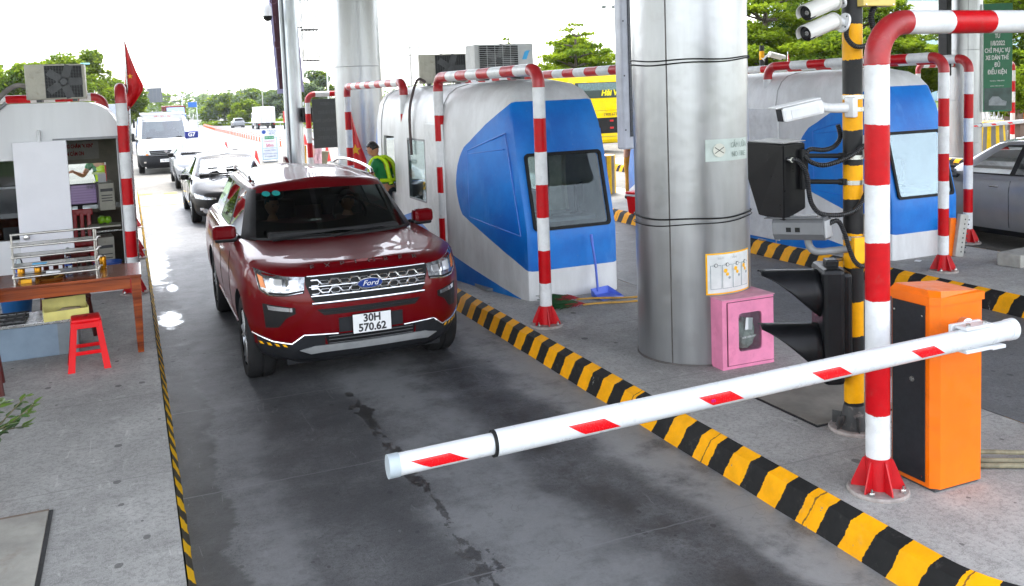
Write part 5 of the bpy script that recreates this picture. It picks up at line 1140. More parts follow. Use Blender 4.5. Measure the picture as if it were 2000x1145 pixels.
J3 = dict(STAND); J3.update(elL=(-.23, .10, 1.14), wrL=(-.08, .24, 1.05), elR=(.23, .10, 1.14), wrR=(.08, .24, 1.05))
person('person in a loose ochre uniform standing beyond the big metal column', (9.62, 16.4, .2), R(190), J3, OCHRE, OCHRE, None, sleeve=1.0)
# ------------------------------------------------------------------ cars
def paint(name, c, metal=.3, rough=.22, coat=1.0):
    m, t, b = newmat(name); v = t.obj(); n = t.noise(v, 3, 4)
    t.set(b.inputs['Base Color'], t.mix(t.step(n, .3, .7), tuple(x * .88 for x in c), c)); b.inputs['Metallic'].default_value = metal; t.set(b.inputs['Roughness'], t.m('ADD', rough - .06, t.m('MULTIPLY', t.noise(v, 2, 2), .03)))
    b.inputs['Coat Weight'].default_value = coat; b.inputs['Coat Roughness'].default_value = .015; b.inputs['Specular IOR Level'].default_value = .05
    return m
LAMPG = glassmat('lamp_glass', (.92, .94, .95), .4); LAMPS = mat('lamp_silver', (.34, .35, .37), .2, .9, var=.6, scale=26); AMBER = mat('amber', h('E07A10'), .3); TAILR = mat('tail_red', h('B8101A'), .25)
CLAD = mat('cladding', (.016, .017, .020), .5, var=.2, spec=.2); PLATE = mat('plate_white', (.74, .75, .76), .35, var=.04)
INTER = mat('interior_dark', (.012, .012, .013), .8, var=.2); ALLOY = mat('alloy', (.26, .27, .28), .3, .9, var=.1)
FR = [0, .2, .4, .58, .72, .83, .91, .96, 1.0]
def outline(w, yf, yr, z, bow, cf, sides, zfun, wf=.955, cr=None):
    cr = cf if cr is None else cr; out = []
    for f in FR: out.append((w * wf * f, yf + bow * f * f + cf * max(0, (f - .5) / .5) ** 2.6))
    for y in sides: out.append((w * (1 - (1 - wf) * .35 * (max(0, 1 - (y - yf - cf - bow) / .5)) ** 2), y))
    for f in FR[::-1]: out.append((w * wf * f, yr - .6 * bow * f * f - cr * max(0, (f - .5) / .5) ** 2.6))
    return [(x, y, zfun(z, y)) for x, y in out]
def wheel(t, x, y, r, w, spokes=5, rimm=ALLOY, rf=.68):
    sx = 1 if x > 0 else -1; wl = bpy.data.objects.new('wheel', None); C.objects.link(wl); wl.parent = t; wl.location = (x, y, r)
    b = MB(); hw = w / 2; b.lathe([(r * rf, -hw * .9), (r * .80, -hw), (r * .93, -hw * .96), (r * .985, -hw * .75), (r, -hw * .45), (r, -hw * .08), (r * .975, -hw * .06), (r * .975, hw * .06), (r, hw * .08), (r, hw * .45), (r * .985, hw * .75), (r * .93, hw * .96), (r * .80, hw), (r * rf, hw * .9)], n=40, axis='X'); b.build('tyre', RUBBER, wl)
    b = MB(); o = sx * hw * .80; b.lathe([(r * rf * 1.01, sx * -hw * .8), (r * rf * .96, o * .6), (r * rf * 1.0, o), (r * rf * .93, o * 1.02), (r * rf * .9, o * .75)], n=40, axis='X')
    b.lathe([(0, o * 1.0), (r * .13, o * .98), (r * .15, o * .8)], n=24, axis='X')
    for k in range(spokes):
        for dd in ((-.13, .13) if spokes <= 5 else (0,)):
            a = 2 * math.pi * k / spokes; p0 = Vector((o * .93, math.cos(a) * r * .10, math.sin(a) * r * .10)); p1 = Vector((o * .97, math.cos(a + dd * 1.4) * r * rf * .94, math.sin(a + dd * 1.4) * r * rf * .94)); b.tube([p0, p1], [r * .055, r * .045], 6)
    b.build('rim', rimm, wl)
    MB().lathe([(0, o * .35), (r * rf * .93, o * .35)], n=30, axis='X').build('brake_disc', DARKG, wl); return wl
def car(label, cat, loc, rz, S, body, group=None, name='car', glass=TINT, ws=WSG):
    t = thing(name, label, cat, loc, rz, group)
    zf = S['zfun']; rings = [outline(w, yf, yr, z, S['bow'], S['cf'], S['sides'], lambda zz, y, i=i: zf(zz, y, i), S.get('wf', .955), S.get('cr')) for i, (z, w, yf, yr) in enumerate(S['rings'])]
    nb = S.get('nclad', 2)
    b = MB(); ringloft(b, rings, True, True, fmat=lambda i, k: 1 if (i < nb) else (2 if (0 <= i < S.get('mask', (0, 0))[0] and k < S['mask'][1]) else 0), across=10, crown=S['crown']); b.fix()
    bv = BVHTree.FromBMesh(b.b); o = b.build('body', [body, CLAD, BLACK], t, fix=False, angle=50)
    cut = []
    for sx in (-1, 1):
        for y in S['axles']: cut.append(MB().lathe([(0, 0), (S['arch'], 0), (S['arch'], .5), (0, .5)], (sx * (S['hw'] - .30) if sx > 0 else -S['hw'] - .2, y, S['wr'] + .01), 36, 'X').build('cutter', CLAD))
    boolean_cut(o, cut)
    if len(o.data.materials) < 2: o.data.materials.clear(); o.data.materials.append(body); o.data.materials.append(CLAD)
    for p in o.data.polygons: p.use_smooth = True
    o.data.set_sharp_from_angle(angle=R(38))
    for sx in (-1, 1):
        for y in S['axles']: wheel(t, sx * S['tx'], y, S['wr'], S['ww'], S.get('spokes', 5))
    MB().box((0, S['len'] / 2, S['wr'] + .02), (2 * S['hw'] - .62, S['len'] - .5, .3)).build('underbody', CLAD, t)
    # cabin
    cols = S['cols']; lev = [0, .05, .90, .965, 1.0]; V = []
    zb, zr = S['zbelt'], S['zroof']
    for L in lev:
        row = []
        for (bx, by), (rx, ry) in cols:
            bul = .035 * math.sin(L * math.pi) * (1 if bx > .5 else .4); k = (bx + bul) if L == 0 else bx
            z0, z1 = zb(by), zr(ry) - .035 * (rx / max(c[1][0] for c in cols)) ** 2
            row.append(Vector((lerp(bx, rx, L) + (bul if bx > .3 else bul * bx / .3), lerp(by, ry, L) - (bul * .6 if by < 2 and bx < .6 else 0), lerp(z0, z1, L))))
        V.append(row)
    n = len(cols); roof = V[-1]; cx = [c[1][0] for c in cols]
    r2 = [Vector((p.x * .93, lerp(p.y, S['len'] * .58, .035), p.z + .022)) for p in roof]; r3 = [Vector((p.x * .80, lerp(p.y, S['len'] * .58, .10), p.z + .040)) for p in roof]
    rows = V + [r2, r3]; wins = S['wins']
    shell = MB(); pill = S.get('black', [])
    def put(bm_, p4, flip):
        p4 = [Vector((-q.x, q.y, q.z)) for q in p4][::-1] if flip else p4; bm_._add(p4, [[0, 1, 2, 3]], None, True)
    groups = {}
    for i in range(len(rows) - 1):
        for k in range(n - 1):
            p4 = [rows[i][k], rows[i][k + 1], rows[i + 1][k + 1], rows[i + 1][k]]
            for flip in (False, True):
                g = wins.get(k) if i == 1 else None
                if g is not None:
                    nm = g if g in ('windscreen', 'rear_window') else g + ('_L' if flip else '_R'); groups.setdefault(nm, MB()); put(groups[nm], p4, flip)
                else:
                    shell.mi(1 if (k in pill and i <= 2) or (k in wins and i in (0, 2) and k not in S.get('wsk', [])) else 0); put(shell, p4, flip)
    shell.mi(0); full = [(p.x, p.y, p.z) for p in r3]
    for k in range(n - 1):
        prev = None
        for q in range(9):
            tt = q / 8; a = r3[k]; c = r3[k + 1]
            l0 = Vector((lerp(a.x, -a.x, tt), a.y, a.z + .018 * (1 - (1 - 2 * tt) ** 2))); l1 = Vector((lerp(c.x, -c.x, tt), c.y, c.z + .018 * (1 - (1 - 2 * tt) ** 2)))
            if prev: shell._add([prev[0], l0, l1, prev[1]], [[0, 1, 2, 3]], None, True)
            prev = (l0, l1)
    bmesh.ops.remove_doubles(shell.b, verts=shell.b.verts, dist=.0004); shell.build('cabin', [S.get('roofm', body), BLACK], t, angle=35)
    for g, bm_ in groups.items():
        bmesh.ops.remove_doubles(bm_.b, verts=bm_.b.verts, dist=.0004); bm_.build('windscreen' if g == 'windscreen' else ('rear_window' if g == 'rear_window' else 'side_window'), ws if g == 'windscreen' else glass, t, angle=35)
    # interior: floor, seats, dashboard, steering wheel
    fl = MB(); zi = max(zb(by) for (bx, by), _ in cols) ; xs = [c[0][0] * .97 for c in cols]; ys = [c[0][1] for c in cols]
    pts = [(x, y) for x, y in zip(xs, ys)] + [(-x, y) for x, y in list(zip(xs, ys))[-2:0:-1]]
    fl.prism(pts, S['zfloor'], S['zfloor'] + .02, 'Z'); fl.build('interior_floor', INTER, t)
    sy = S['seat']
    for sx in (-1, 1):
        b = MB(); b.box((sx * .38, sy, S['zfloor'] + .10), (.46, .14, .28), Matrix.Rotation(.2, 3, 'X').transposed(), .05).box((sx * .38, sy + .06, S['zfloor'] + .29), (.24, .10, .14), None, .04); b.build('seat', INTER, t)
    MB().box((0, sy + .95, S['zfloor'] + .10), (1.25, .14, .26), None, .05).build('rear_seat', INTER, t)
    d = MB(); d.box((0, cols[0][0][1] + .30, S['zfloor'] + .03), (1.3, .38, .07), None, .03); d.build('dashboard', INTER, t)
    b = MB(); b.tube(arcpts((S.get('drv', .38), sy - .42, S['zfloor'] + .08), .18, 0, 2 * math.pi, 24, (1, 0, 0), (0, .45, .9)), .014, 8); b.build('steering_wheel', BLACK, t)
    return t, bv
def hit(bv, x, z, y0=-2.0, d=1):
    r = bv.ray_cast(Vector((x, y0, z)), Vector((0, d, 0))); return r[0].y if r[0] is not None else None
def fstrip(name, bv, t, lo, hi, m, off=.006, nx=14, nz=4, mirror=True, rear=None, only=None):
    """panel lying on the nose (or tail) of a car: lo/hi are (x,z) lines"""
    for sx in ((1, -1) if mirror else (1,)):
        b = MB(); rows = []; x0, x1 = max(lo[0][0], hi[0][0]), min(lo[-1][0], hi[-1][0]); last = 0.0 if rear is None else rear
        x0, x1 = lo[0][0], lo[-1][0]
        for j in range(nz + 1):
            row = []
            for i in range(nx + 1):
                xl = lerp(lo[0][0], lo[-1][0], i / nx); xh = lerp(hi[0][0], hi[-1][0], i / nx); x = lerp(xl, xh, j / nz); z = lerp(pl(lo, xl), pl(hi, xh), j / nz)
                y = hit(bv, sx * x, z) if rear is None else hit(bv, sx * x, z, rear + 2, -1)
                y = last if y is None else y; last = y; row.append((sx * x, y - off if rear is None else y + off, z))
            rows.append(row)
        b.grid(rows); sg = 1 if rear is None else -1
        bk = lambda p: (p[0], p[1] + sg * (off + .015), p[2])
        for e in (rows[0], rows[-1], [r[0] for r in rows], [r[-1] for r in rows]): b.grid([e, [bk(p) for p in e]])
        b.build(name, m, t)
def ftube(name, bv, t, pts, r, m, off=.004, mirror=False, n=8, sm=False, rear=None):
    for sx in ((1, -1) if mirror else (1,)):
        P = []; last = 0
        for (x, z), (x2, z2) in zip(pts, pts[1:]):
            k = max(2, int(math.hypot(x2 - x, z2 - z) / .05))
            for i in range(k): xx, zz = lerp(x, x2, i / k), lerp(z, z2, i / k); y = hit(bv, sx * xx, zz); last = last if y is None else y; P.append((sx * xx, last - off, zz))
        y = hit(bv, sx * pts[-1][0], pts[-1][1]); P.append((sx * pts[-1][0], (last if y is None else y) - off, pts[-1][1])); b = MB(); b.tube(P, r, n); b.build(name, m, t, fix=False)
def sline(name, bv, t, pts, r, m, hw=1.2, off=.0, sides=(-1, 1)):
    """line on the flank: pts (y,z)"""
    for sx in sides:
        P = []
        for (y, z), (y2, z2) in zip(pts, pts[1:]):
            for i in range(4):
                yy, zz = lerp(y, y2, i / 4), lerp(z, z2, i / 4); q = bv.ray_cast(Vector((sx * 2, yy, zz)), Vector((-sx, 0, 0)))[0]; P.append((q.x + sx * off if q is not None else sx * hw, yy, zz))
        q = bv.ray_cast(Vector((sx * 2, pts[-1][0], pts[-1][1])), Vector((-sx, 0, 0)))[0]; P.append((q.x + sx * off if q is not None else sx * hw, *pts[-1])); b = MB(); b.tube(P, r, 6); b.build(name, m, t, fix=False)
def mirrors(t, x, y, z, m, base=BLACK, w=.20, hh=.13):
    for sx in (-1, 1):
        mr = MB().box((sx * x, y, z), (w, .13, hh), Matrix.Rotation(sx * .15, 3, 'Z'), .045).build('side_mirror', m, t)
        MB().box((sx * (x - .02), y + .004, z - hh * .42), (w * .96, .125, hh * .36), Matrix.Rotation(sx * .15, 3, 'Z'), .02).tube([(sx * (x - w * .4), y + .02, z - hh * .4), (sx * (x - w * .9), y + .06, z - hh * .55)], .03, 8).build('mirror_base', base, mr)
        MB().box((sx * x, y + .066, z), (w * .85, .006, hh * .8), Matrix.Rotation(sx * .15, 3, 'Z')).build('mirror_glass', CHROME, mr)
# ---- the red car
def zf_suv(z, y, i):
    s = max(0, min(1, (y - .15) / 1.2)); s2 = max(0, min(1, (y - 1.4) / 3.2))
    k = 0 if i < 5 else (i - 5) / 4
    return z + k * (.075 * s + .05 * s2)
def crown_suv(co, u):
    a = abs(co.x); hood = 1 if co.y < 1.3 else 0
    return .022 * (1 - u * u) + hood * (.016 * math.exp(-((a - .36 - .10 * co.y) / .05) ** 2) - .004 * math.exp(-((a - .28 - .10 * co.y) / .03) ** 2)) * min(1, max(0, (co.y - .22) / .2))
SUV = dict(len=5.03, hw=1.0, bow=.09, cf=.34, cr=.22, wf=.945, sides=[.62, .80, 1.05, 1.35, 1.7, 2.3, 2.9, 3.4, 3.8, 4.2, 4.48], nclad=2, crown=crown_suv,
    rings=[(.26, .86, .17, 4.80), (.33, .93, .065, 4.92), (.43, .965, .02, 4.98), (.55, .988, .0, 5.02), (.70, 1.0, -.002, 5.03), (.85, 1.0, .008, 5.03), (.96, .992, .028, 5.02), (1.045, .975, .06, 5.0), (1.085, .945, .105, 4.97), (1.102, .90, .17, 4.93)],
    zfun=zf_suv, axles=(.93, 3.796), arch=.435, wr=.383, ww=.25, tx=.855, spokes=5,
    cols=[((0, 1.16), (0, 1.97)), ((.30, 1.18), (.26, 1.985)), ((.58, 1.25), (.50, 2.02)), ((.755, 1.36), (.635, 2.08)), ((.82, 1.48), (.672, 2.16)), ((.868, 1.66), (.69, 2.32)), ((.887, 2.50), (.70, 2.60)), ((.888, 2.60), (.70, 2.70)), ((.885, 3.42), (.695, 3.47)), ((.88, 3.52), (.69, 3.57)), ((.86, 4.36), (.66, 4.24)), ((.80, 4.66), (.60, 4.46)), ((.6, 4.80), (.45, 4.58)), ((0, 4.86), (0, 4.62))],
    wins={0: 'windscreen', 1: 'windscreen', 2: 'windscreen', 5: 'front', 7: 'rear', 9: 'quarter', 11: 'rear_window', 12: 'rear_window'}, wsk=[0, 1, 2], black=[3, 4, 6, 8],
    zbelt=lambda y: 1.165 + .05 * max(0, min(1, (y - 1.2) / 3.4)), zroof=lambda y: 1.655 + .045 * math.sin(max(0, min(1, (y - 1.95) / 2.7)) * math.pi), zfloor=1.19, seat=2.75)
MAROON = paint('car_maroon', h('62020A'), .1, .38, .40)
sv, bv = car('dark red SUV in the near lane stopped at the lowered barrier, two people inside', 'SUV', (1.83, 7.583, 0), 0, SUV, MAROON, name='suv')
SKID = mat('skid_silver', (.36, .37, .38), .35, .35, var=.15); GR = mat('grille_black', (.008, .008, .009), .5, spec=.2); CH2 = mat('satin_chrome', (.72, .72, .73), .22, 1.0, var=.1)
fstrip('grille', bv, sv, [(-.535, .97), (-.475, .80), (.475, .80), (.535, .97)], [(-.535, 1.04), (0, 1.052), (.535, 1.04)], GR, .006, 24, 6, False)
for zc in (.985, .915):
    pts = []; x = -.49; up = 1
    while x < .47:
        z0 = zc + .018 * up; pts += [(x, z0), (x + .055, z0)]; x += .085; up = -up
    pts.append((.49, pts[-1][1])); ftube('grille_bar', bv, sv, pts, .011, CH2, .014)
    pts2 = [(a, 2 * zc - c - .006) for a, c in pts]; ftube('grille_bar', bv, sv, pts2, .004, CH2, .012)
for zc, rr in ((1.038, .007), (.95, .0065), (.873, .009), (.812, .012)): ftube('grille_bar', bv, sv, [(-.52 + (1.04 - zc) * .12, zc), (.52 - (1.04 - zc) * .12, zc)], rr, CH2, .014)
def oval_m(name, rx, rz, y, cz, m, dep, par):
    b = MB(); b.prism([(rx * math.cos(2 * math.pi * k / 32), cz + rz * math.sin(2 * math.pi * k / 32)) for k in range(32)], y - dep, y); return b.build(name, m, par)
bd = oval_m('badge', .112, .044, -.012, .945, CHROME, .010, sv); oval_m('badge_field', .108, .039, -.023, .945, mat('badge_blue', h('12327A'), .25), .003, bd)
text('lettering', 'Ford', .062, face_m((0, -.0275, .944), (1, 0, 0), (0, 0, 1)), mat('script_white', (.75, .76, .78), .3), bd, .001, sx=1.15, shear=.35)
for i, c_ in enumerate('EXPLORER'):
    x = lerp(-.455, .455, i / 7); r_ = bv.ray_cast(Vector((x, .155, 2)), Vector((0, 0, -1))); p = r_[0] + Vector((0, 0, .004)); nn = r_[1]
    text('lettering', c_, .068, face_m(p, Vector((1, 0, 0)) - nn * nn.x, Vector((0, .65, .75))), CH2, sv, .003, sx=1.25)
lo = [(.555, .905), (.70, .882), (.82, .88), (.885, .925)]; hi = [(.535, 1.035), (.70, 1.045), (.80, 1.062), (.905, 1.09)]
fstrip('headlight', bv, sv, lo, hi, LAMPS, .006, 16, 6)
fstrip('headlight_bezel', bv, sv, [(.555, .905), (.70, .882), (.82, .88)], [(.552, .93), (.70, .91), (.82, .91)], GR, .009, 10, 2)
fstrip('headlight_lens', bv, sv, [(.60, .955), (.69, .95)], [(.59, 1.01), (.69, 1.015)], CHROME, .012, 8, 4); fstrip('headlight_lens', bv, sv, [(.715, .945), (.80, .94)], [(.715, 1.02), (.80, 1.025)], mat('lamp_bright', (.8, .8, .8), .15, .6), .012, 8, 4)
fstrip('turn_signal', bv, sv, [(.835, .94), (.872, .95)], [(.85, 1.03), (.885, 1.05)], AMBER, .010, 4, 4)
ftube('headlight_strip', bv, sv, [(.56, .91), (.70, .888), (.82, .888), (.875, .925), (.895, 1.08)], .008, CHROME, .006, True)
fstrip('lower_intake', bv, sv, [(-.40, .705), (.40, .705)], [(-.455, .757), (.455, .757)], GR, .006, 16, 2, False); ftube('intake_bar', bv, sv, [(-.43, .735), (.43, .735)], .004, CLAD, .009)
fstrip('fog_lamp_pocket', bv, sv, [(.63, .735), (.70, .70), (.76, .615), (.855, .60)], [(.63, .785), (.75, .80), (.87, .81)], GR, .005, 12, 5)
fstrip('fog_lamp', bv, sv, [(.655, .752), (.83, .762)], [(.655, .783), (.84, .80)], CHROME, .011, 8, 2)
fstrip('plate_holder', bv, sv, [(-.28, .545), (.28, .545)], [(-.28, .668), (.28, .668)], CLAD, .010, 8, 2, False)
pl_ = MB().box((0, -.024, .602), (.335, .012, .165), None, .004).build('number_plate', PLATE, sv); MB().box((0, -.0225, .602), (.343, .010, .173), None, .004).build('plate_edge', BLACKM, pl_)
for s_, z_ in (('30H', .643), ('570.62', .562)): text('lettering', s_, .092, face_m((0, -.0312, z_), (1, 0, 0), (0, 0, 1)), TXTK, pl_, .0008, sx=.98, bold=.003)
fstrip('lower_grille', bv, sv, [(-.37, .415), (.37, .415)], [(-.40, .53), (.40, .53)], GR, .004, 16, 3, False)
for z_ in (.455, .485, .515): ftube('grille_bar', bv, sv, [(-.37, z_), (.37, z_)], .0045, DARKG, .008)
fstrip('bumper_insert', bv, sv, [(.40, .40), (.62, .40), (.93, .43)], [(.40, .53), (.57, .54), (.66, .465), (.945, .515)], CLAD, .005, 18, 4)
fstrip('skid_plate', bv, sv, [(-.52, .372), (-.40, .38), (.40, .38), (.52, .372)], [(-.61, .41), (-.50, .445), (.50, .445), (.61, .41)], SKID, .022, 20, 3, False)
ftube('bumper_chrome', bv, sv, [(.29, .535), (.57, .548), (.665, .472), (.80, .482), (.945, .53)], .009, CH2, .006, True)
for sx in (-1, 1):
    for k in range(4): fstrip('hazard_stripe', bv, sv, [(.70 + k * .055, .440), (.725 + k * .055, .440)], [(.715 + k * .055, .462), (.74 + k * .055, .462)], YEL, .008, 2, 2, False) if sx > 0 else fstrip('hazard_stripe', bv, sv, [(-.725 - k * .055, .440), (-.70 - k * .055, .440)], [(-.74 - k * .055, .462), (-.715 - k * .055, .462)], YEL, .008, 2, 2, False)
fstrip('air_dam', bv, sv, [(-.74, .272), (.74, .272)], [(-.80, .31), (.80, .31)], CLAD, .012, 20, 2, False)
mirrors(sv, 1.02, 1.70, 1.245, MAROON, w=.23, hh=.15)
for sx in (-1, 1):
    P = smooth([(sx * .66, 2.35, 1.685), (sx * .665, 2.5, 1.735), (sx * .66, 3.2, 1.775), (sx * .64, 3.9, 1.765), (sx * .62, 4.25, 1.70)], 5); MB().tube(P, .018, 10).build('roof_rail', CH2, sv); MB().tube([(sx * .63, 2.36, 1.682), (sx * .60, 4.3, 1.70)], .010, 6).build('rail_channel', BLACK, sv)
fin = MB(); fin.prism([(4.0, 1.74), (4.25, 1.735), (4.23, 1.81), (4.15, 1.80)], -.02, .02, 'X'); fin.build('antenna_fin', MAROON, sv)
for a, c, q in (((-.62, 1.235, 1.195), (-.08, 1.185, 1.215), .0), ((-.05, 1.155, 1.195), (.46, 1.245, 1.235), .0)): MB().tube([(a[0], a[1] - .02, a[2]), Vector(a).lerp(Vector(c), .5) + Vector((0, -.03, .018)), (c[0], c[1] - .03, c[2])], .010, 6).build('wiper', BLACK, sv)
for q in (-.575, -.475): disc('sticker', Vector((q, 1.835 + abs(q) * .05, 1.585)), (1, .12, 0), (0, .75, .5), .042, .003, mat('sticker_teal', h('1E8E8A'), .5), sv)
for y in (1.68, 2.56, 3.45): sline('door_seam', bv, sv, [(y, 1.16), (y + .02, .8), (y - .02, .42)], .004, BLACKM)
sline('sill_trim', bv, sv, [(1.4, .42), (3.3, .42)], .012, CHROME)
for y in (2.42, 3.30): sline('door_handle', bv, sv, [(y - .16, 1.0), (y, 1.0)], .016, CHROME, off=.012)
fstrip('tail_light', bv, sv, [(.62, .90), (.90, .90)], [(.64, 1.06), (.90, 1.06)], TAILR, .008, 8, 3, True, 5.03)
sline('window_trim', bv, sv, [(1.7, 1.15), (3.0, 1.16), (4.3, 1.18)], .007, CHROME)
# two people inside, behind the dark windscreen
def passenger(label, x, y, z, look, shirt, arm=None):
    J = dict(pelvis=(0, 0, .0), chest=(0, -.02, .36), neck=(0, 0, .53), head=(0, .03, .69), shL=(-.19, 0, .47), elL=(-.25, .12, .26), wrL=(-.16, .34, .30), shR=(.19, 0, .47), elR=(.25, .12, .26), wrR=(.16, .34, .30), palmL=(1, 0, -.3), palmR=(-1, 0, -.3))
    J.update({'hipL': (-.1, .12, .0), 'knL': (-.12, .45, .05), 'anL': (-.12, .60, -.32), 'hipR': (.1, .12, .0), 'knR': (.12, .45, .05), 'anR': (.12, .60, -.32)})
    return person(label, (x, y, z), math.pi, J, shirt, NAVY, None, look=look, sleeve=1.0, s=.98)
DKS = mat('shirt_dark', (.015, .017, .022), .8, var=.2)
passenger('driver in a dark shirt behind the steering wheel of the red SUV', 1.83 + .40, 7.583 + 2.55, .70, (-.75, 1, 0), DKS); passenger('front passenger in a dark shirt inside the red SUV, under the round stickers', 1.83 - .42, 7.583 + 2.62, .70, (-.35, 1, -.1), DKS)
# ---- saloons
def zf_sed(z, y, i):
    s = max(0, min(1, (y - .10) / 1.05)); k = 0 if i < 4 else (i - 4) / 4; e = max(0, min(1, (y - 3.9) / .5)); return z + k * (.235 * s + .05 * max(0, min(1, (y - 1.3) / 2.4)) - .02 * e)
SED = dict(len=4.62, hw=.89, bow=.15, cf=.30, cr=.25, wf=.93, sides=[.68, .82, 1.0, 1.3, 1.7, 2.2, 2.7, 3.2, 3.6, 3.85, 4.05], nclad=1, crown=lambda co, u: .035 * (1 - u * u),
    rings=[(.18, .78, .14, 4.48), (.26, .84, .04, 4.57), (.38, .87, .0, 4.61), (.52, .885, .0, 4.62), (.62, .89, .02, 4.62), (.69, .885, .05, 4.60), (.73, .86, .09, 4.57), (.745, .82, .14, 4.53), (.75, .76, .20, 4.48)],
    zfun=zf_sed, axles=(.90, 3.60), arch=.36, wr=.318, ww=.205, tx=.775, spokes=7,
    cols=[((0, 1.02), (0, 1.83)), ((.26, 1.04), (.22, 1.845)), ((.50, 1.12), (.40, 1.88)), ((.66, 1.25), (.53, 1.95)), ((.72, 1.38), (.565, 2.05)), ((.775, 1.62), (.585, 2.2)), ((.79, 2.35), (.59, 2.42)), ((.79, 2.43), (.59, 2.5)), ((.775, 3.2), (.57, 3.05)), ((.755, 3.42), (.555, 3.15)), ((.70, 3.72), (.52, 3.25)), ((.56, 3.86), (.42, 3.30)), ((0, 3.95), (0, 3.35))],
    wins={0: 'windscreen', 1: 'windscreen', 2: 'windscreen', 5: 'front', 7: 'rear', 10: 'rear_window', 11: 'rear_window'}, wsk=[0, 1, 2], black=[6, 8],
    zbelt=lambda y: .965 + .035 * max(0, min(1, (y - 1) / 2.4)), zroof=lambda y: 1.39 + .05 * math.sin(max(0, min(1, (y - 1.8) / 1.6)) * math.pi), zfloor=.985, seat=2.45)
WHP = paint('car_white', (.58, .59, .60), .0, .25); SILV = paint('car_silver', (.26, .27, .29), .2, .3, .3); BLKP = paint('car_black', (.03, .03, .032), .0, .2, .5); GREYC = paint('car_grey', (.30, .305, .32), .25, .3)
WSB = glassmat('bright_windscreen', (.5, .54, .55), .3, .05, .10)
def saloon_face(t, bv, dark=True, plate_txt=None):
    fstrip('grille', bv, t, [(-.55, .33), (-.42, .27), (.42, .27), (.55, .33)], [(-.62, .56), (0, .585), (.62, .56)], GR, .008, 18, 5, False) if dark else fstrip('grille', bv, t, [(-.36, .50), (.36, .50)], [(-.45, .60), (.45, .60)], GR, .008, 12, 3, False)
    fstrip('headlight', bv, t, [(.42, .575), (.60, .57), (.80, .585)], [(.42, .61), (.60, .635), (.83, .70)], LAMPS, .008, 10, 3)
    ftube('headlight_strip', bv, t, [(.42, .60), (.60, .605), (.80, .63)], .008, CHROME, .012, True)
    fstrip('fog_lamp_pocket', bv, t, [(.60, .28), (.78, .30)], [(.62, .42), (.80, .46)], GR, .006, 8, 3); fstrip('fog_lamp', bv, t, [(.65, .33), (.73, .33)], [(.65, .39), (.73, .39)], CHROME, .012, 4, 3)
    ftube('bumper_chrome', bv, t, [(-.6, .25), (.6, .25)], .012, CH2, .008)
    p = MB().box((0, -.03, .43), (.34, .012, .165), None, .003).build('number_plate', PLATE, t)
    if plate_txt:
        for s_, z_ in zip(plate_txt, (.468, .39)): text('lettering', s_, .085, face_m((0, -.037, z_), (1, 0, 0), (0, 0, 1)), TXTK, p, .0008)
    oval_m('badge', .06, .04, hit(bv, 0, .63) - .004, .63, CHROME, .012, t)
    mirrors(t, .93, 1.50, .99, BLACK, w=.18, hh=.12)
    for y in (1.45, 2.40, 3.22): sline('door_seam', bv, t, [(y, .92), (y + .02, .6), (y, .30)], .004, BLACKM)
    for y in (2.25, 3.05): sline('door_handle', bv, t, [(y - .14, .84), (y, .84)], .013, CH2, off=.01)
    for a, c in (((-.55, 1.12, 1.0), (-.02, 1.05, 1.02)), ((-.02, 1.03, 1.0), (.50, 1.14, 1.05))): MB().tube([(a[0], a[1] - .03, a[2]), (c[0], c[1] - .04, c[2] + .02)], .009, 6).build('wiper', BLACK, t)
    fstrip('tail_light', bv, t, [(.45, .72), (.82, .72)], [(.45, .84), (.80, .84)], TAILR, .008, 8, 3, True, 4.62)
sd, bv2 = car('black saloon with a glossy bonnet waiting behind the red SUV, wipers raised', 'car', (2.0, 19.3, 0), 0, dict(SED, mask=(4, 9)), BLKP, name='saloon_car', ws=WSB); saloon_face(sd, bv2)
fstrip('hood_trim', bv2, sd, [(-.62, .60), (.62, .60)], [(-.66, .655), (.66, .655)], BLACK, .006, 16, 2, False)
sd.scale = (1, 1, .95)
for x in (-.45, -.1, .28): MB().tube([(x, 1.0, 1.0), (x + .06, 1.06, 1.10), (x + .26, 1.04, 1.05)], .012, 6).build('wiper_blade', BLACK, sd)
for x, w_ in ((-.35, .20), (.05, .24)): MB().box((x, 1.30, 1.16), (w_, .06, .03)).build('dash_ornament', BLACK, sd)
for q in (-.64, .64): oval_m('fog_lamp', .05, .05, .02, .34, CHROME, .06, sd).location = (q, .10, 0)
tx, bv3 = car('pale silver taxi saloon behind the black saloon, with a dark blue roof sign', 'taxi', (2.08, 27.6, 0), 0, SED, SILV, name='taxi_car', ws=WSB); saloon_face(tx, bv3, False)
rs = MB().box((-.25, 2.35, 1.54), (.40, .14, .22), None, .03).build('roof_sign', mat('sign_navy', h('1E2C7A'), .4), tx); text('lettering', 'G7', .17, face_m((-.25, 2.277, 1.54), (1, 0, 0), (0, 0, 1)), TXTW, rs, .002, bold=.006)
gc, bv4 = car('silver grey car at the right edge, side-on beyond the second island', 'car', (12.4, 11.6, 0), math.pi, dict(SED, len=4.62), GREYC, name='silver_car', glass=glassmat('side_glass', (.07, .08, .08), .3)); saloon_face(gc, bv4, False); gc.scale = (1.06, 1.06, 1.08)
fc, bv5 = car('small pale car driving away on the far carriageway, beyond the orange bollards', 'car', (17.9, 168, -2.24), math.pi, dict(SUV, len=5.03), SILV, name='distant_car'); 
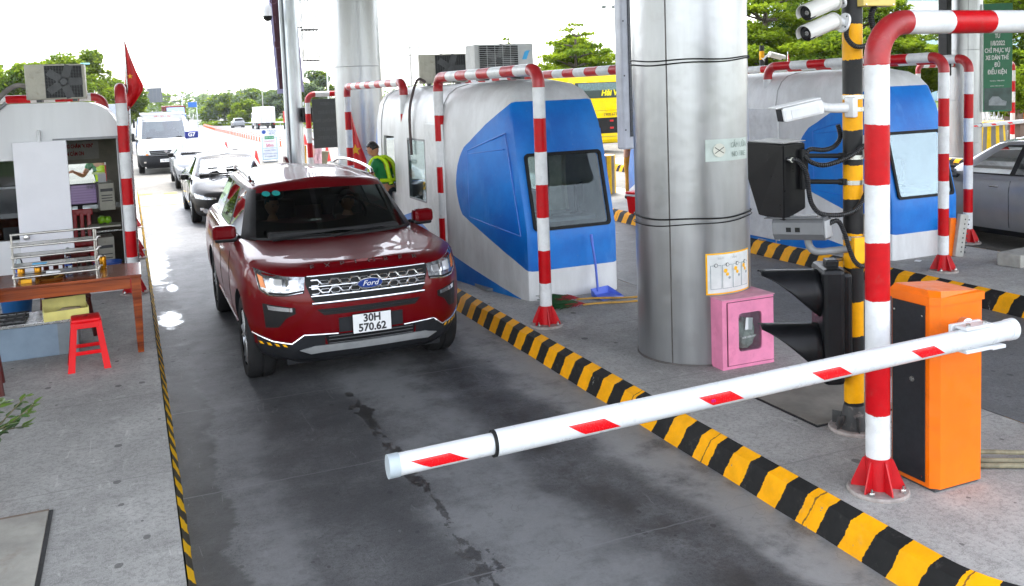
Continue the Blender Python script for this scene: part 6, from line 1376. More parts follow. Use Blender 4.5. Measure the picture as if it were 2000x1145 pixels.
# ------------------------------------------------------------------ beyond the plaza: the road falls away gently
def gz(y): return -0.016 * max(0.0, min(y, 220.0) - 28.0)
for nm in ('plaza_pavement', 'highway_road', 'ground'):
    o = bpy.data.objects[nm]; me = o.data; bpy.data.objects.remove(o); bpy.data.meshes.remove(me)
def ground_sheet(name, x0, x1, ys, dz, m):
    b = MB(); b.grid([[(lerp(x0, x1, i / 4), y, gz(y) + dz) for i in range(5)] for y in ys], False); o = b.build(name, m, fix=False); o['kind'] = 'structure'; return o
YS = [-14, 28, 60, 100, 140, 180, 220]
ground_sheet('ground', -2500, 2500, [-400] + YS[1:] + [4000], -.05, GRASSM)
ground_sheet('plaza_pavement', -40, 70, YS[:3], -.004, CON_FAR)
ground_sheet('highway_road', -3.5, 30, [60, 100, 140, 180, 220, 900], -.008, ASPH)
# ---- trees
def leafmat(name, c, c2, tr=.48):
    m, t, b = newmat(name); t.t.nodes.remove(b); n = t.noise(t.pos(), .9, 3); n2 = t.noise(t.pos(), 6, 2)
    k = t.mix(t.step(t.m('ADD', t.m('MULTIPLY', n, .6), t.m('MULTIPLY', n2, .4)), .35, .65), c, c2)
    d = t.n('ShaderNodeBsdfDiffuse'); t.set(d.inputs[0], k); l = t.n('ShaderNodeBsdfTranslucent'); t.set(l.inputs[0], t.mix(.5, k, (min(1, c2[0] * 1.5), min(1, c2[1] * 1.4), c2[2])))
    mx = t.n('ShaderNodeMixShader', {0: tr}); t.t.links.new(d.outputs[0], mx.inputs[1]); t.t.links.new(l.outputs[0], mx.inputs[2]); t.t.links.new(mx.outputs[0], t.t.nodes['Material Output'].inputs[0]); return m
LG = leafmat('foliage_bright', (.085, .145, .010), (.20, .27, .02)); LD = leafmat('foliage_dark', (.022, .055, .012), (.05, .10, .02)); LM = leafmat('foliage_mid', (.055, .11, .016), (.12, .18, .02)); LB = leafmat('foliage_haze_blue', (.10, .15, .10), (.15, .20, .12))  # the bluish one has distance haze mixed into its leaf colour
BARK = mat('bark', (.10, .08, .06), .9, var=.3, scale=9, bump=.4)
def foliage(parent, clumps, n, size, mats, seed, flat=.4):
    """clumps: (centre, (rx,ry,rz), material index); many small leaf-sized faces spread through each clump"""
    rd = random.Random(seed); vs = []; fs = []; mi = []
    tot = sum(c[1][0] * c[1][1] for c in clumps)
    for c, r, k in clumps:
        cnt = max(6, int(n * r[0] * r[1] / tot))
        for _ in range(cnt):
            while True:
                p = Vector((rd.uniform(-1, 1), rd.uniform(-1, 1), rd.uniform(-1, 1))); l = p.length
                if l <= 1 and (l > .55 or rd.random() < .3): break
            p = Vector((p.x * r[0], p.y * r[1], p.z * r[2])) + c; s = size * rd.uniform(.6, 1.4)
            nn = Vector((rd.gauss(0, flat), rd.gauss(0, flat), 1)).normalized() if rd.random() < .75 else Vector((rd.gauss(0, 1), rd.gauss(0, 1), rd.gauss(0, 1))).normalized()
            u = nn.cross(Vector((rd.gauss(0, 1), rd.gauss(0, 1), .1))).normalized(); w = nn.cross(u); i = len(vs); wd = rd.uniform(.35, .6)
            vs += [p - u * s, p + w * s * wd - nn * s * .15, p + u * s, p - w * s * wd - nn * s * .15]; fs.append((i, i + 1, i + 2, i + 3)); mi.append(k if rd.random() < .8 else rd.randrange(len(mats)))
    me = bpy.data.meshes.new('foliage'); me.from_pydata(vs, [], fs)
    for m in mats: me.materials.append(m)
    me.polygons.foreach_set('material_index', mi); o = bpy.data.objects.new('foliage', me); C.objects.link(o); o.parent = parent; return o
def tree(label, x, y, h, r, style='bushy', seed=1, leaves=4500, size=.16, mats=None, cat='tree', group=None, base=None, name='tree'):
    rd = random.Random(seed); z0 = gz(y) if base is None else base; t = thing(name, label, cat, (x, y, z0), rd.uniform(0, 6), group); mats = mats or [LG, LM, LD]
    tr = MB(); lean = Vector((rd.uniform(-.05, .05) * h, rd.uniform(-.05, .05) * h, 0)); th = h * (.85 if style == 'tier' else .6); tr0 = h * .022 + .03
    P = [Vector((0, 0, 0)), lean * .4 + Vector((0, 0, th * .4)), lean * .8 + Vector((0, 0, th * .75)), lean + Vector((0, 0, th))]; tr.tube(smooth(P, 4), [lerp(tr0, tr0 * .3, i / 12) for i in range(13)], 9)
    cl = []
    if style == 'tier':        # flat layered branches with gaps between the storeys
        nt = 9
        for i in range(nt):
            f = i / (nt - 1); z = h * lerp(.30, .97, f); rad = r * (1 - .82 * f ** 1.3) * rd.uniform(.85, 1.1); nb = max(2, int(9 * (1 - f) + 2))
            for k in range(nb):
                a = 2 * math.pi * k / nb + rd.uniform(-.4, .4); q = rd.uniform(.45, 1.0) * rad; c = Vector((q * math.cos(a), q * math.sin(a), z + rd.uniform(-.12, .12) * h * .3 + .10 * q)) + lean * f
                s = rad * rd.uniform(.28, .42) + .15; cl.append((c, (s, s, s * .22), rd.choice([0, 0, 1, 1, 2]))); tr.tube([Vector((0, 0, z - .12 * q)) + lean * f, c], [tr0 * .35, tr0 * .12], 5)
    else:
        n = 34
        for i in range(n):
            a = rd.uniform(0, 6.28); f = rd.random() ** .6; z = rd.uniform(.26, .97); prof = math.sin(min(1, (z - .1) / .9) * math.pi * .86 + .28); q = f * r * prof
            c = Vector((q * math.cos(a), q * math.sin(a), z * h)) + lean; s = r * rd.uniform(.22, .40); cl.append((c, (s, s, s * .75), rd.choice([0, 1, 1, 2])))
            if i % 3 == 0: tr.tube([lean * .7 + Vector((0, 0, min(th, z * h * .75))), c], [tr0 * .4, tr0 * .1], 5)
    tr.build('trunk', BARK, t, fix=False); foliage(t, cl, leaves, size, mats, seed); return t
GT = 'trees beyond the toll plaza'
tree('layered bright green tree behind the centre booth roof, left of the light mast', 23.0, 45, 6.4, 3.0, 'tier', 3, 13000, .15, [LG, LG, LM], group=GT, base=-.2)
tree('small layered tree at the left edge of the tree behind the centre booth roof', 19.8, 47, 5.6, 1.7, 'tier', 4, 2600, .16, [LG, LM, LM], group=GT, base=-.2)
tree('small tree top showing beside the big metal column, right of the light mast', 30.2, 52, 5.4, 1.7, 'tier', 5, 2000, .16, [LG, LG, LM], group=GT, base=-.3)
for i, (x, y, hh, r, st, lb) in enumerate([(31.0, 39.0, 9.5, 3.9, 'tier', 'tall layered tree just right of the big metal column'), (33.5, 35.0, 8.4, 3.4, 'tier', 'layered tree behind the white bullet cameras'), (37.6, 37.5, 8.6, 3.6, 'tier', 'layered tree behind the elbow of the thick red and white pipe'), (36.5, 44.0, 10.5, 4.4, 'bushy', 'tall dense tree rising behind the striped camera pole'), (42.0, 40.0, 6.3, 3.2, 'tier', 'layered tree left of the far right column, over the blue booth'), (31.5, 33.0, 4.6, 2.3, 'bushy', 'low dark bushy tree beside the small far camera pole')]):
    tree(lb, x, y, hh, r, st, 20 + i, 22000 if i < 4 else 12000, .14, [LG, LG, LM] if st == 'tier' else [LM, LD, LG], group=GT, base=-.15)
for i, (x, y, hh, r, lb) in enumerate([(41.5, 31.0, 8.0, 3.6, 'bright bushy tree at the top right corner'), (45.5, 34.0, 9.5, 4.0, 'tall shady tree at the right edge behind the banner column'), (36.8, 28.6, 3.4, 1.6, 'low bright shrub beside the green banner')]): tree(lb, x, y, hh, r, 'bushy', 40 + i, 16000 if i < 2 else 7000, .14, [LG, LM, LG], group=GT, base=0)
for i, (x, y, hh, r, lb) in enumerate([(-13.5, 108, 8.6, 5.0, 'bushy tree at the far left edge'), (-8.6, 104, 7.8, 4.6, 'pale green tree left of the air conditioner'), (-12.0, 88, 5.2, 3.0, 'light yellow-green tree in front of the woods at the left edge'), (-5.6, 112, 9.2, 4.4, 'bushy tree behind the left air conditioner'), (-3.2, 116, 9.9, 3.6, 'tall tree rising at the right of the left air conditioner'), (-.4, 122, 7.6, 3.2, 'round tree left of the large red flag'), (-16.5, 120, 9, 4.5, 'dark tree behind the far left trees')]): tree(lb, x, y, hh, r, 'bushy', 60 + i, 7500, .28, [LG, LG, LM] if i != 6 else [LM, LD, LD], group=GT)
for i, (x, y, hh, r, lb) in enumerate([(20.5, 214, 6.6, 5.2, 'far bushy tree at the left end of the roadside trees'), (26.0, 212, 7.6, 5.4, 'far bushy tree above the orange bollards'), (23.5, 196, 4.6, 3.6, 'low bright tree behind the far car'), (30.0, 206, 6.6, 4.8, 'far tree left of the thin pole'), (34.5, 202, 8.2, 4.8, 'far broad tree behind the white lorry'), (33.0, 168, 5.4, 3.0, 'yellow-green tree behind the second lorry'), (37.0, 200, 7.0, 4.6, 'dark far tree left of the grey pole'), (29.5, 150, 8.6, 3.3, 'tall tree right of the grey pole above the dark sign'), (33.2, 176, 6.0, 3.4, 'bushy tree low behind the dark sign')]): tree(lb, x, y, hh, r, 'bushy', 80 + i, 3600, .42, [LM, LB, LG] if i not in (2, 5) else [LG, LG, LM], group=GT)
# distant woods that read as one mass
rd = random.Random(77); cl = []
for i in range(420):
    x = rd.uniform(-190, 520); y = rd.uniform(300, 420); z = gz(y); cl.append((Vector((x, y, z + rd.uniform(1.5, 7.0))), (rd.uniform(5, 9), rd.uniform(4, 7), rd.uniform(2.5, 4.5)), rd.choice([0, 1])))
o = foliage(None, cl, 26000, 1.1, [LB, LM], 78); o.name = 'distant_woods'; tag(o, 'hazy distant woods along the horizon', 'woods', None, 'stuff')  # part of the far haze sits in the bluish leaf colour
cl = [(Vector((rd.uniform(20, 80), rd.uniform(60, 90), -.7)), (rd.uniform(1.2, 2.5), rd.uniform(1, 2), .9), rd.choice([0, 1])) for _ in range(60)]
o = foliage(None, cl, 9000, .22, [LM, LG], 79); o.name = 'roadside_shrubs'; tag(o, 'low roadside shrubs beyond the plaza', 'shrubs', None, 'stuff')
cl = [(Vector((rd.uniform(24, 60), 0, 0)), (2.2, 1.4, .8), rd.choice([0, 1])) for _ in range(46)]
cl = [(Vector((lerp(18, 36, i / 45), lerp(232, 120, i / 45) , gz(lerp(232, 120, i / 45)) + .3)), (2.4, 2.4, .9), i % 2) for i in range(46)]
o = foliage(None, cl, 6000, .35, [LM, LG], 81); o.name = 'verge_shrubs'; tag(o, 'green verge along the far carriageway', 'shrubs', None, 'stuff')
# ---- bollards, cones
ORB = mat('bollard_orange', h('F0561E'), .45, var=.1); CONEM = mat('cone_red', h('E2231A'), .45, var=.1)
GBOL = 'orange lane bollards along the road'
def bollard():
    t = thing('lane_bollard', 'orange lane bollard with white bands in the long row down the road', 'bollard', (0, 0, 0), 0, GBOL)
    MB().lathe([(.0, 0), (.11, 0), (.11, .03), (.045, .05), (.04, .60), (.03, .62), (0, .625)], n=12).build('post', ORB, t)
    for z in (.36, .50): MB().lathe([(.045, z), (.045, z + .06)], n=12).build('white_band', WHITE, t)
    return t
b0 = bollard(); k = 0; y = 70.8
tag(b0, 'single orange bollard with white bands standing nearer than the rest of the row'); b0.location = (9.02, 59.6, gz(59.6)); 
while y < 206:
    x = pl([(59.6, 9.0), (86, 9.95), (109.5, 10.96), (144, 12.2), (204, 15.2)], y); dup(b0, (x, y, gz(y)), label='orange lane bollard with white bands in the long row down the road'); y += 2.35 + k * .012; k += 1
def cone(label, x, y, s=1.0):
    t = thing('traffic_cone', label, 'traffic cone', (x, y, gz(y)), 0, 'red and white traffic cones'); t.scale = (s, s, s)
    MB().box((0, 0, .02), (.40, .40, .04), None, .01).build('base', CONEM, t); MB().lathe([(.15, .04), (.03, .70), (.02, .71), (0, .71)], n=20).build('cone_body', CONEM, t); MB().lathe([(.111, .25), (.074, .44)], n=20).build('white_band', WHITE, t)
cone('traffic cone between the black saloon and the red SUV roof', 4.55, 36.3); cone('small far traffic cone left of the concrete block', 4.9, 51.6); cone('traffic cone seen under the dark sign board, nearest of two', 7.75, 38.5, 1.0); cone('traffic cone seen under the dark sign board, farther of two', 8.4, 43.5, 1.0); cone('traffic cone beyond the grey galvanised pole', 10.5, 59.0)
# ---- van
def zf_van(z, y, i): s = max(0, min(1, (y - .08) / .8)); k = 0 if i < 5 else (i - 5) / 3; return z + k * .22 * s
VAN = dict(len=5.9, hw=1.02, bow=.12, cf=.28, cr=.10, wf=.94, sides=[.68, .82, 1.0, 1.4, 2.0, 2.8, 3.6, 4.4, 5.0, 5.4], nclad=4, crown=lambda co, u: .03 * (1 - u * u),
    rings=[(.28, .90, .10, 5.8), (.36, .96, .02, 5.88), (.50, 1.0, .0, 5.9), (.62, 1.01, .01, 5.9), (.74, 1.015, .03, 5.9), (.90, 1.015, .06, 5.9), (1.02, 1.0, .10, 5.9), (1.08, .96, .17, 5.88), (1.10, .90, .25, 5.86)],
    zfun=zf_van, axles=(.95, 4.6), arch=.40, wr=.35, ww=.22, tx=.88, spokes=6,
    cols=[((0, .82), (0, 1.42)), ((.32, .85), (.28, 1.44)), ((.62, .94), (.54, 1.50)), ((.82, 1.08), (.72, 1.60)), ((.92, 1.22), (.80, 1.72)), ((.985, 1.50), (.86, 1.95)), ((1.0, 2.1), (.87, 2.3)), ((1.0, 2.2), (.87, 2.4)), ((1.0, 3.9), (.87, 3.9)), ((1.0, 4.0), (.87, 4.0)), ((.99, 5.5), (.86, 5.4)), ((.95, 5.8), (.82, 5.7)), ((.6, 5.88), (.5, 5.78)), ((0, 5.9), (0, 5.8))],
    wins={0: 'windscreen', 1: 'windscreen', 2: 'windscreen', 5: 'front', 7: 'rear', 9: 'quarter', 12: 'rear_window'}, wsk=[0, 1, 2], black=[6, 8],
    zbelt=lambda y: 1.30, zroof=lambda y: 2.05 + .12 * max(0, min(1, (y - 1.4) / .6)), zfloor=1.32, seat=2.0)
vn, bvv = car('white passenger van with a black grille and bumper, waiting at the back of the lane', 'van', (1.30, 36.8, -.14), 0, VAN, WHP, name='van', ws=glassmat('van_windscreen', (.45, .55, .62), .5, .05, .10))
b = MB(); b.box((0, 3.5, 2.26), (1.6, 4.0, .14), None, .06).prism([(-.78, 2.05), (.78, 2.05), (.66, 2.33), (-.66, 2.33)], 1.52, 1.62); b.build('high_roof', WHP, vn)
text('lettering', '04 - 01 - 52', .13, face_m((0, 1.515, 2.19), (1, 0, 0), (0, .1, 1)), TXTR, vn, .001)
fstrip('grille', bvv, vn, [(-.52, .66), (.52, .66)], [(-.60, .90), (.60, .90)], GR, .01, 12, 4, False)
for z_ in (.72, .78, .84): ftube('grille_bar', bvv, vn, [(-.55, z_), (.55, z_)], .008, GREYP, .016)
oval_m('badge', .07, .06, -.0, .86, CHROME, .02, vn)
fstrip('headlight', bvv, vn, [(.62, .76), (.86, .74)], [(.66, .92), (.90, 1.02)], LAMPS, .012, 8, 4); fstrip('turn_signal', bvv, vn, [(.62, .74), (.72, .74)], [(.65, .79), (.74, .79)], AMBER, .016, 4, 2)
p = MB().box((0, -.03, .52), (.46, .012, .12), None, .003).build('number_plate', PLATE, vn); text('lettering', '19B-528.11', .085, face_m((0, -.037, .52), (1, 0, 0), (0, 0, 1)), TXTK, p, .0008, sx=.9)
mirrors(vn, 1.14, 1.25, 1.42, BLACK, w=.16, hh=.30); fstrip('fog_lamp', bvv, vn, [(.72, .44), (.80, .44)], [(.72, .50), (.80, .50)], CHROME, .01, 4, 2)
# ---- bus, lorries
YBUS = paint('bus_yellow', h('F6D400'), .0, .25)
t = thing('bus', 'bright yellow coach seen from behind between the centre booth and the big metal column', 'bus', (17.15, 31.6, 0))
MB().box((0, 5.5, 1.72), (2.5, 11.0, 2.85), None, .16).build('body', YBUS, t); MB().box((0, 5.6, 3.16), (2.3, 10.4, .16), None, .06).build('roof', WHP, t)
rw = MB().box((0, -.004, 2.42), (2.05, .03, .62), None, .05).build('rear_window', mat('bus_glass', (.03, .05, .05), .1), t); MB().box((0, -.024, 2.56), (1.8, .01, .28), None, .01).build('curtain', mat('curtain_teal', (.14, .22, .22), .6, var=.3, scale=20), rw)
text('lettering', 'Hải Vân', .30, face_m((.60, -.035, 2.30), (1, 0, 0), (0, 0, 1)), mat('ink_yellow', h('F2E21A'), .4), rw, .004, bold=.012, shear=.2); text('lettering', '1900.6776', .17, face_m((.55, -.010, 1.45), (1, 0, 0), (0, 0, 1)), mat('ink_brown', (.12, .08, .02), .5), t, .003)
b = MB(); b.box((.35, -.004, 1.02), (.95, .02, .62), None, .03); v_ = b.build('engine_vent', BLACK, t)
for k in range(2): MB().box((.55, -.02, .92 + k * .28), (.16, .01, .07), None, .01).build('vent_lamp', TAILR, v_)
for sx in (-1, 1): MB().box((sx * 1.13, -.006, .92), (.18, .03, .52), None, .03).build('tail_light', TAILR, t); MB().box((sx * 1.13, -.012, 1.24), (.18, .03, .12), None, .02).build('tail_light', WHP, t)
MB().box((0, -.005, .58), (2.4, .012, .02)).box((0, -.005, 1.62), (2.4, .012, .012)).build('panel_seam', mat('seam_yellow', (.25, .2, .02), .5), t)
for sx in (-1, 1):
    for yy in (2.6, 8.0): wheel(t, sx * 1.1, yy, .48, .28, 8)
    MB().box((sx * 1.252, 5.5, 2.42), (.012, 9.6, .8), None, .004).build('side_window', BLACK, t)
def lorry(label, loc, rz, cabm, boxm, bw, bh, bl, cab_h=2.6, tarp=None, ribs=0, name='lorry', doors=False):
    """cab at local y<0, cargo box behind; front faces -y"""
    t = thing(name, label, 'lorry', loc, rz)
    b = MB(); P = [(-2.3, .5), (-2.36, 1.0), (-2.3, 1.45), (-2.08, cab_h - .1), (-1.9, cab_h), (-.3, cab_h), (-.3, .5)]; b.prism([(y, z) for y, z in P], -bw * .47, bw * .47, 'X'); b.build('cab', cabm, t)
    MB().box((0, -2.235, 1.95), (bw * .84, .03, .72), Matrix.Rotation(-.20, 3, 'X').transposed() if False else Matrix.Rotation(.19, 3, 'X').transposed(), .02).build('windscreen', mat('lorry_glass', (.05, .08, .10), .08), t)
    for sx in (-1, 1): MB().box((sx * bw * .472, -1.4, 1.9), (.01, .9, .6), None, .004).build('side_window', BLACK, t); MB().box((sx * bw * .34, -2.36, .95), (.3, .03, .22), None, .02).build('headlight', LAMPS, t); MB().box((sx * bw * .56, -2.2, 1.9), (.12, .14, .5), None, .03).build('side_mirror', BLACK, t)
    MB().box((0, -2.37, 1.25), (bw * .8, .03, .35), None, .01).build('grille', GR, t); MB().box((0, -2.36, .62), (bw * .94, .12, .26), None, .03).build('bumper', CLAD, t)
    if tarp: MB().prism([(-1.9, cab_h + .01), (-1.2, cab_h + .8), (-.3, cab_h + .8), (-.3, cab_h + .01)], -bw * .42, bw * .42, 'X').build('wind_deflector', tarp, t)
    b = MB(); b.box((0, bl / 2, .95 + bh / 2), (bw, bl, bh), None, .02)
    for i in range(ribs):
        for sx in (-1, 1): b.box((sx * (bw / 2 + .01), .3 + i * (bl - .6) / max(1, ribs - 1), .95 + bh / 2), (.03, .08, bh * .94))
    b.build('cargo_box', boxm, t); MB().box((0, bl / 2 - 1, .80), (.9, bl + 2, .22)).build('chassis', CLAD, t)
    if doors:
        b = MB(); b.box((0, bl + .012, .95 + bh / 2), (.02, .02, bh * .96))
        for q in (-.3, .3): b.tube([(q * bw, bl + .03, 1.0), (q * bw, bl + .03, .9 + bh)], .02, 6)
        b.build('door_bar', GREYP, t); MB().box((0, bl - .1, .55), (bw * .95, .1, .12), None, .02).build('rear_bumper', CLAD, t)
        for sx in (-1, 1): MB().box((sx * bw * .42, bl + .01, .75), (.25, .04, .12), None, .01).build('tail_light', TAILR, t)
    for sx in (-1, 1):
        for yy in (-1.5, bl * .62, bl * .82): wheel(t, sx * (bw / 2 - .16), yy, .48, .28, 6)
    return t
BLC = paint('lorry_blue', h('27509E'), .1, .3)
lorry('blue container lorry with a dark red box behind the white van', (5.9, 126, gz(126)), 0, BLC, mat('container_red', h('7A2A26'), .6, var=.2), 2.5, 2.75, 12, 2.7, mat('tarp_blue', h('6F93C8'), .5), 20)
lorry('white box lorry seen from behind on the far carriageway', (18.6, 140, gz(140)), math.pi, WHITE, mat('box_white', (.66, .67, .66), .45, var=.08), 2.5, 2.3, 5.5, 2.4, None, 0, doors=True)
lorry('white lorry with a red load beside the grey galvanised pole', (21.4, 128, gz(128)), math.pi * .93, WHITE, mat('load_red', h('C2403A'), .6, var=.2), 2.3, 1.5, 4.5, 2.3, None, 0)
lorry('dark vehicle far behind the white van at the left', (-.9, 62, gz(62)), 0, mat('cab_blue', h('3C6AA8'), .35), mat('box_grey', (.40, .41, .42), .5), 2.3, 2.2, 5, 2.3)
# ---- gantry with sign boards
t = thing('sign_gantry', 'white lattice gantry with sign boards seen from behind across the road', 'gantry', (1.0, 270, gz(270)))
b = MB(); x0, x1 = -16, 13.6
for zz in (6.0, 7.4): 
    for yy in (-.5, .5): b.tube([(x0, yy, zz), (x1, yy, zz)], .10, 6)
n = 18
for i in range(n):
    xa, xb = lerp(x0, x1, i / n), lerp(x0, x1, (i + 1) / n); b.tube([(xa, -.5, 6.0 if i % 2 else 7.4), (xb, -.5, 7.4 if i % 2 else 6.0)], .07, 5)
b.build('lattice_beam', mat('gantry_grey', (.07, .075, .08), .5, .2), t)
for xx in (x0, x1): MB().tube([(xx, 0, 0), (xx, 0, 8.2)], .22, 10).build('post', GALV, t)
SGB = mat('sign_back', (.09, .10, .12), .5, .2, var=.1)
for xx, w, hh, zc in ((0.4, 3.2, 3.0, 7.4), (6.6, 3.8, 4.0, 7.9)):
    s_ = MB().box((xx, -.8, zc), (w, .1, hh), None, .03).build('sign_board', SGB, t); b = MB()
    for k in range(4): b.box((xx - w / 2 + w * (k + .5) / 4, -.88, zc), (.08, .06, hh))
    b.build('sign_rib', mat('rib_grey', (.12, .13, .14), .5), s_)
t = thing('road_sign', 'small blue road sign on a post beside the far trees', 'sign', (10.2, 150, gz(150))); MB().tube([(0, 0, 0), (0, 0, 4.6)], .08, 8).build('post', GALV, t); MB().box((-.6, -.1, 4.1), (1.3, .06, .8), None, .03).build('sign_panel', mat('sign_blue', h('1B5FB0'), .4), t)
t = thing('guard_rail', 'grey steel guard rail along the far carriageway', 'guard rail', (0, 0, 0)); b = MB(); pts = [(17.5 + i * .78, 236 - i * 7, gz(236 - i * 7) + .55) for i in range(18)]; b.tube(pts, .13, 6); b.build('rail', GALV, t)
b = MB(); [b.tube([(p[0], p[1], p[2] - .6), p], .06, 5) for p in pts]; b.build('posts', GALV, t)
# ---- grey galvanised pole group
t = thing('galvanised_pole', 'tall grey galvanised pole beside the purple banner', 'pole', (3.76, 22.2, 0)); MB().tube([(0, 0, 0), (0, 0, 6.9)], .165, 24).build('shaft', GALV, t); MB().tube([(-.21, .02, 0), (-.21, .02, 6.9)], .05, 12).build('conduit', GALV, t); MB().lathe([(.0, 0), (.28, 0), (.28, .03), (0, .03)], n=20).build('base_plate', BASEM, t)
PURP = mat('banner_purple', h('4A2230'), .5, var=.1); LIL = mat('banner_lilac', h('B6B4DC'), .5)
t = thing('pole_banner', 'long dark purple banner with a pale border hanging on the grey pole', 'banner', (3.66, 22.42, 2.68)); MB().box((.0, 0, 1.5), (.64, .012, 3.0), Matrix.Rotation(-.035, 3, 'Y')).build('border', LIL, t); MB().box((0, -.007, 1.56), (.52, .010, 2.9), Matrix.Rotation(-.035, 3, 'Y')).build('panel', PURP, t)
FP = mat('banner_ink', h('6A4A58'), .5)
for s_, z_ in (('2', .55), ('U', 1.15), ('I', 1.75), ('O', 2.2)): text('lettering', s_, .24, face_m((-.16 - z_ * .035, -.014, z_), (1, 0, 0), (-.035, 0, 1)), FP, t, .001)
t = thing('dome_camera', 'white dome camera hanging from an arm beside the purple banner', 'camera', (3.22, 22.1, 4.5)); MB().lathe([(.02, .32), (.06, .28), (.10, .18), (.11, .05), (.115, .0)], n=24).build('housing', WHITE, t); MB().lathe([(.11, 0), (.10, -.06), (.06, -.11), (0, -.125)], n=24).build('dome', BLACK, t); MB().tube([(0, 0, .3), (0, 0, .62), (.5, .05, .66)], .025, 8).build('arm', WHITE, t)
tree('rounded bright green tree filling in behind the layered tree and the booth air conditioners', 24.6, 48, 5.7, 2.9, 'bushy', 9, 9000, .15, [LG, LG, LM], group=GT, base=-.2)
t = thing('ladder_cage', 'white steel safety cage of a ladder beside the grey pole', 'ladder cage', (4.26, 22.5, 3.45)); b = MB()
for z in (0, .75, 1.5, 2.2, 3.0): b.tube(arcpts((0, 0, z), .21, 0, 2 * math.pi, 20, (1, 0, 0), (0, 1, 0)), .018, 6)
for k in range(7): a = k * math.pi / 3.5; b.tube([(.21 * math.cos(a), .21 * math.sin(a), 0), (.21 * math.cos(a), .21 * math.sin(a), 3.0)], .015, 6)
b.box((-.30, -.1, 2.2), (.2, .03, .03)).box((-.30, -.1, .8), (.2, .03, .03)); b.build('cage', mat('cage_grey', (.14, .14, .135), .5, .2), t)
t = thing('signal_box', 'small black signal box on the side of the grey pole', 'signal', (4.0, 22.0, 1.98)); MB().box((0, 0, .16), (.24, .3, .36), None, .02).box((-.1, .1, .16), (.1, .1, .08)).build('box', BLACK, t); MB().lathe([(.11, -.04), (.11, .0), (0, .01)], (0, -.17, .16), 16, 'Y').build('lens_hood', BLACKM, t)
# ---- dark sign in a striped frame
t = guard_frame('red and white pipe frame holding the dark sign board beside the far column', (3.73, 20.4, .2), (4.75, 20.4, .2), 2.42, .06, .3, .16, group=GF)
t = thing('sign_board', 'dark grey sign board with faint reversed writing in a striped frame', 'sign board', (4.22, 20.38, 1.42)); MB().box((0, 0, .54), (.80, .03, 1.10), None, .006).build('panel', mat('board_dark', (.055, .06, .06), .5, var=.15), t)
FI = mat('board_ink', (.085, .095, .095), .5)
for i, s_ in enumerate(('VETC - TASCO', 'THẺ TỪ 1-2-2022', 'TỪ 01/8 KHÔNG THU', 'PHÍ LÀN XE ETC', 'TỪ NÀY LÀN ETC')): text('lettering', s_, .10 if i else .09, face_m((0, -.019, .98 - i * .19), (-1, 0, 0), (0, 0, 1)), FI, t, .001, sx=.75, bold=.003)
# ---- flags
FLAG = mat('flag_red', h('D0141C'), .6, var=.2, scale=4, bump=.1); STAR = mat('flag_star', h('F3B61A'), .6)
def star(b, M, r):
    P = [(r * (1 if k % 2 == 0 else .4) * math.sin(k * math.pi / 5), r * (1 if k % 2 == 0 else .4) * math.cos(k * math.pi / 5)) for k in range(10)]; V = b._add([M @ Vector((x, y, 0)) for x, y in P] + [M @ Vector((0, 0, 0))], [[i, (i + 1) % 10, 10] for i in range(10)])
def flag(label, foot, top, w0, drop, seed, lean=(0, 0, 0), tip=.25, starpos=None, wide=(.55, .42, .2)):
    """flag hanging limp from a pole: narrow at the peak, a free corner sagging out"""
    t = thing('flag', label, 'flag', foot, 0, 'red flags with a yellow star'); T = Vector(top) - Vector(foot); MB().tube([(0, 0, 0), T, T + Vector((0, 0, .06))], .012, 8).build('pole', STEEL, t)
    rd = random.Random(seed); b = MB(); rows = []
    for j in range(15):
        f = j / 14; wd = w0 * pl([(0, .04), (.2, .28), (.45, .62), (.68, 1.0), (.85, .6), (1, .12)], f); row = []
        for i in range(9):
            g = i / 8; row.append(T + Vector((-w0 * .10 * math.sin(f * 2.6) + wd * g - w0 * .28 * max(0, f - .55), .05 * math.sin(g * 7 + f * 3) * (.4 + f), -drop * f + .04 * wd * g)))
        rows.append(row)
    b.grid(rows); o = b.build('cloth', FLAG, t, fix=False); md = o.modifiers.new('s', 'SOLIDIFY'); md.thickness = .004; evaluated(o)
    if starpos:
        s = MB(); c = rows[7][3]; star(s, face_m(c + Vector((0, -.03, 0)), (1, 0, 0), (.2, 0, 1)), .09 * starpos); s.build('star', STAR, t)
    return t
flag('large red flag standing over the right shoulder of the open-door booth', (.02, 13.0, .2), (.04, 13.0, 3.36), .24, .90, 1, starpos=.4)
flag('small red flag beyond the open-door booth, right of its air conditioner', (-.66, 24.0, .2), (-.66, 24.0, 2.85), .30, .55, 2)
flag('red flag behind the roof of the right-hand booth', (16.75, 20.0, .2), (16.75, 20.0, 3.26), .26, .9, 3)
flag('red flag with a yellow star hanging behind the far leg of the pipe frame', (3.98, 17.4, .2), (3.98, 17.4, 2.30), .36, 1.6, 4, starpos=1.3)
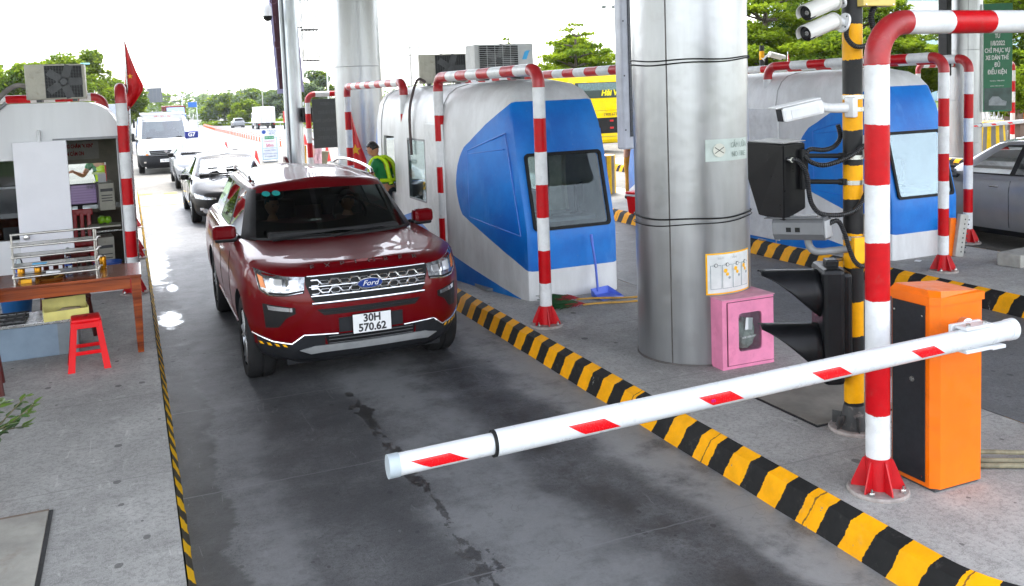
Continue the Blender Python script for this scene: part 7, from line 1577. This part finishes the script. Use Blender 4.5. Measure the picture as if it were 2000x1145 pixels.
# ---- poles and masts
def mast(label, x, y, ht, kind):
    t = thing('light_mast' if kind != 'utility' else 'utility_pole', label, 'mast' if kind != 'utility' else 'pole', (x, y, gz(y))); MB().tube([(0, 0, 0), (0, 0, ht)], [.12, .07], 10).build('pole', GALV if kind != 'utility' else mat('pole_concrete', (.4, .39, .36), .8), t)
    if kind == 'flood': MB().box((0, 0, ht), (1.3, .06, .06)).build('crossbar', GALV, t); [MB().box((q, -.1, ht + .15), (.4, .22, .3), Matrix.Rotation(.5, 3, 'X'), .03).build('floodlight', GREYP, t) for q in (-.5, .5)]
    if kind == 'street': MB().tube(smooth([(0, 0, ht), (.3, 0, ht + .25), (1.0, 0, ht + .35)], 4), .04, 6).build('arm', GALV, t); MB().box((1.2, 0, ht + .35), (.6, .2, .1), None, .04).build('lamp_head', mat('lamp_blue', h('7FC3DD'), .4), t)
    if kind == 'utility':
        for q in (0, .5): MB().box((0, 0, ht - .2 - q), (1.5, .08, .08)).build('crossarm', GREYP, t)
        for q in (-.6, 0, .6): MB().lathe([(.04, 0), (.06, .06), (.03, .16)], (q, 0, ht - .16), 8).build('insulator', WHITE, t)
mast('light mast with two floodlights above the layered tree behind the centre booth', 39.2, 70, 10.0, 'flood'); mast('thin mast rising behind the rear air conditioner of the centre booth', 23.7, 70, 14, 'plain'); mast('utility pole with crossarms left of the rear air conditioner', 18.1, 60, 6.4, 'utility')
mast('street lamp left of the far metal column', 20.6, 100, 8.2, 'street'); mast('thin pole just left of the far metal column', 22.0, 102, 6.6, 'plain'); mast('thin pole above the white box lorry', 28.5, 160, 9.8, 'plain'); mast('thin pole above the far pale car', 23.0, 170, 7.5, 'utility'); mast('street lamp with a bluish head above the left air conditioner', -3.6, 70, 5.8, 'street')
# ---- standing notice, block, planter
t = thing('standing_notice', 'white standing notice board with a green box and pink 50m', 'notice board', (5.68, 40.6, gz(40.6)))
MB().box((0, 0, .78), (.72, .03, 1.36), None, .01).build('panel', mat('notice_white', (.66, .70, .73), .45), t); NB = mat('ink_blue', h('2C4FA0'), .5); NG = mat('ink_green', h('1E8A5A'), .5); NP = mat('ink_pink', h('D6336C'), .5); NC = mat('ink_cyan', h('58A8C8'), .5)
b = MB(); b.box((0, -.018, .62), (.60, .006, .012)); b.box((0, -.018, .14), (.62, .006, .012)).box((0, -.018, 1.08), (.62, .006, .012)).box((-.31, -.018, .61), (.012, .006, .95)).box((.31, -.018, .61), (.012, .006, .95)); b.build('border_line', NC, t)
disc('round_emblem', Vector((-.22, -.017, 1.33)), (1, 0, 0), (0, 0, 1), .085, .004, NB, t); MB().box((0, -.019, 1.08), (.40, .008, .13)).build('green_box', NG, t)
for s_, z_, sz, m_ in (('TASCO', 1.37, .12, NB), ('VETC', 1.25, .12, NB)): text('lettering', s_, sz, face_m((.12, -.018, z_), (1, 0, 0), (0, 0, 1)), m_, t, .002)
for s_, z_, sz, m_ in (('LÀN THU PHÍ', 1.08, .06, TXTW), ('KHOẢNG CÁCH', .92, .06, NP), ('50m', .74, .19, NP), ('THANH TOÁN', .52, .075, NB), ('XIN LỖI KHÁCH HÀNG', .38, .06, NB), ('VÌ SỰ CHẬM TRỄ', .26, .06, NB)): text('lettering', s_, sz, face_m((0, -.025, z_), (1, 0, 0), (0, 0, 1)), m_, t, .002)
MB().box((0, .12, .04), (.6, .5, .05)).box((-.3, .1, .3), (.03, .03, .55), Matrix.Rotation(.3, 3, 'X')).box((.3, .1, .3), (.03, .03, .55), Matrix.Rotation(.3, 3, 'X')).build('stand', GREYP, t)
t = thing('concrete_block', 'grey concrete block on the road left of the white notice board', 'block', (4.62, 42.6, gz(42.6)), .1); MB().box((0, 0, .24), (.72, .5, .48), None, .02).build('block', mat('block_dark', (.20, .20, .19), .85, var=.25, bump=.3), t)
t = thing('flower_pot', 'grey pot with a bare plant under the dark sign board', 'pot', (6.9, 35.6, gz(35.6))); MB().lathe([(0, 0), (.22, 0), (.33, .50), (.36, .55), (.30, .55), (.2, .3)], n=20).build('pot', mat('pot_olive', (.20, .18, .12), .7), t); b = MB(); rd = random.Random(9)
for i in range(9): b.tube([(0, 0, .5), (rd.uniform(-.15, .15), rd.uniform(-.15, .15), .8), (rd.uniform(-.45, .45), rd.uniform(-.3, .3), 1.15)], [.03, .015, .008], 5)
b.build('branch', mat('twig', (.16, .06, .05), .8), t, fix=False); foliage(t, [(Vector((-.3, 0, 1.9)), (.4, .4, .6), 0)], 220, .08, [LG], 10)
for lb, x, w, c_ in (('yellow cloth hanging low beside the grey pole', 4.02, .17, h('E2A92A')), ('pale pink cloth hanging beside the sign frame leg', 4.38, .22, h('E8C4CC')), ('cream cloth hanging between the yellow and pink cloths', 4.20, .12, h('D8C6A0'))):
    t = thing('hanging_cloth', lb, 'cloth', (x, 23.0, .9), 0, 'cloths hanging on a low rope'); b = MB(); b.grid([[(w * (i / 6 - .5), .03 * math.sin(i * 1.7 + j), .45 - j * .12) for i in range(7)] for j in range(5)]); o = b.build('cloth', mat('cloth_' + str(int(x * 100)), c_, .8, var=.15), t, fix=False); MB().tube([(-w * .6, 0, .46), (w * .6, 0, .46)], .01, 6).build('rope', WHITE, t)
    MB().tube([(0, .03, -.9), (0, .03, .46)], .012, 6).build('stake', DARKG, t)
# ---- right-hand background
t = thing('column_banner', 'green vertical banner with white writing on the far right column', 'banner', (22.45, 18.1, 1.45), -.5)
GB = mat('banner_green', h('0E6B45'), .45, var=.1); MB().box((0, 0, 1.5), (.80, .02, 3.0), None, .004).build('panel', GB, t); MB().box((-.385, -.012, 1.5), (.02, .004, 2.98)).build('edge', WHITE, t)
for i, s_ in enumerate(('TỪ', '1/8/2022', 'CHỈ PHỤC VỤ', 'XE DÁN THẺ', 'ĐỦ', 'ĐIỀU KIỆN')): text('lettering', s_, .17 if i != 1 else .18, face_m((0, -.013, 2.10 - i * .20 + (.0)), (1, 0, 0), (0, 0, 1)), TXTW, t, .003, sx=.62, bold=.004)
for s_, z_ in (('Hotline: 1900.6010', .86), ('www.vetc.com.vn', .72)): text('lettering', s_, .05, face_m((0, -.013, z_), (1, 0, 0), (0, 0, 1)), TXTW, t, .002)
MB().box((.02, -.012, .35), (.72, .004, .62), None, .001).build('picture', mat('picture_dark', (.05, .09, .08), .5, var=.4, scale=3), t); b = MB(); b.prism([(-.22, .18), (.24, .16), (.26, .28), (.14, .32), (.04, .42), (-.12, .43), (-.22, .32)], -.018, -.014); b.build('picture_car', mat('picture_grey', (.25, .28, .30), .4, var=.3), t)
t = thing('striped_barrier', 'yellow and grey striped crash barrier beside the far right column', 'barrier', (23.6, 19.2, .2)); b = MB(); SB = stripes('barrier_yellow_grey', h('F0C400'), (.22, .20, .18), .26, 0, wob=.01); V_ = []
b.grid([[(.55 * math.cos(a / 12 * math.pi * 2) * (1 - .18 * j), .45 * math.sin(a / 12 * math.pi * 2) * (1 - .18 * j), j * .9) for a in range(13)] for j in range(2)], True, [a / 12 * 3.12 for a in range(13)] * 2); b.build('drum', SB, t, fix=False); MB().lathe([(0, .9), (.44, .9)], n=13).build('top', YEL, t)
t = thing('striped_barrier', 'yellow striped barrier behind the ochre-clothed person', 'barrier', (9.55, 17.6, .2)); b = MB(); b.grid([[(.34 * math.cos(a / 12 * math.pi * 2), .3 * math.sin(a / 12 * math.pi * 2), j * .85) for a in range(13)] for j in range(2)], True, [a / 12 * 2.08 for a in range(13)] * 2); b.build('drum', SB, t, fix=False); MB().lathe([(0, .85), (.33, .85)], n=13).build('top', YEL, t)
bb = [o for o in C.objects if o.name == 'boom_barrier'][0]
n_ = dup(bb, (24.9, 18.6, .2), 0, 'far orange boom barrier at the right edge beside the striped crash barrier')
t = thing('plastic_barrier', 'low orange plastic barrier behind the black enclosure', 'barrier', (17.1, 22.0, .2), .3); MB().prism([(-.22, 0), (.22, 0), (.14, .3), (.08, .62), (-.08, .62), (-.14, .3)], -.6, .6, 'Y').build('barrier_body', ORANGE, t)
cpole = [o for o in C.objects if o.name == 'camera_pole'][0]; dup(cpole, (15.8, 19.9, .2), 0, 'thin far black and yellow camera pole right of the big metal column')
bullet('cream bullet camera on top of the thin far striped pole', (15.8, 19.85, 3.12), (16.15, 19.75, 3.2), (1, -.1, -.25), .42, .07); jbox('small cream box on the thin far striped pole', (15.68, 19.83, 2.62), (.13, .1, .22), BEIGE)
t = thing('signal_board', 'black board with red lamps beyond the second island', 'signal board', (24.5, 30, .2)); MB().box((0, 0, .85), (.5, .1, 1.0), None, .02).box((0, 0, .2), (.08, .08, .5)).build('panel', BLACK, t)
for z in (.65, 1.05): MB().box((.05, -.055, z), (.24, .02, .14), None, .01).build('lamp', emit('lamp_red', h('E0202A'), .8), t)
t = thing('street_banner', 'turquoise banner with white writing beside the big metal column', 'banner', (34.4, 45, -.3)); MB().box((0, 0, .95), (3.2, .04, 1.3), None, .01).build('panel', mat('banner_teal', h('17B59A'), .5, var=.1), t); [MB().tube([(q, .05, 0), (q, .05, 1.6)], .04, 6).build('post', GALV, t) for q in (-1.5, 1.5)]
for s_, z_ in (('HIỆN ĐẠI', 1.25), ('THẺ VETC', .95)): text('lettering', s_, .30, face_m((.75, -.03, z_), (1, 0, 0), (0, 0, 1)), TXTW, t, .003)
t = thing('railing', 'white lattice railing behind the far right column', 'railing', (29.5, 24.5, 0)); b = MB()
for z in (.3, .7, 1.1): b.tube([(-2.5, 0, z), (2.5, 0, z)], .03, 6)
for i in range(21): b.tube([(-2.5 + i * .25, 0, 0), (-2.5 + i * .25 + .25, 0, 1.1)], .02, 5).tube([(-2.5 + i * .25 + .25, 0, 0), (-2.5 + i * .25, 0, 1.1)], .02, 5)
b.build('lattice', WHITE, t)
t = thing('flower_pot', 'brown planter box with an orange mark below the low bright shrub', 'planter', (31.2, 24.0, 0)); MB().box((0, 0, .85), (1.4, .6, .55), None, .03).box((0, 0, .28), (1.0, .5, .56)).build('planter', mat('planter_brown', (.16, .10, .07), .7), t); MB().box((-.2, -.31, .9), (.4, .02, .3), None, .01).build('mark', ORANGE, t); foliage(t, [(Vector((rd.uniform(-.6, .6), 0, rd.uniform(1.2, 2.6))), (.6, .5, .45), 0) for _ in range(9)], 1800, .11, [LG, LM], 31)
t = thing('office_building', 'white office building with blue glass bands behind the right-hand trees', 'building', (104, 92, -2)); BG = mat('building_glass', h('9DB8C6'), .15, .2, var=.2, scale=.3)
MB().box((0, 8, 10), (34, 16, 24)).build('wall', mat('building_white', (.70, .72, .73), .6, var=.05), t)
for i in range(6): 
    w_ = MB().box((0, -.06, 1.8 + i * 3.4), (33, .2, 1.7)).build('window_band', BG, t); m_ = MB()
    for k in range(12): m_.box((-16 + k * 2.9, -.2, 1.8 + i * 3.4), (.18, .12, 1.7))
    m_.build('mullion', WHITE, w_)
MB().box((-16.9, -1.2, 11), (1.4, 2.6, 26)).build('corner_pier', WHITE, t)
t = thing('dark_board', 'narrow dark panel beside the far right column', 'panel', (20.8, 18.4, 2.6)); MB().box((0, 0, 1.6), (.18, .3, 3.4), None, .02).build('panel', BLACKM, t); MB().box((.3, .1, 2.8), (.7, .06, .06)).build('bracket', GREYP, t)
# ------------------------------------------------------------------ hazy summer air
hm = bpy.data.materials.new('haze_air'); hm.use_nodes = True; _n = hm.node_tree; _n.nodes.clear()
_v = _n.nodes.new('ShaderNodeVolumePrincipled'); _v.inputs['Color'].default_value = (.93, .96, 1.0, 1); _v.inputs['Density'].default_value = 0.00013; _v.inputs['Anisotropy'].default_value = 0.2
_o = _n.nodes.new('ShaderNodeOutputMaterial'); _n.links.new(_v.outputs[0], _o.inputs['Volume'])
_b = MB().box((60, 210, 9), (900, 500, 28)); hz = _b.build('haze', hm); hz['kind'] = 'stuff'; tag(hz, 'pale haze in the air over the road', 'haze')
